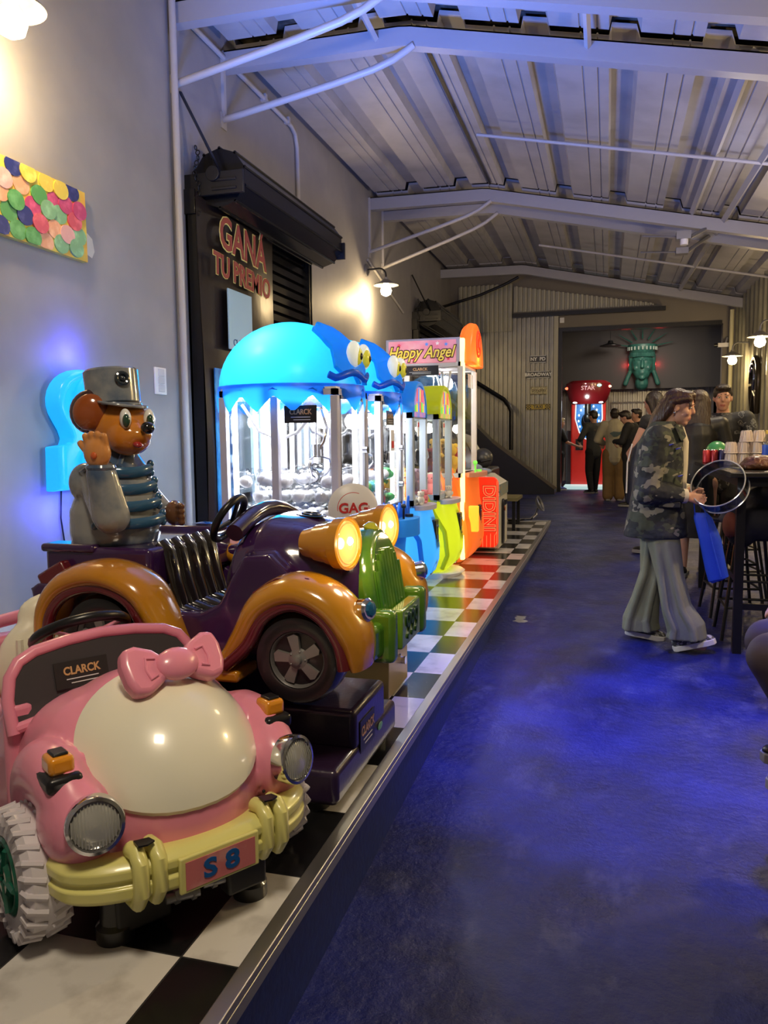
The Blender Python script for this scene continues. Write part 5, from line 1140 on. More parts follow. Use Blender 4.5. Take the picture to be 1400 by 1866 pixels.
mb = MB(); mb.box((-1.06, y0+.06, .88), (-1.05, 8.7, 1.0)); part('striped_band', mb, mat('olive_band', (.30, .24, .1), .4, noise=(20, (.15, .25, .3), .4, .6)), DG)
mb = MB(); mb.rings([sring(-1.9+x_, 8.37, .36, 1.06, 1.15, .4, 20) for x_ in (0, .45)]); tp = part('top_cover', mb, mat('ochre_top', (.25, .17, .05), .45), DG)
mb = MB(); mb.ell((-1.25, 8.2, 1.13), (.09, .13, .035)); mb.ell((-1.4, 8.35, 1.16), (.12, .1, .05)); tag(part('folded_cloth', mb, mat('grey_blue_cloth', (.2, .25, .33), .9, bump=(12, .6)), base=(-1.3, 8.3, 1.1)), 'grey blue cloth lying on the white arcade cabinet', 'cloth')
t = thing('round_helmet', 'dark round helmet behind the orange lit front', 'helmet', (-1.42, 9.3, 1.12))
mb = MB(); mb.ell((-1.42, 9.3, 1.235), .12); part('shell', mb, mat('dark_grey_shell', (.05, .05, .05), .35), t); mb = MB(); mb.tube([(-1.53, 9.21, 1.22), (-1.42, 9.17, 1.2), (-1.32, 9.23, 1.22)], .012, 8); part('visor', mb, blackp, t)
t = thing('side_table', 'low dark side table with olive top near the stairs', 'table', (-1.35, 10.4, .3))
mb = MB(); mb.box((-1.85, 10.1, .66), (-1.1, 10.75, .70)); part('tabletop', mb, mat('olive_top', (.16, .14, .06), .5), t)
for x_, y_ in ((-1.8, 10.15), (-1.15, 10.15), (-1.8, 10.7), (-1.15, 10.7)): mb = MB(); mb.box((x_-.02, y_-.02, .3), (x_+.02, y_+.02, .66)); part('leg', mb, blackm, t)
t = thing('racing_seat', 'dark racing game seat half hidden by the orange lit machine', 'arcade machine', (-1.9, 9.6, .3))
mb = MB(); mb.prism([(-2.3, .3), (-1.3, .3), (-1.3, 1.12), (-1.6, 1.12), (-1.75, 1.5), (-2.3, 1.9)], 'y', 9.15, 9.9); part('body', mb, blackp, t, bevel=.03)
mb = MB(); mb.tube([(-1.75, 9.38, 1.52), (-1.6, 9.38, 1.46), (-1.5, 9.38, 1.3)], (.012, .05), 8); part('white_trim', mb, mat('cream_trim', (.5, .48, .35), .5), t)
# chrome lamp lying at the platform end
t = thing('chrome_mirror_stand', 'chrome dish on a jointed arm at the far end of the tiled platform', 'stand', (-1.25, 10.9, .3))
mb = MB(); mb.tube([(-1.7, 10.9, .34), (-1.2, 10.9, .335), (-1.0, 10.9, .35), (-.93, 10.9, .42), (-.9, 10.9, .52)], .018, 10); mb.tube([(-1.7, 11.0, .33), (-1.15, 10.95, .33)], .025, 8); part('arm', mb, chrome, t)
mb = MB(); mb.lathe((-.89, 10.9, .56), (.85, -.1, .35), [(-.04, .02), (-.03, .06), (.0, .10), (.02, .115), (.03, .112), (.01, .09)], 30, cap=False); part('dish', mb, steel, t)
mb = MB(); mb.lathe((-1.6, 10.95, .3), EZ, [(0, .16), (.03, .15)]); part('base', mb, blackm, t)
# platform strays
t = thing('coin_box', 'grey steel coin box with yellow front beside the purple base', 'box', (-1.05, 3.5, .3))
mb = MB(); mb.box((-1.32, 3.32, .32), (-.93, 3.66, .52)); part('body', mb, mat('gold_panel', (.5, .38, .12), .3, .5), t, bevel=.004)
mb = MB(); mb.box((-1.34, 3.30, .52), (-.92, 3.68, .535)); part('lid', mb, mat('light_steel', (.45, .46, .5), .3, .5), t, bevel=.002)
sticker(t, (-1.08, 3.47, .536), EX, EY, .2, .15)
mb = MB(); mb.cyl((-.93, 3.55, .44), (-.91, 3.55, .44), .02); mb.cyl((-.93, 3.48, .48), (-.915, 3.48, .48), .008); part('lock', mb, chrome, t)
t = thing('small_ride', 'small red and white ride with round white sign behind the far headlight', 'ride', (-1.3, 4.0, .3))
mb = MB(); mb.box((-1.5, 3.9, .3), (-1.08, 4.12, .5)); part('base', mb, mat('burgundy_box', (.12, .02, .03), .3), t, bevel=.01)
mb = MB(); mb.box((-1.45, 3.84, .5), (-1.16, 4.14, .93)); mb.box((-1.3, 3.86, .78), (-1.12, 4.12, .9)); part('body', mb, mat('silver_body', (.4, .42, .5), .2, .7), t, bevel=.03)
mb = MB(); mb.box((-1.46, 3.9, .93), (-1.10, 4.1, 1.0)); part('roof', mb, mat('red_gloss', (.45, .03, .03), .2, coat=1), t, bevel=.02)
for y_ in (3.95, 4.07): mb = MB(); mb.cyl((-1.12, y_, .82), (-1.09, y_, .82), .03); part('headlight', mb, chrome, t)
sgc = V(-1.31, 3.99, 1.12)
mb = MB(); sax_ = V(.45, -.9, .05).normalized(); mb.lathe(sgc, sax_, [(-.02, .09), (-.01, .128), (.01, .135), (.022, .12), (.03, .001)], 44); rs = part('round_sign', mb, white, t)
su = V(.9, .45, 0).normalized(); sv = sax_.cross(su) if sax_.cross(su).z > 0 else -sax_.cross(su)
text('sign_lettering', 'GAG', .075, sgc+sax_*.03, su, EZ, mat('red_ink', (.6, .03, .03)), rs, .002, .002)
mb = MB(); mb.torus(sgc+sax_*.022, sax_, .085, .003, 40, 6, a0=.5, a1=2.6); mb.torus(sgc+sax_*.022, sax_, .085, .003, 40, 6, a0=3.6, a1=5.7); part('sign_ring', mb, mat('red_ink', (.6, .03, .03)), rs)
mb = MB(); mb.tube([(-1.30, 4.02, .9), (-1.31, 4.01, 1.1)], .015, 8); part('sign_pole', mb, chrome, t)
t = thing('blue_ride_shell', 'blue rounded ride shell with square sticker behind the bear car seat', 'ride', (-1.95, 3.55, .3))
mb = MB(); mb.ell((-1.98, 3.6, .72), (.26, .2, .36)); mb.box((-2.2, 3.45, .3), (-1.8, 3.75, .6)); part('shell', mb, mat('royal_blue_gloss', (.01, .10, .5), .2, coat=1), t)
mb = MB(); mb.torus((-1.98, 3.56, .82), (.2, -1, 0), .22, .012, 36, 8, a0=0, a1=2*PI); part('rim', mb, mat('pale_trim', (.45, .55, .8), .3), t)
mb = MB(); mb.plate((-1.90, 3.40, .93), (1, .1, 0), EZ, [(-.07, -.055), (.07, -.055), (.07, .055), (-.07, .055)], .012); st_ = part('square_sticker', mb, white, t)
mb = MB(); mb.plate((-1.90, 3.398, .93), (1, .1, 0), EZ, [(-.06, -.045), (.06, -.045), (.06, .045), (-.06, .045)], .013); part('sticker_face', mb, blackp, st_)
text('sticker_lettering', 'AG', .075, (-1.90, 3.383, .93), (1, .1, 0), EZ, white, st_, .002, .003)
# ---- signs on the corrugated wall
yw = FY-.085
def wsign(name, lbl, x_, z_, w_, h, bg, fg, s_, sz, extra=None):
    t = thing(name, lbl, 'sign', (x_, yw-.01, z_-h/2))
    mb = MB(); mb.box((x_-w_/2, yw-.014, z_-h/2), (x_+w_/2, yw, z_+h/2)); part('plate', mb, bg, t, bevel=.003)
    if s_: text('lettering', s_, sz, (x_, yw-.017, z_), EX, EZ, fg, t, .002, .003)
    mb = MB()
    for zz in (z_-h/2+.01, z_+h/2-.01): mb.box((x_-w_/2+.01, yw-.018, zz-.005), (x_+w_/2-.01, yw-.014, zz+.005))
    part('border_line', mb, fg, t); return t
sil = mat('silver_print', (.55, .55, .5), .35, .5)
wsign('wall_sign', 'black NY PD plate, topmost sign on the corrugated wall', -1.47, 3.13, .36, .16, blackp, sil, 'NY  PD', .1)
t = wsign('wall_sign', 'grey BROADWAY street plate on the corrugated wall', -1.46, 2.80, .5, .16, mat('dark_grey_plate', (.06, .06, .06), .4), sil, 'BROADWAY', .1)
t = wsign('wall_sign', 'embossed pale metal plate below the BROADWAY one', -1.45, 2.46, .36, .17, mat('pale_gold_plate', (.5, .46, .3), .3, .7, bump=(30, 1)), mat('tan_relief', (.2, .16, .08), .4), '', .1)
mb = MB()
for k in range(6): mb.torus((-1.57+.048*k, yw-.016, 2.46+.012*math.sin(k*2)), EY, .022, .005, 14, 6)
part('relief_scrolls', mb, mat('tan_relief', (.2, .16, .08), .4), t)
t = wsign('wall_sign', 'yellow taxi plate with chequered ends, lowest sign on the corrugated wall', -1.46, 2.11, .5, .12, mat('taxi_yellow', (.6, .45, .03), .4), blackp, 'TAXI', .09)
mb = MB()
for s_ in (-1, 1):
    for i in range(4):
        for j in range(4):
            if (i+j) % 2: mb.box((-1.46+s_*(.245-i*.028)-.014, yw-.018, 2.065+j*.025), (-1.46+s_*(.245-i*.028)+.014, yw-.013, 2.09+j*.025))
part('chequer', mb, blackp, t)
mb = MB(); mb.box((-1.02, FY-.05, 3.88), (-.93, FY-.0, 3.99)); t = tag(part('wall_socket', mb, white), 'small white box above the left end of the opening', 'socket')
# ---- boxing machine in the back room
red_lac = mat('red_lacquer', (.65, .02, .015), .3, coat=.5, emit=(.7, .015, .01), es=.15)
BX = thing('boxing_machine', 'red boxing machine with lit canopy in the back room', 'arcade machine', (-.43, 19.3, FZ))
mb = MB(); mb.box((-.83, 19.05, FZ+.04), (-.05, 19.6, 2.3)); bd = part('body', mb, red_lac, BX, bevel=.03)
mb = MB(); mb.box((-.95, 18.3, FZ), (.1, 19.05, FZ+.07)); part('foot_plate', mb, mat('lit_plate', (.7, .85, .85), .3, emit=(.6, .9, .9), es=.6), BX)
shp = [(-.28, .28), (-.24, .36), (0, .33), (.24, .36), (.28, .28), (.29, -.05), (.2, -.35), (.1, -.48), (0, -.52), (-.1, -.48), (-.2, -.35), (-.29, -.05)][::-1]
mb = MB(); mb.plate((-.43, 19.05, 1.92), EX, EZ, shp, .02); dl = part('shield_dial', mb, mat('blue_dial', (.02, .2, .6), .3, emit=(.02, .2, .6), es=.7, noise=(8, (.01, .05, .2), .45, .6)), BX)
mb = MB(); mb.tube([V(-.43+a*1.05, 19.03, 1.92+b_*1.04) for a, b_ in shp], .014, 8, up=EY, close=True); part('dial_rim', mb, mat('lit_rim', (.8, .8, .8), .3, emit=(.8, .8, .8), es=.8), dl)
mb = MB(); mb.ell((-.43, 19.03, 1.8), (.17, .02, .22)); part('dial_centre', mb, blackp, dl)
mb = MB()
for z_, w_ in ((1.88, .1), (1.82, .13), (1.75, .08)): mb.box((-.46-w_/2, 18.995, z_-.02), (-.46+w_/2, 19.008, z_+.02))
part('red_digits', mb, mat('red_led', (1, .1, .1), .4, emit=(1, .08, .08), es=3), dl)
mb = MB()
for k in range(14): a = PI*.15+k*PI*1.7/13+PI*.5; mb.ell((-.43+.23*math.cos(a), 19.02, 1.86+.33*math.sin(a)), (.022, .01, .03), nu=8, nv=6)
part('dial_bulbs', mb, mat('pale_bulbs', (.7, .8, .7), .4, emit=(.7, .8, .7), es=1.2), dl)
mb = MB(); mb.rings([[V(-.45+r_*math.cos(a), 19.0+r_*.62*math.sin(a), z_) for a in [2*PI*j/40 for j in range(40)]] for z_, r_ in ((2.2, .35), (2.3, .44), (2.5, .5), (2.68, .5), (2.74, .4))]); cn = part('canopy', mb, mat('dark_red_lacquer', (.2, .008, .012), .25, coat=.6), BX)
text('canopy_lettering', 'STAR', .13, (-.45, 18.68, 2.56), EX, (0, 0, 1), mat('pink_ink', (.7, .4, .4), .4, emit=(.7, .3, .3), es=.4), cn, .002, .002)
for k, (x_, z_, c_) in enumerate(((-.92, 2.57, (1, .12, .05)), (-.78, 2.6, (.2, .8, .5)), (-.5, 2.66, (1, .4, .4)), (-.48, 2.6, (.4, .5, 1)), (-.2, 2.62, (.2, .9, .6)), (.02, 2.6, (1, .3, .2)))):
    mb = MB(); mb.ell((x_, 18.72 if abs(x_+.45) < .3 else 18.9, z_), (.05, .03, .03)); part('signal_light', mb, mat('signal_%d' % k, c_, .3, emit=c_, es=4), cn)
for x_ in (-.72, -.35, -.18): mb = MB(); mb.ell((x_, 18.85, 2.24), (.07, .04, .02)); part('down_light', mb, mat('cool_led', (1, 1, 1), .3, emit=(.95, 1, 1), es=4), cn)
mb = MB(); mb.cyl((-.45, 18.8, 2.2), (-.45, 18.8, 1.98), .07); mb.ell((-.45, 18.8, 1.88), (.1, .1, .14)); part('punch_ball', mb, blackp, BX)
mb = MB(); mb.box((-.72, 19.0, 1.14), (-.55, 19.05, 1.4)); part('coin_door', mb, blackp, BX)
light('boxing_light', 'POINT', (-.5, 18.3, 2.15), 12, (.9, 1, 1), .1)
mb = MB(); mb.box((-.95, 19.3, FZ), (-.84, 19.9, 1.6)); tag(part('grey_cabinet', mb, mat('grey_blue', (.15, .18, .2), .5)), 'grey panel left of the red boxing machine', 'cabinet')
# ---- statue head on the dark wall
vg = mat('verdigris', (.03, .13, .11), .4, noise=(9, (.05, .2, .16), .4, .7), bump=(10, .3))
ST = thing('statue_head', 'green statue head with spiked crown on the dark back wall', 'sculpture', (.78, 20.5, 2.7))
cx = .78; cy = 20.45
mb = MB(); mb.ell((cx, cy, 3.2), (.27, .2, .36)); mb.ell((cx, cy-.03, 2.98), (.19, .18, .2)); mb.cap_((cx, cy, 2.95), (cx, cy+.02, 2.72), .14, .16)
mb.cap_((cx, cy-.2, 3.28), (cx, cy-.235, 3.12), .025, .042); mb.ell((cx, cy-.19, 3.0), (.075, .03, .018)); mb.ell((cx, cy-.19, 2.965), (.06, .03, .018)); mb.ell((cx, cy-.16, 2.86), (.07, .05, .05))
for s_ in (-1, 1):
    mb.cap_((cx+s_*.06, cy-.185, 3.31), (cx+s_*.17, cy-.15, 3.3), .026, .02); mb.ell((cx+s_*.1, cy-.165, 3.24), (.045, .025, .02)); mb.ell((cx+s_*.14, cy-.12, 3.1), (.07, .06, .07))
    mb.cap_((cx+s_*.26, cy, 3.4), (cx+s_*.27, cy, 3.1), .06, .05); mb.cap_((cx+s_*.25, cy+.02, 3.1), (cx+s_*.38, cy+.03, 2.74), .05, .06)
fc = blob('face', mb, vg, ST, .016, 3)
mb = MB()
for k in range(26):
    a = PI+PI*k/25; mb.cap_((cx+.28*math.cos(a), cy+.2*math.sin(a), 3.47), (cx+.28*math.cos(a), cy+.2*math.sin(a), 3.38), .02, .02, 8)
part('curls', mb, vg, fc)
mb = MB(); mb.rings([[V(cx+rx*math.cos(a), cy+rx*.8*math.sin(a), z_) for a in [2*PI*j/40 for j in range(40)]] for z_, rx in ((3.47, .28), (3.5, .31), (3.64, .34), (3.67, .33), (3.67, .26), (3.5, .24))], cap=False); cr = part('crown', mb, vg, ST)
mb = MB()
for k in range(11): a = PI+PI*(k+.5)/11; mb.box((cx+.335*math.cos(a)-.018, cy+.27*math.sin(a)-.02, 3.53), (cx+.335*math.cos(a)+.018, cy+.27*math.sin(a)+.02, 3.61))
part('crown_windows', mb, mat('pale_window', (.3, .4, .35), .5), cr)  # crown openings in one pale grey-green colour
for k in range(7):
    a = math.radians(12+26*k); d = V(math.cos(a), -.05, math.sin(a)*.75+.03)
    mb = MB(); mb.tube([V(cx, cy, 3.58)+d*.3, V(cx, cy, 3.58)+d*.72], [(.03, .02), (.006, .005)], 6); part('spike', mb, vg, cr)
light('statue_red_light_left', 'POINT', (cx-.38, 20.5, 3.2), 1.6, (1, .05, .05), .03); light('statue_red_light_right', 'POINT', (cx+.38, 20.5, 3.2), 1.6, (1, .05, .05), .03)
t = thing('pendant_lamp', 'small black pendant lamp left of the statue head', 'lamp', (.03, 20.0, 3.55))
mb = MB(); mb.cyl((.03, 20, 3.75), (.03, 20, 4.9), .008); part('cord', mb, blackm, t); mb = MB(); mb.lathe((.03, 20, 3.75), (0, 0, -1), [(0, .05), (.06, .07), (.12, .25), (.13, .25)], 30); part('lamp_shade', mb, blackm, t)
# right wall: boot-shaped metal decoration, camera
t = thing('wall_decoration', 'dark arched metal ornament on the right wall', 'ornament', (RX-.05, 14.7, 1.8))
mb = MB(); mb.tube([V(RX-.06, 14.7+.36*math.cos(a), 2.35+.42*math.sin(a)) for a in [PI*k/16 for k in range(17)]]+[V(RX-.06, 14.36, 2.2), V(RX-.06, 14.42, 1.85), V(RX-.06, 14.5, 2.1), V(RX-.06, 14.7, 2.2), V(RX-.06, 14.85, 1.85), V(RX-.06, 15.0, 2.1), V(RX-.06, 15.06, 2.3)], .045, 10); part('outline', mb, mat('dark_bronze', (.05, .04, .03), .25, .7), t)
mb = MB(); mb.box((RX-.07, 14.42, 2.1), (RX-.04, 15.0, 2.4)); part('panel', mb, mat('dark_bronze', (.05, .04, .03), .25, .7), t)
for k in range(2): mb = MB(); mb.torus((RX-.11, 14.7, 2.42), EX, .17+.08*k, .014, 24, 8, a0=-.1, a1=3.3); part('chrome_arc', mb, chrome, t)
t = thing('security_camera', 'white security camera in the far right corner', 'camera', (2.2, 17.3, 3.2))
mb = MB(); mb.box((2.1, 17.2, 3.22), (2.3, 17.3, 3.3)); mb.tube([(2.25, 17.25, 3.3), (2.3, 17.45, 3.42)], .02, 8); part('housing', mb, white, t); mb = MB(); mb.cyl((2.1, 17.25, 3.26), (2.03, 17.25, 3.26), .035); part('lens', mb, blackp, t)

for (o_, par_) in (((-1.288, 7.30, 2.02), HA), ((-1.368, 6.72, 1.56), a4[0]), ((-1.448, 6.1, 1.56), a3[0])):
    mb = MB(); mb.box((o_[0]-.001, o_[1]-.03, o_[2]-.06), (o_[0]+.003, o_[1]+.03, o_[2]+.06)); tg = part('price_tag', mb, white, par_)
    mb = MB(); mb.box((o_[0]+.003, o_[1]-.022, o_[2]+.015), (o_[0]+.005, o_[1]+.022, o_[2]+.05)); part('tag_print', mb, mat('red_ink', (.6, .03, .03)), tg)
mb = MB()
for k in range(3): mb.box((-1.289, 7.5+.1*k, 1.96), (-1.286, 7.56+.1*k, 2.09)); 
part('notice_sheets', mb, white, HA)
# ------------------------------------------------------------------ people
skin = mat('skin_warm', (.55, .30, .21), .5, noise=(8, (.5, .26, .18), .4, .7))
lipm = mat('lips', (.38, .12, .10), .45)
hair_dark = mat('dark_hair', (.018, .011, .008), .38, bump=(30, .5, (3, 3, .35)))
hair_brown = mat('brown_hair', (.045, .020, .010), .35, bump=(30, .5, (3, 3, .35)))
hair_blond = mat('blond_hair', (.45, .36, .22), .4, bump=(30, .5, (3, 3, .35)))
black_cloth = mat('black_cloth', (.012, .012, .014), .8, bump=(14, .5))
brow_m = mat('dark_brow', (.03, .015, .01), .6)
def person(label, pos, rz, H, joints, top, trousers, hair, shoes=None, top_m=black_cloth, tr_m=black_cloth, hair_m=hair_dark, shoe_m=blackp, vox=.011, fing=.010, nod=0, turn=0, extras=None, skirt=False, seated=False):
    """local builder space scaled by height: x forward, y left, z up"""
    t = thing('person', label, 'person', pos, rz, local=True)
    J = dict(head=(.015, 0, .925), neck=(.0, 0, .855), chest=(0, 0, .76), waist=(0, 0, .62), pelvis=(0, 0, .52), shL=(0, .105, .815), shR=(0, -.105, .815), elL=(-.02, .14, .64), elR=(-.02, -.14, .64), wrL=(.03, .15, .49), wrR=(.03, -.15, .49), haL=(.05, .15, .43), haR=(.05, -.15, .43),
             hiL=(0, .05, .5), hiR=(0, -.05, .5), knL=(.01, .06, .27), knR=(.01, -.06, .27), anL=(-.01, .06, .045), anR=(-.01, -.06, .045), curl=.6)
    J.update(joints); P = {k: V(*v)*H for k, v in J.items() if k != 'curl'}
    h = H
    hc = P['head']; Rm = Euler((0, nod, turn)).to_matrix()
    def hp(x, y, z): return hc+Rm@(V(x, y, z)*h)
    def body():
        mb = MB(); e = tuple(Euler((0, nod, turn)))
        mb.ell(hp(-.005, 0, .012), (.052*h, .043*h, .055*h), rot=e); mb.ell(hp(.010, 0, -.025), (.037*h, .034*h, .042*h), rot=e); mb.ell(hp(.026, 0, -.055), (.016*h, .02*h, .012*h))
        mb.cap_(hp(.044, 0, .014), hp(.054, 0, -.012), .0045*h, .0072*h, 10)       # nose
        mb.ell(hp(.053, 0, -.014), (.007*h, .0085*h, .0055*h), nu=12, nv=8)
        mb.ell(hp(.042, 0, -.034), (.008*h, .015*h, .004*h), nu=12, nv=8); mb.ell(hp(.041, 0, -.041), (.008*h, .013*h, .005*h), nu=12, nv=8)
        for s_ in (-1, 1): mb.ell(hp(-.004, s_*.044, -.004), (.011*h, .005*h, .017*h), nu=12, nv=8); mb.ell(hp(.043, s_*.018, .016), (.008*h, .014*h, .005*h), nu=12, nv=8); mb.ell(hp(.03, s_*.022, -.015), (.016*h, .014*h, .016*h), nu=12, nv=8)
        mb.cap_(hp(-.015, 0, -.04), P['neck']-V(.0, 0, .02*h), .029*h, .034*h)
        mb.cap_(P['neck']-V(0, 0, .03*h), P['chest'], .04*h, .075*h); mb.cap_(P['chest'], P['waist'], .078*h, .066*h); mb.cap_(P['waist'], P['pelvis'], .066*h, .075*h)
        for s_ in 'LR':
            mb.cap_(P['chest']+V(0, 0, .03*h), P['sh'+s_], .05*h, .034*h); mb.cap_(P['sh'+s_], P['el'+s_], .032*h, .023*h); mb.cap_(P['el'+s_], P['wr'+s_], .024*h, .0155*h)
            mb.cap_(P['pelvis'], P['hi'+s_], .06*h, .055*h); mb.cap_(P['hi'+s_], P['kn'+s_], .052*h, .034*h); mb.cap_(P['kn'+s_], P['an'+s_], .034*h, .021*h)
            d = (P['ha'+s_]-P['wr'+s_]).normalized(); sg = 1 if s_ == 'L' else -1
            side = J.get('side'+s_); side = V(*side).normalized() if side else d.cross(V(1, 0, 0.1)).normalized()
            side = (side-d*side.dot(d)).normalized(); pn = d.cross(side)      # pn: back of hand to palm axis
            q = P['wr'+s_]
            for w_ in (-.012, 0, .012): mb.cap_(q+side*w_*h*.6, q+d*.042*h+side*w_*h, .0095*h, .0085*h, 10)
            for k, (w_, L_) in enumerate(((-.017, .034), (-.006, .042), (.006, .040), (.017, .030))):
                b0 = q+d*.044*h+side*w_*h; c_ = J['curl']; p1 = b0+(d*math.cos(c_*.5)+pn*math.sin(c_*.5))*L_*.5*h; p2 = p1+(d*math.cos(c_*1.6)+pn*math.sin(c_*1.6))*L_*.5*h
                mb.cap_(b0-d*.01*h, p1, fing*.5*h, fing*.46*h, 8); mb.cap_(p1, p2, fing*.46*h, fing*.4*h, 8)
            tb = q+d*.016*h-side*sg*.016*h; t1 = tb+(d*.6-side*sg*.8+pn*.3).normalized()*.022*h; mb.cap_(tb, t1, fing*.6*h, fing*.5*h, 8); mb.cap_(t1, t1+(d*.9-side*sg*.2+pn*.4).normalized()*.02*h, fing*.5*h, fing*.42*h, 8)
        for s_ in 'LR': mb.cap_(P['an'+s_]-V(.01*h, 0, .015*h), P['an'+s_]+V(.07*h, 0, -.025*h), .02*h, .016*h)
        return mb
    T = P['head']
    def mf(p):
        q = Rm.inverted()@(p-hc)/h
        if q.x > .040 and abs(q.y) < .0115 and -.043 < q.z < -.0325: return 1
        return 0
    b_ = blob('body', body(), [skin, lipm], t, vox, 3, mf)
    for s_ in (-1, 1):
        mb = MB(); mb.ell(hp(.0425, s_*.018, .004), (.0055*h, .0085*h, .0038*h), nu=12, nv=8); ey = part('eye', mb, mat('eye_sclera', (.6, .58, .55), .3), t)
        mb = MB(); mb.ell(hp(.0463, s_*.018, .0035), (.0022*h, .0034*h, .0034*h), nu=10, nv=6); part('iris', mb, mat('dark_iris', (.02, .01, .008), .2), ey)
        mb = MB(); mb.cap_(hp(.0490, s_*.008, .0185), hp(.040, s_*.03, .018), .0018*h, .0012*h, 8); part('eyebrow', mb, brow_m, t)
        mb = MB(); mb.cap_(hp(.0475, s_*.010, .0068), hp(.043, s_*.026, .005), .0012*h, .0009*h, 6); part('eyelash', mb, brow_m, t)
    blob('top', top(P, h), top_m, t, vox, 3)
    if trousers: blob('skirt' if skirt else 'trousers', trousers(P, h), tr_m, t, vox, 3)
    blob('hair', hair(hp, h, P), hair_m, t, vox*.9, 3)
    for s_ in 'LR':
        a = P['an'+s_]; tl = J.get('toe'+s_, (1, 0, 0)); f = V(*tl).normalized(); u = f.cross(V(0, 1, 0)); u = u if u.z > 0 else -u
        mb = MB(); so = a-u*.028*h
        mb.cap_(so-f*.018*h+u*.02*h, so+f*.045*h+u*.010*h, .026*h, .022*h); mb.cap_(so+f*.045*h+u*.010*h, so+f*.092*h+u*.006*h, .022*h, .018*h)
        sh = blob('shoe', mb, shoe_m, t, vox, 2)
        mb = MB(); 
        ol = [(-.042, -.018), (-.03, -.026), (.04, -.026), (.08, -.03), (.105, -.02), (.112, 0), (.105, .02), (.08, .03), (.04, .026), (-.03, .026), (-.042, .018), (-.046, 0)]
        mb.rings([[so+f*x_*h+V(0, 1, 0)*y_*h-u*.012*h for x_, y_ in ol], [so+f*x_*h+V(0, 1, 0)*y_*h+u*.008*h for x_, y_ in ol]]); part('sole', mb, mat('white_sole', (.65, .65, .65), .5) if shoe_m is not blackp else mat('pale_sole', (.25, .25, .25), .6), sh, bevel=.003)
    if extras: extras(t, P, h, hp)
    return t
def tee(sl=.5, long=.50, r=1.12, sleeve=1.0):
    def f(P, h):
        mb = MB(); mb.cap_(P['neck']-V(0, 0, .045*h), P['chest'], .05*h, .084*h*r); mb.cap_(P['chest'], P['waist'], .086*h*r, .074*h*r)
        mb.cap_(P['waist'], V(P['pelvis'].x, P['pelvis'].y, long*h), .076*h*r, .08*h*r)
        for s_ in 'LR':
            mb.cap_(P['chest']+V(0, 0, .03*h), P['sh'+s_], .056*h, .043*h*sleeve)
            a, e, w_ = P['sh'+s_], P['el'+s_], P['wr'+s_]
            if sl <= .6: mb.cap_(a, a+(e-a)*min(1, sl*2), .043*h*sleeve, .036*h*sleeve)
            else: mb.cap_(a, e, .043*h*sleeve, .036*h*sleeve); mb.cap_(e, e+(w_-e)*.93, .036*h*sleeve, .027*h*sleeve)
        return mb
    return f
def pants(r=1.0, flare=1.0):
    def f(P, h):
        mb = MB(); mb.cap_(P['pelvis']+V(0, 0, .05*h), P['pelvis'], .07*h, .082*h)
        for s_ in 'LR':
            mb.cap_(P['pelvis'], P['hi'+s_], .066*h, .064*h); mb.cap_(P['hi'+s_], P['kn'+s_], .063*h*r, .047*h*r); mb.cap_(P['kn'+s_], P['an'+s_]+V(0, 0, .012*h), .046*h*r, .036*h*r*flare)
        return mb
    return f
def hair_short(hp, h, P):
    mb = MB(); mb.ell(hp(-.012, 0, .024), (.057*h, .049*h, .052*h)); mb.ell(hp(.01, 0, .05), (.045*h, .04*h, .022*h)); mb.ell(hp(-.03, 0, -.005), (.034*h, .042*h, .04*h)); return mb
def hair_long(ln=.25, fl=.06):
    def f(hp, h, P):
        mb = MB(); mb.ell(hp(-.013, 0, .020), (.057*h, .051*h, .054*h)); b = hp(-.035, 0, 0)
        mb.tube([b+V(0, 0, .02*h), b+V(-.012*h, 0, -.06*h), b+V(-.02*h, 0, -ln*.6*h), b+V(-.018*h, 0, -ln*h)], [(.048*h, .03*h), (.055*h, .032*h), (fl*h, .03*h), (fl*.7*h, .02*h)], 20, up=(1, 0, 0))
        for s_ in (-1, 1): mb.cap_(hp(.0, s_*.043, .01), hp(-.02, s_*.045, -.08), .016*h, .016*h)
        return mb
    return f
# --- the woman walking with the clear hoop
camo = camo_mat('camouflage_cloth')
olive = mat('sage_trousers', (.20, .21, .15), .8, bump=(5, .5), noise=(3, (.15, .16, .12), .4, .7))
def w_top(P, h):
    mb = MB()
    def ring(z_, cx, rx, ry, e=.8): return [V(cx+rx*math.copysign(abs(math.cos(2*PI*j/36))**e, math.cos(2*PI*j/36)), ry*math.copysign(abs(math.sin(2*PI*j/36))**e, math.sin(2*PI*j/36)), z_)*1 for j in range(36)]
    mb.rings([ring(z_*h, cx*h, rx*h, ry*h) for z_, cx, rx, ry in ((.425, -.016, .116, .125), (.44, -.014, .118, .127), (.50, -.012, .108, .12), (.60, -.012, .092, .105), (.70, -.008, .09, .11), (.78, -.004, .082, .115), (.83, 0, .06, .085), (.862, .008, .044, .05))])
    for s_ in 'LR':
        mb.cap_(V(0, (.06 if s_ == 'L' else -.06)*h, .80*h), P['sh'+s_], .05*h, .05*h); mb.cap_(P['sh'+s_], P['el'+s_], .05*h, .047*h); mb.cap_(P['el'+s_], P['el'+s_]+(P['wr'+s_]-P['el'+s_])*.82, .045*h, .031*h)
    return mb
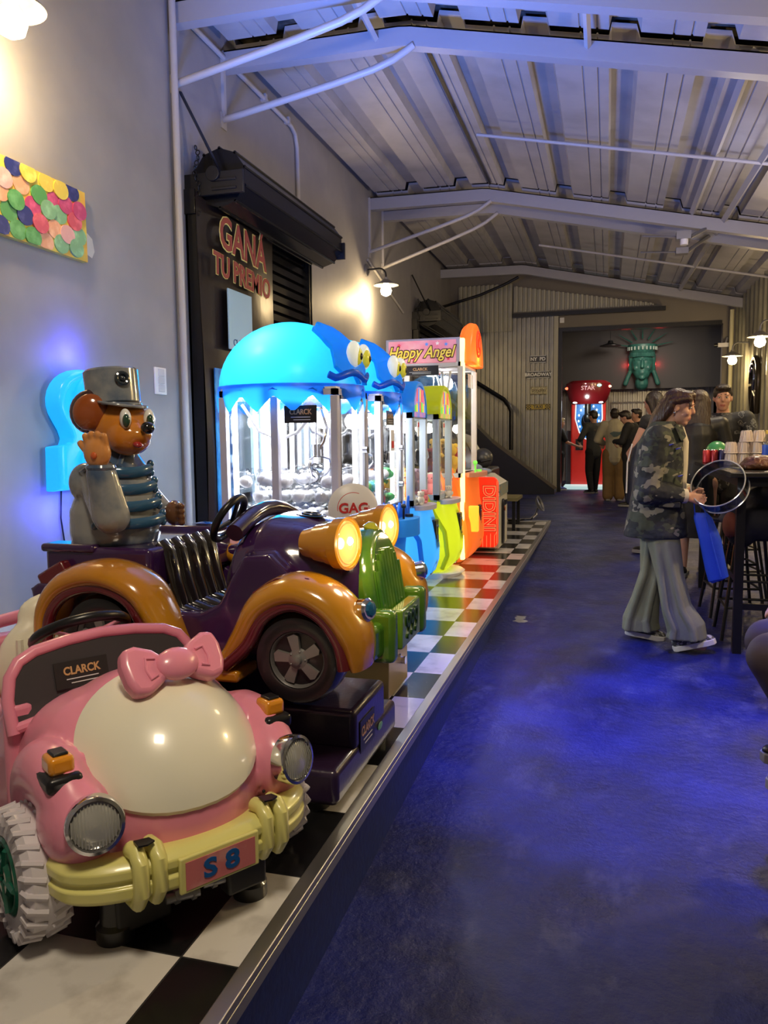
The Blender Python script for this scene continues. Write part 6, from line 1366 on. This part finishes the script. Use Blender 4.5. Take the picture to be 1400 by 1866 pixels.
def w_trs(P, h):
    mb = MB(); mb.cap_(P['pelvis']+V(0, 0, .04*h), P['pelvis']-V(0, 0, .0*h), .060*h, .075*h)
    for s_ in 'LR':
        a, k, n_ = P['hi'+s_], P['kn'+s_], P['an'+s_]; sh_ = -.02 if s_ == 'L' else 0
        lastz = .035*h if s_ == 'R' else .02*h
        fold = .02*h
        rr = [a+V(0, 0, .02*h), a*.6+k*.4, k, k*.5+n_*.5, n_+V(.01*h, 0, lastz+.01*h), n_+V(.012*h, 0, lastz-.03*h)]
        mb.tube(rr, [(.062*h, .062*h), (.058*h, .060*h), (.052*h, .050*h), (.054*h, .055*h), (.062*h, .070*h), (.064*h, .074*h)], 26, up=(1, 0, 0))
        for q in (-.035, .02):   # vertical folds
            mb.tube([p+V(q*h*(.6+.2*i_), (-.046-.003*i_)*h, 0) for i_, p in enumerate(rr[1:])], .014*h, 8)
    return mb
def w_hair(hp, h, P):
    mb = MB(); mb.ell(hp(-.014, 0, .020), (.054*h, .047*h, .050*h)); mb.ell(hp(.010, 0, .044), (.040*h, .038*h, .020*h))
    mb.tube([hp(-.03, 0, .03), hp(-.052, 0, -.005), hp(-.068, 0, -.05), hp(-.078, 0, -.10), hp(-.09, 0, -.15)], [(.043*h, .030*h), (.046*h, .028*h), (.046*h, .027*h), (.040*h, .022*h), (.026*h, .012*h)], 20, up=(1, 0, 0))
    for s_ in (-1, 1): mb.cap_(hp(.03, s_*.036, .035), hp(-.02, s_*.047, .016), .012*h, .014*h); mb.cap_(hp(-.022, s_*.044, .0), hp(-.05, s_*.03, -.06), .016*h, .016*h); mb.cap_(hp(.04, s_*.028, .037), hp(.042, s_*.04, .01), .007*h, .005*h)
    return mb
def w_extra(t, P, h, hp):
    cream_t = mat('cream_top', (.6, .54, .42), .7)
    mb = MB(); mb.tube([V(.045*h, .0, .85*h), V(.068*h, 0, .78*h), V(.073*h, 0, .70*h), V(.076*h, 0, .60*h)], [(.012*h, .03*h), (.012*h, .03*h), (.012*h, .024*h), (.012*h, .016*h)], 12, up=(1, 0, 0)); part('inner_top', mb, cream_t, t)
    for s_ in 'LR':
        d = (P['wr'+s_]-P['el'+s_]).normalized(); mb = MB(); mb.tube([P['wr'+s_]-d*.045*h, P['wr'+s_]-d*.0*h], [.028*h, .027*h], 18); part('cuff', mb, cream_t, t)
    for (x_, y_, z_) in ((.03, -.118, .775), (-.005, -.128, .70), (.065, -.09, .66), (.055, -.095, .76)):
        mb = MB(); mb.cap_(V(x_*h, y_*h, z_*h), V((x_+.014)*h, y_*h, (z_+.004)*h), .004*h, .004*h, 8); part('button', mb, chrome, t)
    mb = MB(); mb.tube([V(.06*h, -.06*h, .845*h), V(.078*h, -.075*h, .80*h), V(.07*h, -.03*h, .79*h), V(.05*h, -.03*h, .85*h)], (.02*h, .008*h), 8); part('collar', mb, camo, t)
    for z_ in (.545,): mb = MB(); mb.box((.0*h, -.124*h, z_*h), (.075*h, -.112*h, (z_+.02)*h)); part('pocket_flap', mb, camo, t, bevel=.004)
    mb = MB(); mb.ell(hp(-.004, -.050, -.022), .0045*h, nu=10, nv=6); part('earring', mb, chrome, t)
FL = zf(5.45)
wj = dict(head=(.062, 0, .915), neck=(.022, 0, .855), chest=(-.005, 0, .755), waist=(-.012, 0, .62), pelvis=(-.01, 0, .52), shL=(-.005, .10, .805), shR=(-.01, -.10, .80), elL=(-.035, .125, .625), elR=(-.045, -.135, .60), wrL=(.10, .05, .595), wrR=(.095, -.085, .585),
          haL=(.16, .03, .59), haR=(.15, -.075, .57), hiL=(-.01, .055, .5), hiR=(.0, -.055, .5), knL=(-.022, .065, .27), knR=(.045, -.065, .28), anL=(-.075, .06, .05), anR=(.095, -.07, .045), toeR=(1, 0, .30), toeL=(.9, 0, -.12), curl=.95, sideR=(0, .3, 1), sideL=(0, -.2, 1))
W = person('woman in a camouflage jacket and wide sage trousers, walking and holding a clear hoop', (.34, 5.47, FL+.0), -.10, 1.72, wj, w_top, w_trs, w_hair, None, camo, olive, hair_brown, mat('black_print_canvas', (.04, .04, .04), .6, noise=(40, (.4, .4, .4), .5, .6)), .0065, .0095, nod=.20, turn=-.15, extras=w_extra)
# hoop and bag
hc_ = V(.685, 5.33, 1.165); ha = V(-.40, -.72, .52).normalized()
t = thing('clear_hoop', 'clear plastic hoop held by the woman in camouflage', 'hoop', hc_-EZ*.15)
mb = MB(); R_ = .165; mb.lathe(hc_, ha, [(-.045, R_), (.045, R_), (.045, R_-.003), (-.045, R_-.003), (-.045, R_)], 64, cap=False); part('band', mb, pane_mat('clear_hoop_plastic', (.62, .66, .74), .4, .12), t)
for d_ in (-.045, .045): mb = MB(); mb.torus(hc_+ha*d_, ha, R_, .0045, 56, 8); part('rim', mb, mat('shiny_rim', (.7, .72, .75), .15, .6), t)
t = thing('tote_bag', 'bright blue tote bag hanging from the woman\'s hands', 'bag', (.62, 5.32, .55))
bagm = mat('bright_blue_fabric', (.01, .06, .62), .6, bump=(8, .4))
R = []
for f_, hw_, th_ in ((0, .04, .022), (.08, .055, .04), (.4, .065, .045), (.8, .062, .04), (.97, .06, .035), (1, .04, .02)):
    c = V(.575+.13*f_+.01*math.sin(f_*5), 5.31, 1.0-.43*f_); R.append([c+V(hw_*math.copysign(abs(math.cos(a))**.7, math.cos(a)), th_*math.sin(a), .02*math.cos(a)*f_) for a in [2*PI*j/24 for j in range(24)]])
mb = MB(); mb.rings(R); part('pouch', mb, bagm, t)
for x_ in (-.035, .035): mb = MB(); mb.tube([(.575+x_, 5.30, .99), (.56+x_*.7, 5.31, 1.04), (.545+x_*.3, 5.33, 1.085)], (.009, .004), 8); part('handle', mb, bagm, t)
mb = MB(); mb.tube([(.60, 5.268, .98), (.645, 5.262, .80), (.70, 5.27, .60)], .006, 6); part('side_fold', mb, bagm, t)
# --- people behind
tan_m = mat('cream_hoodie_cloth', (.42, .38, .27), .85, bump=(10, .5)); brownp = mat('brown_trousers_cloth', (.20, .12, .045), .85, bump=(8, .5)); grey_cloth = mat('grey_cloth', (.06, .065, .065), .85, bump=(10, .4))
pat_tee = ramp_mat('patterned_tee', 14, [(0, (.01, .01, .012)), (.55, (.12, .12, .12)), (.6, (.015, .015, .017)), (.68, (.2, .2, .2)), (.72, (.02, .02, .02))], .7)
def man_extra(t, P, h, hp):
    mb = MB(); mb.ell(hp(.02, 0, -.045), (.030*h, .030*h, .020*h)); 
man = person('man in a dark patterned tee standing behind the counter of cups', (1.05, 8.1, zf(8.1)), -PI/2-.35, 1.79, dict(shR=(0, -.115, .815), shL=(0, .115, .815), elL=(.03, .17, .66), wrL=(.12, .17, .66), haL=(.17, .15, .665), elR=(-.02, -.15, .64), wrR=(.06, -.15, .52), curl=.5), tee(.45), pants(), hair_short, None, pat_tee, black_cloth, hair_dark, blackp, .010, .010, nod=.05, turn=.25)
def belt_extra(t, P, h, hp):
    mb = MB()
    for k in range(18): a = 2*PI*k/18; mb.ell(V(.089*h*math.cos(a), .095*h*math.sin(a), .555*h), .005*h, nu=8, nv=6)
    part('studded_belt', mb, chrome, t)
def skirtf(P, h):
    mb = MB(); mb.tube([V(0, 0, .58*h), V(0, 0, .5*h), V(0, 0, .34*h), V(0, 0, .22*h)], [(.075*h, .08*h), (.09*h, .095*h), (.09*h, .1*h), (.08*h, .09*h)], 24, up=(1, 0, 0)); return mb
person('woman with long dark brown hair and studded black top, seen from behind', (.80, 7.75, zf(7.75)), PI/2-.15, 1.74, dict(elL=(.05, .15, .66), wrL=(.13, .12, .68), elR=(.03, -.15, .65), wrR=(.12, -.13, .64)), tee(.5, .53, 1.1), skirtf, hair_long(.26, .075), None, mat('black_satin', (.015, .013, .012), .5, bump=(10, .3)), black_cloth, mat('dark_brown_hair', (.035, .016, .009), .35, bump=(30, .5, (3, 3, .35))), blackp, .011, .010, skirt=True, extras=belt_extra)
person('dark haired person in a black sleeveless top behind the camouflage jacket', (.49, 9.0, zf(9)), PI-.5, 1.76, dict(elL=(.05, .16, .66), wrL=(.12, .10, .62), elR=(.03, -.16, .66), wrR=(.12, -.12, .60)), tee(.1, .5, 1.05), pants(), hair_long(.12, .05), None, black_cloth, black_cloth, hair_dark, blackp, .011, .010, nod=.2)
t = thing('shoulder_bag', 'large navy bag with pale zip edge behind the camouflage jacket', 'bag', (.34, 8.75, .75))
mb = MB(); mb.rings([[V(.335+hw_*math.copysign(abs(math.cos(a))**.6, math.cos(a))+dx, 8.75+.07*math.sin(a), z_) for a in [2*PI*j/24 for j in range(24)]] for z_, hw_, dx in ((.74, .09, -.01), (.80, .13, -.01), (1.1, .125, .0), (1.35, .10, .02), (1.44, .05, .04))]); part('bag_body', mb, mat('navy_fabric', (.01, .016, .04), .6, bump=(8, .5)), t)
mb = MB(); mb.tube([(.20, 8.67, .88), (.205, 8.67, 1.2), (.25, 8.67, 1.4)], .008, 8); part('zip_edge', mb, white, t)
mb = MB(); mb.tube([(.37, 8.72, 1.42), (.42, 8.8, 1.6), (.47, 8.95, 1.66)], (.018, .004), 8); part('strap', mb, blackp, t)
def hood(P, h):
    mb = tee(.9, .47, 1.22, 1.25)(P, h); mb.ell(P['neck']+V(-.035*h, 0, -.02*h), (.045*h, .075*h, .05*h)); return mb
def fish_extra(t, P, h, hp):
    mb = MB(); mb.plate((-.103*h, .0, .72*h), (0, -1, 0), EZ, [(-.06*h, .01*h), (-.02*h, .028*h), (.04*h, .02*h), (.07*h, .035*h), (.06*h, .0), (.02*h, -.025*h), (-.02*h, -.03*h)], .004); part('back_print', mb, mat('grey_print', (.08, .12, .12), .7), t)
person('boy in a cream hoodie and brown trousers with his back turned', (.12, 15.2, zf(15)), PI/2+.1, 1.72, dict(elL=(.03, .17, .66), wrL=(.12, .10, .62), elR=(.03, -.17, .66), wrR=(.12, -.10, .62)), hood, pants(1.25, 1.3), hair_short, None, tan_m, brownp, hair_dark, blackp, .014, .013, extras=fish_extra)
person('boy in grey top and black trousers beside the red boxing machine', (-.28, 17.0, zf(15)), PI*.75, 1.74, dict(elL=(.05, .15, .67), wrL=(.14, .1, .64), elR=(.04, -.15, .66), wrR=(.13, -.12, .64), knL=(.0, .07, .27), anL=(-.06, .09, .05), anR=(.03, -.06, .04)), tee(.9), pants(.95), hair_short, None, grey_cloth, black_cloth, hair_dark, blackp, .014, .013, nod=.2)
person('fair haired child in black reaching towards the boxing machine', (-1.03, 17.95, zf(15)), .2, 1.62, dict(elR=(.08, -.13, .66), wrR=(.24, -.10, .60), haR=(.30, -.08, .60), elL=(-.03, .14, .64)), tee(.4), pants(.95), hair_short, None, black_cloth, black_cloth, hair_blond, mat('blue_shoe', (.02, .06, .4), .5), .014, .013, nod=.1)
person('boy in a black jumper bending his head, right of the hoodie', (.38, 14.0, zf(14)), PI-.3, 1.68, dict(head=(.06, 0, .90), elL=(.05, .14, .66), wrL=(.15, .06, .66), elR=(.05, -.14, .66), wrR=(.15, -.06, .66)), tee(.9), pants(), hair_short, None, black_cloth, black_cloth, hair_dark, blackp, .014, .013, nod=.45)
person('boy whose dark head shows behind the bending boy', (.53, 15.6, zf(15)), PI+.3, 1.72, dict(), tee(.9), pants(), hair_short, None, black_cloth, black_cloth, hair_dark, blackp, .014, .013)
person('seated person in dark grey clothes cut by the right edge of the photo', (.915, 2.78, .13), PI-.1, 1.7, dict(head=(.0, 0, .80), neck=(0, 0, .73), chest=(0, 0, .63), waist=(0, 0, .5), pelvis=(0, 0, .39), shL=(0, .105, .69), shR=(0, -.105, .69), elL=(.05, .15, .53), elR=(.05, -.15, .53), wrL=(.16, .12, .46), wrR=(.16, -.12, .46), haL=(.2, .12, .45), haR=(.2, -.12, .45), hiL=(.03, .06, .40), hiR=(.03, -.06, .40), knL=(.225, .07, .385), knR=(.22, -.07, .38), anL=(.12, .07, .17), anR=(.12, -.07, .17)),
       tee(.9, .38), pants(1.05), hair_short, None, grey_cloth, mat('dark_mauve_cloth', (.05, .035, .05), .7), hair_dark, blackp, .011, .010)
# ------------------------------------------------------------------ bar furniture
def stool(loc, label, seat_z=.70, rz=0):
    t = thing('bar_stool', label, 'stool', loc, rz, group='black bar stools', local=True)
    mb = MB(); mb.rings([[V(r_*math.cos(a), r_*math.sin(a), z_) for a in [2*PI*j/28 for j in range(28)]] for z_, r_ in ((seat_z-.03, .15), (seat_z-.01, .165), (seat_z, .155))]); part('seat', mb, blackp, t)
    lg = []
    for sx in (-1, 1):
        for sy in (-1, 1): mb = MB(); mb.tube([(sx*.10, sy*.10, seat_z-.02), (sx*.19, sy*.19, 0)], .012, 8); part('leg', mb, blackm, t)
    for z_, k in ((.22, .163), (.40, .14)):
        c = [(-k, -k, z_), (k, -k, z_), (k, k, z_), (-k, k, z_)]
        for i in range(4): mb = MB(); mb.tube([c[i], c[(i+1) % 4]], .009, 8); part('rung', mb, blackm, t)
    return t
stool((.95, 5.80, zf(5.8)), 'black bar stool under the dark jackets, nearest the hoop', .74)
s2 = stool((.93, 6.42, zf(6.4)), 'black bar stool standing behind the nearest one at the table', .74, .1)
stool((1.05, 7.1, zf(7.1)), 'black bar stool farthest along the bar table', .74, .2)
stool((1.38, 5.75, zf(5.8)), 'black bar stool at the right edge under the red and black jacket', .74, .15)
stool((.955, 2.78, zf(2.7)), 'black bar stool carrying the seated person at the right edge', .60)
t = thing('bar_table', 'tall black bar table with square legs at the right edge', 'table', (1.2, 6.2, FL))
tz = 1.225
mb = MB(); mb.box((.74, 5.28, tz), (1.75, 7.4, tz+.03)); part('tabletop', mb, mat('black_tabletop', (.02, .018, .016), .2), t, bevel=.004)
mb = MB(); mb.box((.80, 5.34, tz-.06), (1.7, 5.38, tz)); mb.box((.80, 5.34, tz-.06), (.84, 7.34, tz)); mb.box((.80, 7.30, tz-.06), (1.7, 7.34, tz)); part('apron', mb, blackm, t)
for x_, y_ in ((.815, 5.36), (1.68, 5.36), (.815, 7.32), (1.68, 7.32)): mb = MB(); mb.box((x_-.026, y_-.026, zf(y_)), (x_+.026, y_+.026, tz)); part('leg', mb, blackm, t)
for z_ in (.40, ): mb = MB(); mb.box((.82, 5.345, z_-.02), (1.68, 5.375, z_+.02)); part('stretcher', mb, blackm, t)
mb = MB(); mb.box((.80, 5.36, .55), (.83, 7.3, .585)); part('stretcher', mb, blackm, t)
# things on the table
cupm = pane_mat('pinkish_cup_plastic', (.9, .78, .72), .12, .2)
def cup(c, label):
    t = thing('plastic_cup', label, 'cup', c, group='clear cups stacked upside down on the bar table')
    mb = MB(); mb.lathe(c, EZ, [(0, .040), (.004, .041), (.085, .030), (.088, .026)], 20); part('cup_wall', mb, mat('frosted_cup', (.85, .74, .68), .25, trans=.55), t)
    mb = MB(); mb.torus(V(*c)+EZ*.005, EZ, .041, .003, 20, 6)
    for k in range(10): a = 2*PI*k/10; mb.tube([V(*c)+V(.0405*math.cos(a), .0405*math.sin(a), .01), V(*c)+V(.031*math.cos(a), .031*math.sin(a), .08)], .0016, 5)
    part('rim_and_ribs', mb, mat('pale_cup_rim', (.8, .7, .62), .25), t)
    return t
cp0 = cup((.93, 6.62, tz+.03), 'clear plastic cup in the stack on the bar table')
n_ = 0
for lv, xs in enumerate(((0, 1, 2, 3, 4), (0, 1, 2, 3, 4), (1, 2, 3))):
    for i in xs:
        for j in range(2):
            if (lv, i, j) == (0, 0, 0): continue
            dup(cp0, (.93+.088*i+(.0 if lv < 2 else .02), 6.62+.1*j, tz+.03+.0885*lv))
def bottle():
    c = V(1.155, 6.45, tz+.03); t = thing('water_bottle', 'bottle with yellow cap and blue label behind the cake', 'bottle', c)
    mb = MB(); mb.lathe(c, EZ, [(0, .036), (.01, .04), (.06, .038), (.08, .040), (.16, .04), (.20, .032), (.225, .018), (.24, .016)], 24); part('bottle_body', mb, pane_mat('bottle_plastic', (.8, .85, .75), .15), t)
    mb = MB(); mb.lathe(c, EZ, [(.08, .041), (.155, .041)], 24, cap=False); part('label', mb, mat('blue_label', (.02, .1, .6), .4), t)
    mb = MB(); mb.lathe(c, EZ, [(.238, .02), (.262, .02), (.264, .015)], 20); part('cap', mb, mat('yellow_cap', (.7, .5, .02), .4), t)
bottle()
t = thing('plastic_tub', 'red tub with pale lid at the right edge of the table', 'tub', (1.28, 6.3, tz+.03))
mb = MB(); mb.lathe((1.28, 6.3, tz+.03), EZ, [(0, .09), (.01, .095), (.18, .10)], 32); part('tub_body', mb, mat('red_tub', (.5, .08, .05), .3, noise=(9, (.65, .3, .2), .5, .7)), t)
mb = MB(); mb.lathe((1.28, 6.3, tz+.21), EZ, [(0, .105), (.02, .105), (.025, .09)], 32); part('lid', mb, mat('cream_lid', (.6, .5, .35), .4), t)
cm = mat('brown_cake', (.10, .035, .012), .35, noise=(14, (.22, .09, .03), .5, .75), bump=(25, 1), coat=.3)
mb = MB(); mb.ell((1.02, 5.75, tz+.06), (.17, .12, .045)); mb.ell((.98, 5.75, tz+.09), (.1, .09, .04)); mb.ell((1.08, 5.76, tz+.075), (.10, .08, .04)); mb.box((.88, 5.66, tz+.032), (1.18, 5.85, tz+.06))
tag(blob('cake', mb, cm, None, .012, 2, base=(1.02, 5.75, tz+.03)), 'brown glazed cake lying on the bar table', 'cake')
mb = MB(); mb.plate((1.02, 5.42, tz+.031), EX, EY, [(-.07, -.02), (.06, -.05), (.1, .03), (-.03, .05)], .004); tag(part('paper_napkin', mb, white), 'white napkin at the near edge of the bar table', 'napkin')
mb = MB(); mb.plate((.87, 5.9, tz+.031), EX, EY, [(-.11, -.05), (.05, -.12), (.14, .1), (.0, .2)], .003); tag(part('paper_sheet', mb, mat('cream_paper', (.6, .57, .4), .7)), 'pale paper left of the cake on the bar table', 'paper')
for k, (x_, c_) in enumerate(((.79, (.35, .02, .03)), (.85, (.3, .02, .03)), (.91, (.02, .02, .09)))):
    t = thing('drink_can', ['red can at the left end of the table', 'red can between the other two cans', 'dark blue can beside the cups'][k], 'can', (x_, 7.0, tz+.03), group='drink cans at the table end')
    mb = MB(); mb.lathe((x_, 7.0, tz+.03), EZ, [(0, .024), (.008, .03), (.10, .03), (.11, .025)], 24); part('can_body', mb, mat('can_paint_%d' % k, c_, .3, .4), t); mb = MB(); mb.lathe((x_, 7.0, tz+.138), EZ, [(0, .026), (.005, .025)], 20); part('can_top', mb, chrome, t)
mb = MB(); mb.ell((.9, 7.25, tz+.12), .09); mb.cyl((.9, 7.25, tz+.035), (.9, 7.25, tz+.02+.03), .01); tag(part('green_balloon', mb, mat('green_rubber', (.05, .25, .08), .3)), 'dark green balloon behind the cans on the bar table', 'balloon')
mb = MB(); mb.plate((1.15, 5.45, 1.13), V(1, 0, -.1), V(0, .9, .45), [(-.15, -.04), (.35, -.06), (.35, .15), (-.10, .1)], .004); tag(part('paper_sheet', mb, mat('white_paper', (.65, .63, .55), .7)), 'white sheet propped below the table edge at the right', 'paper')
# jackets on the stools
navy = mat('navy_jacket_cloth', (.010, .011, .022), .75, bump=(9, .8)); redc = mat('red_orange_cloth', (.5, .07, .02), .8, bump=(9, .5))
t = thing('jacket', 'dark navy jacket heaped on the nearest bar stool', 'jacket', (.95, 5.80, zf(5.8)+.74))
mb = MB(); z0 = zf(5.8)+.76; mb.ell((.98, 5.8, z0+.05), (.24, .2, .08)); mb.ell((1.05, 5.8, z0+.16), (.16, .16, .12)); mb.ell((.88, 5.72, z0-.02), (.10, .12, .12)); mb.ell((1.0, 5.68, z0+.03), (.2, .1, .12)); mb.ell((1.1, 5.7, z0+.25), (.1, .1, .09)); blob('cloth', mb, navy, t, .014, 4)
mb = MB(); mb.ell((.80, 5.66, z0+.02), (.05, .09, .09)); blob('lining', mb, mat('rust_lining', (.2, .05, .03), .8), t, .012, 3)
t = thing('jacket', 'red and black jacket on the stool at the right edge', 'jacket', (1.38, 5.75, zf(5.8)+.74))
mb = MB(); mb.ell((1.34, 5.72, z0+.02), (.26, .2, .07)); mb.ell((1.4, 5.75, z0+.1), (.2, .16, .06)); blob('cloth', mb, navy, t, .014, 4)
mb = MB(); mb.ell((1.25, 5.58, z0+.04), (.16, .07, .03), rot=(0, -.1, .1)); mb.ell((1.40, 5.58, z0+.09), (.14, .08, .03), rot=(0, -.3, 0)); blob('red_panel', mb, redc, t, .012, 3)
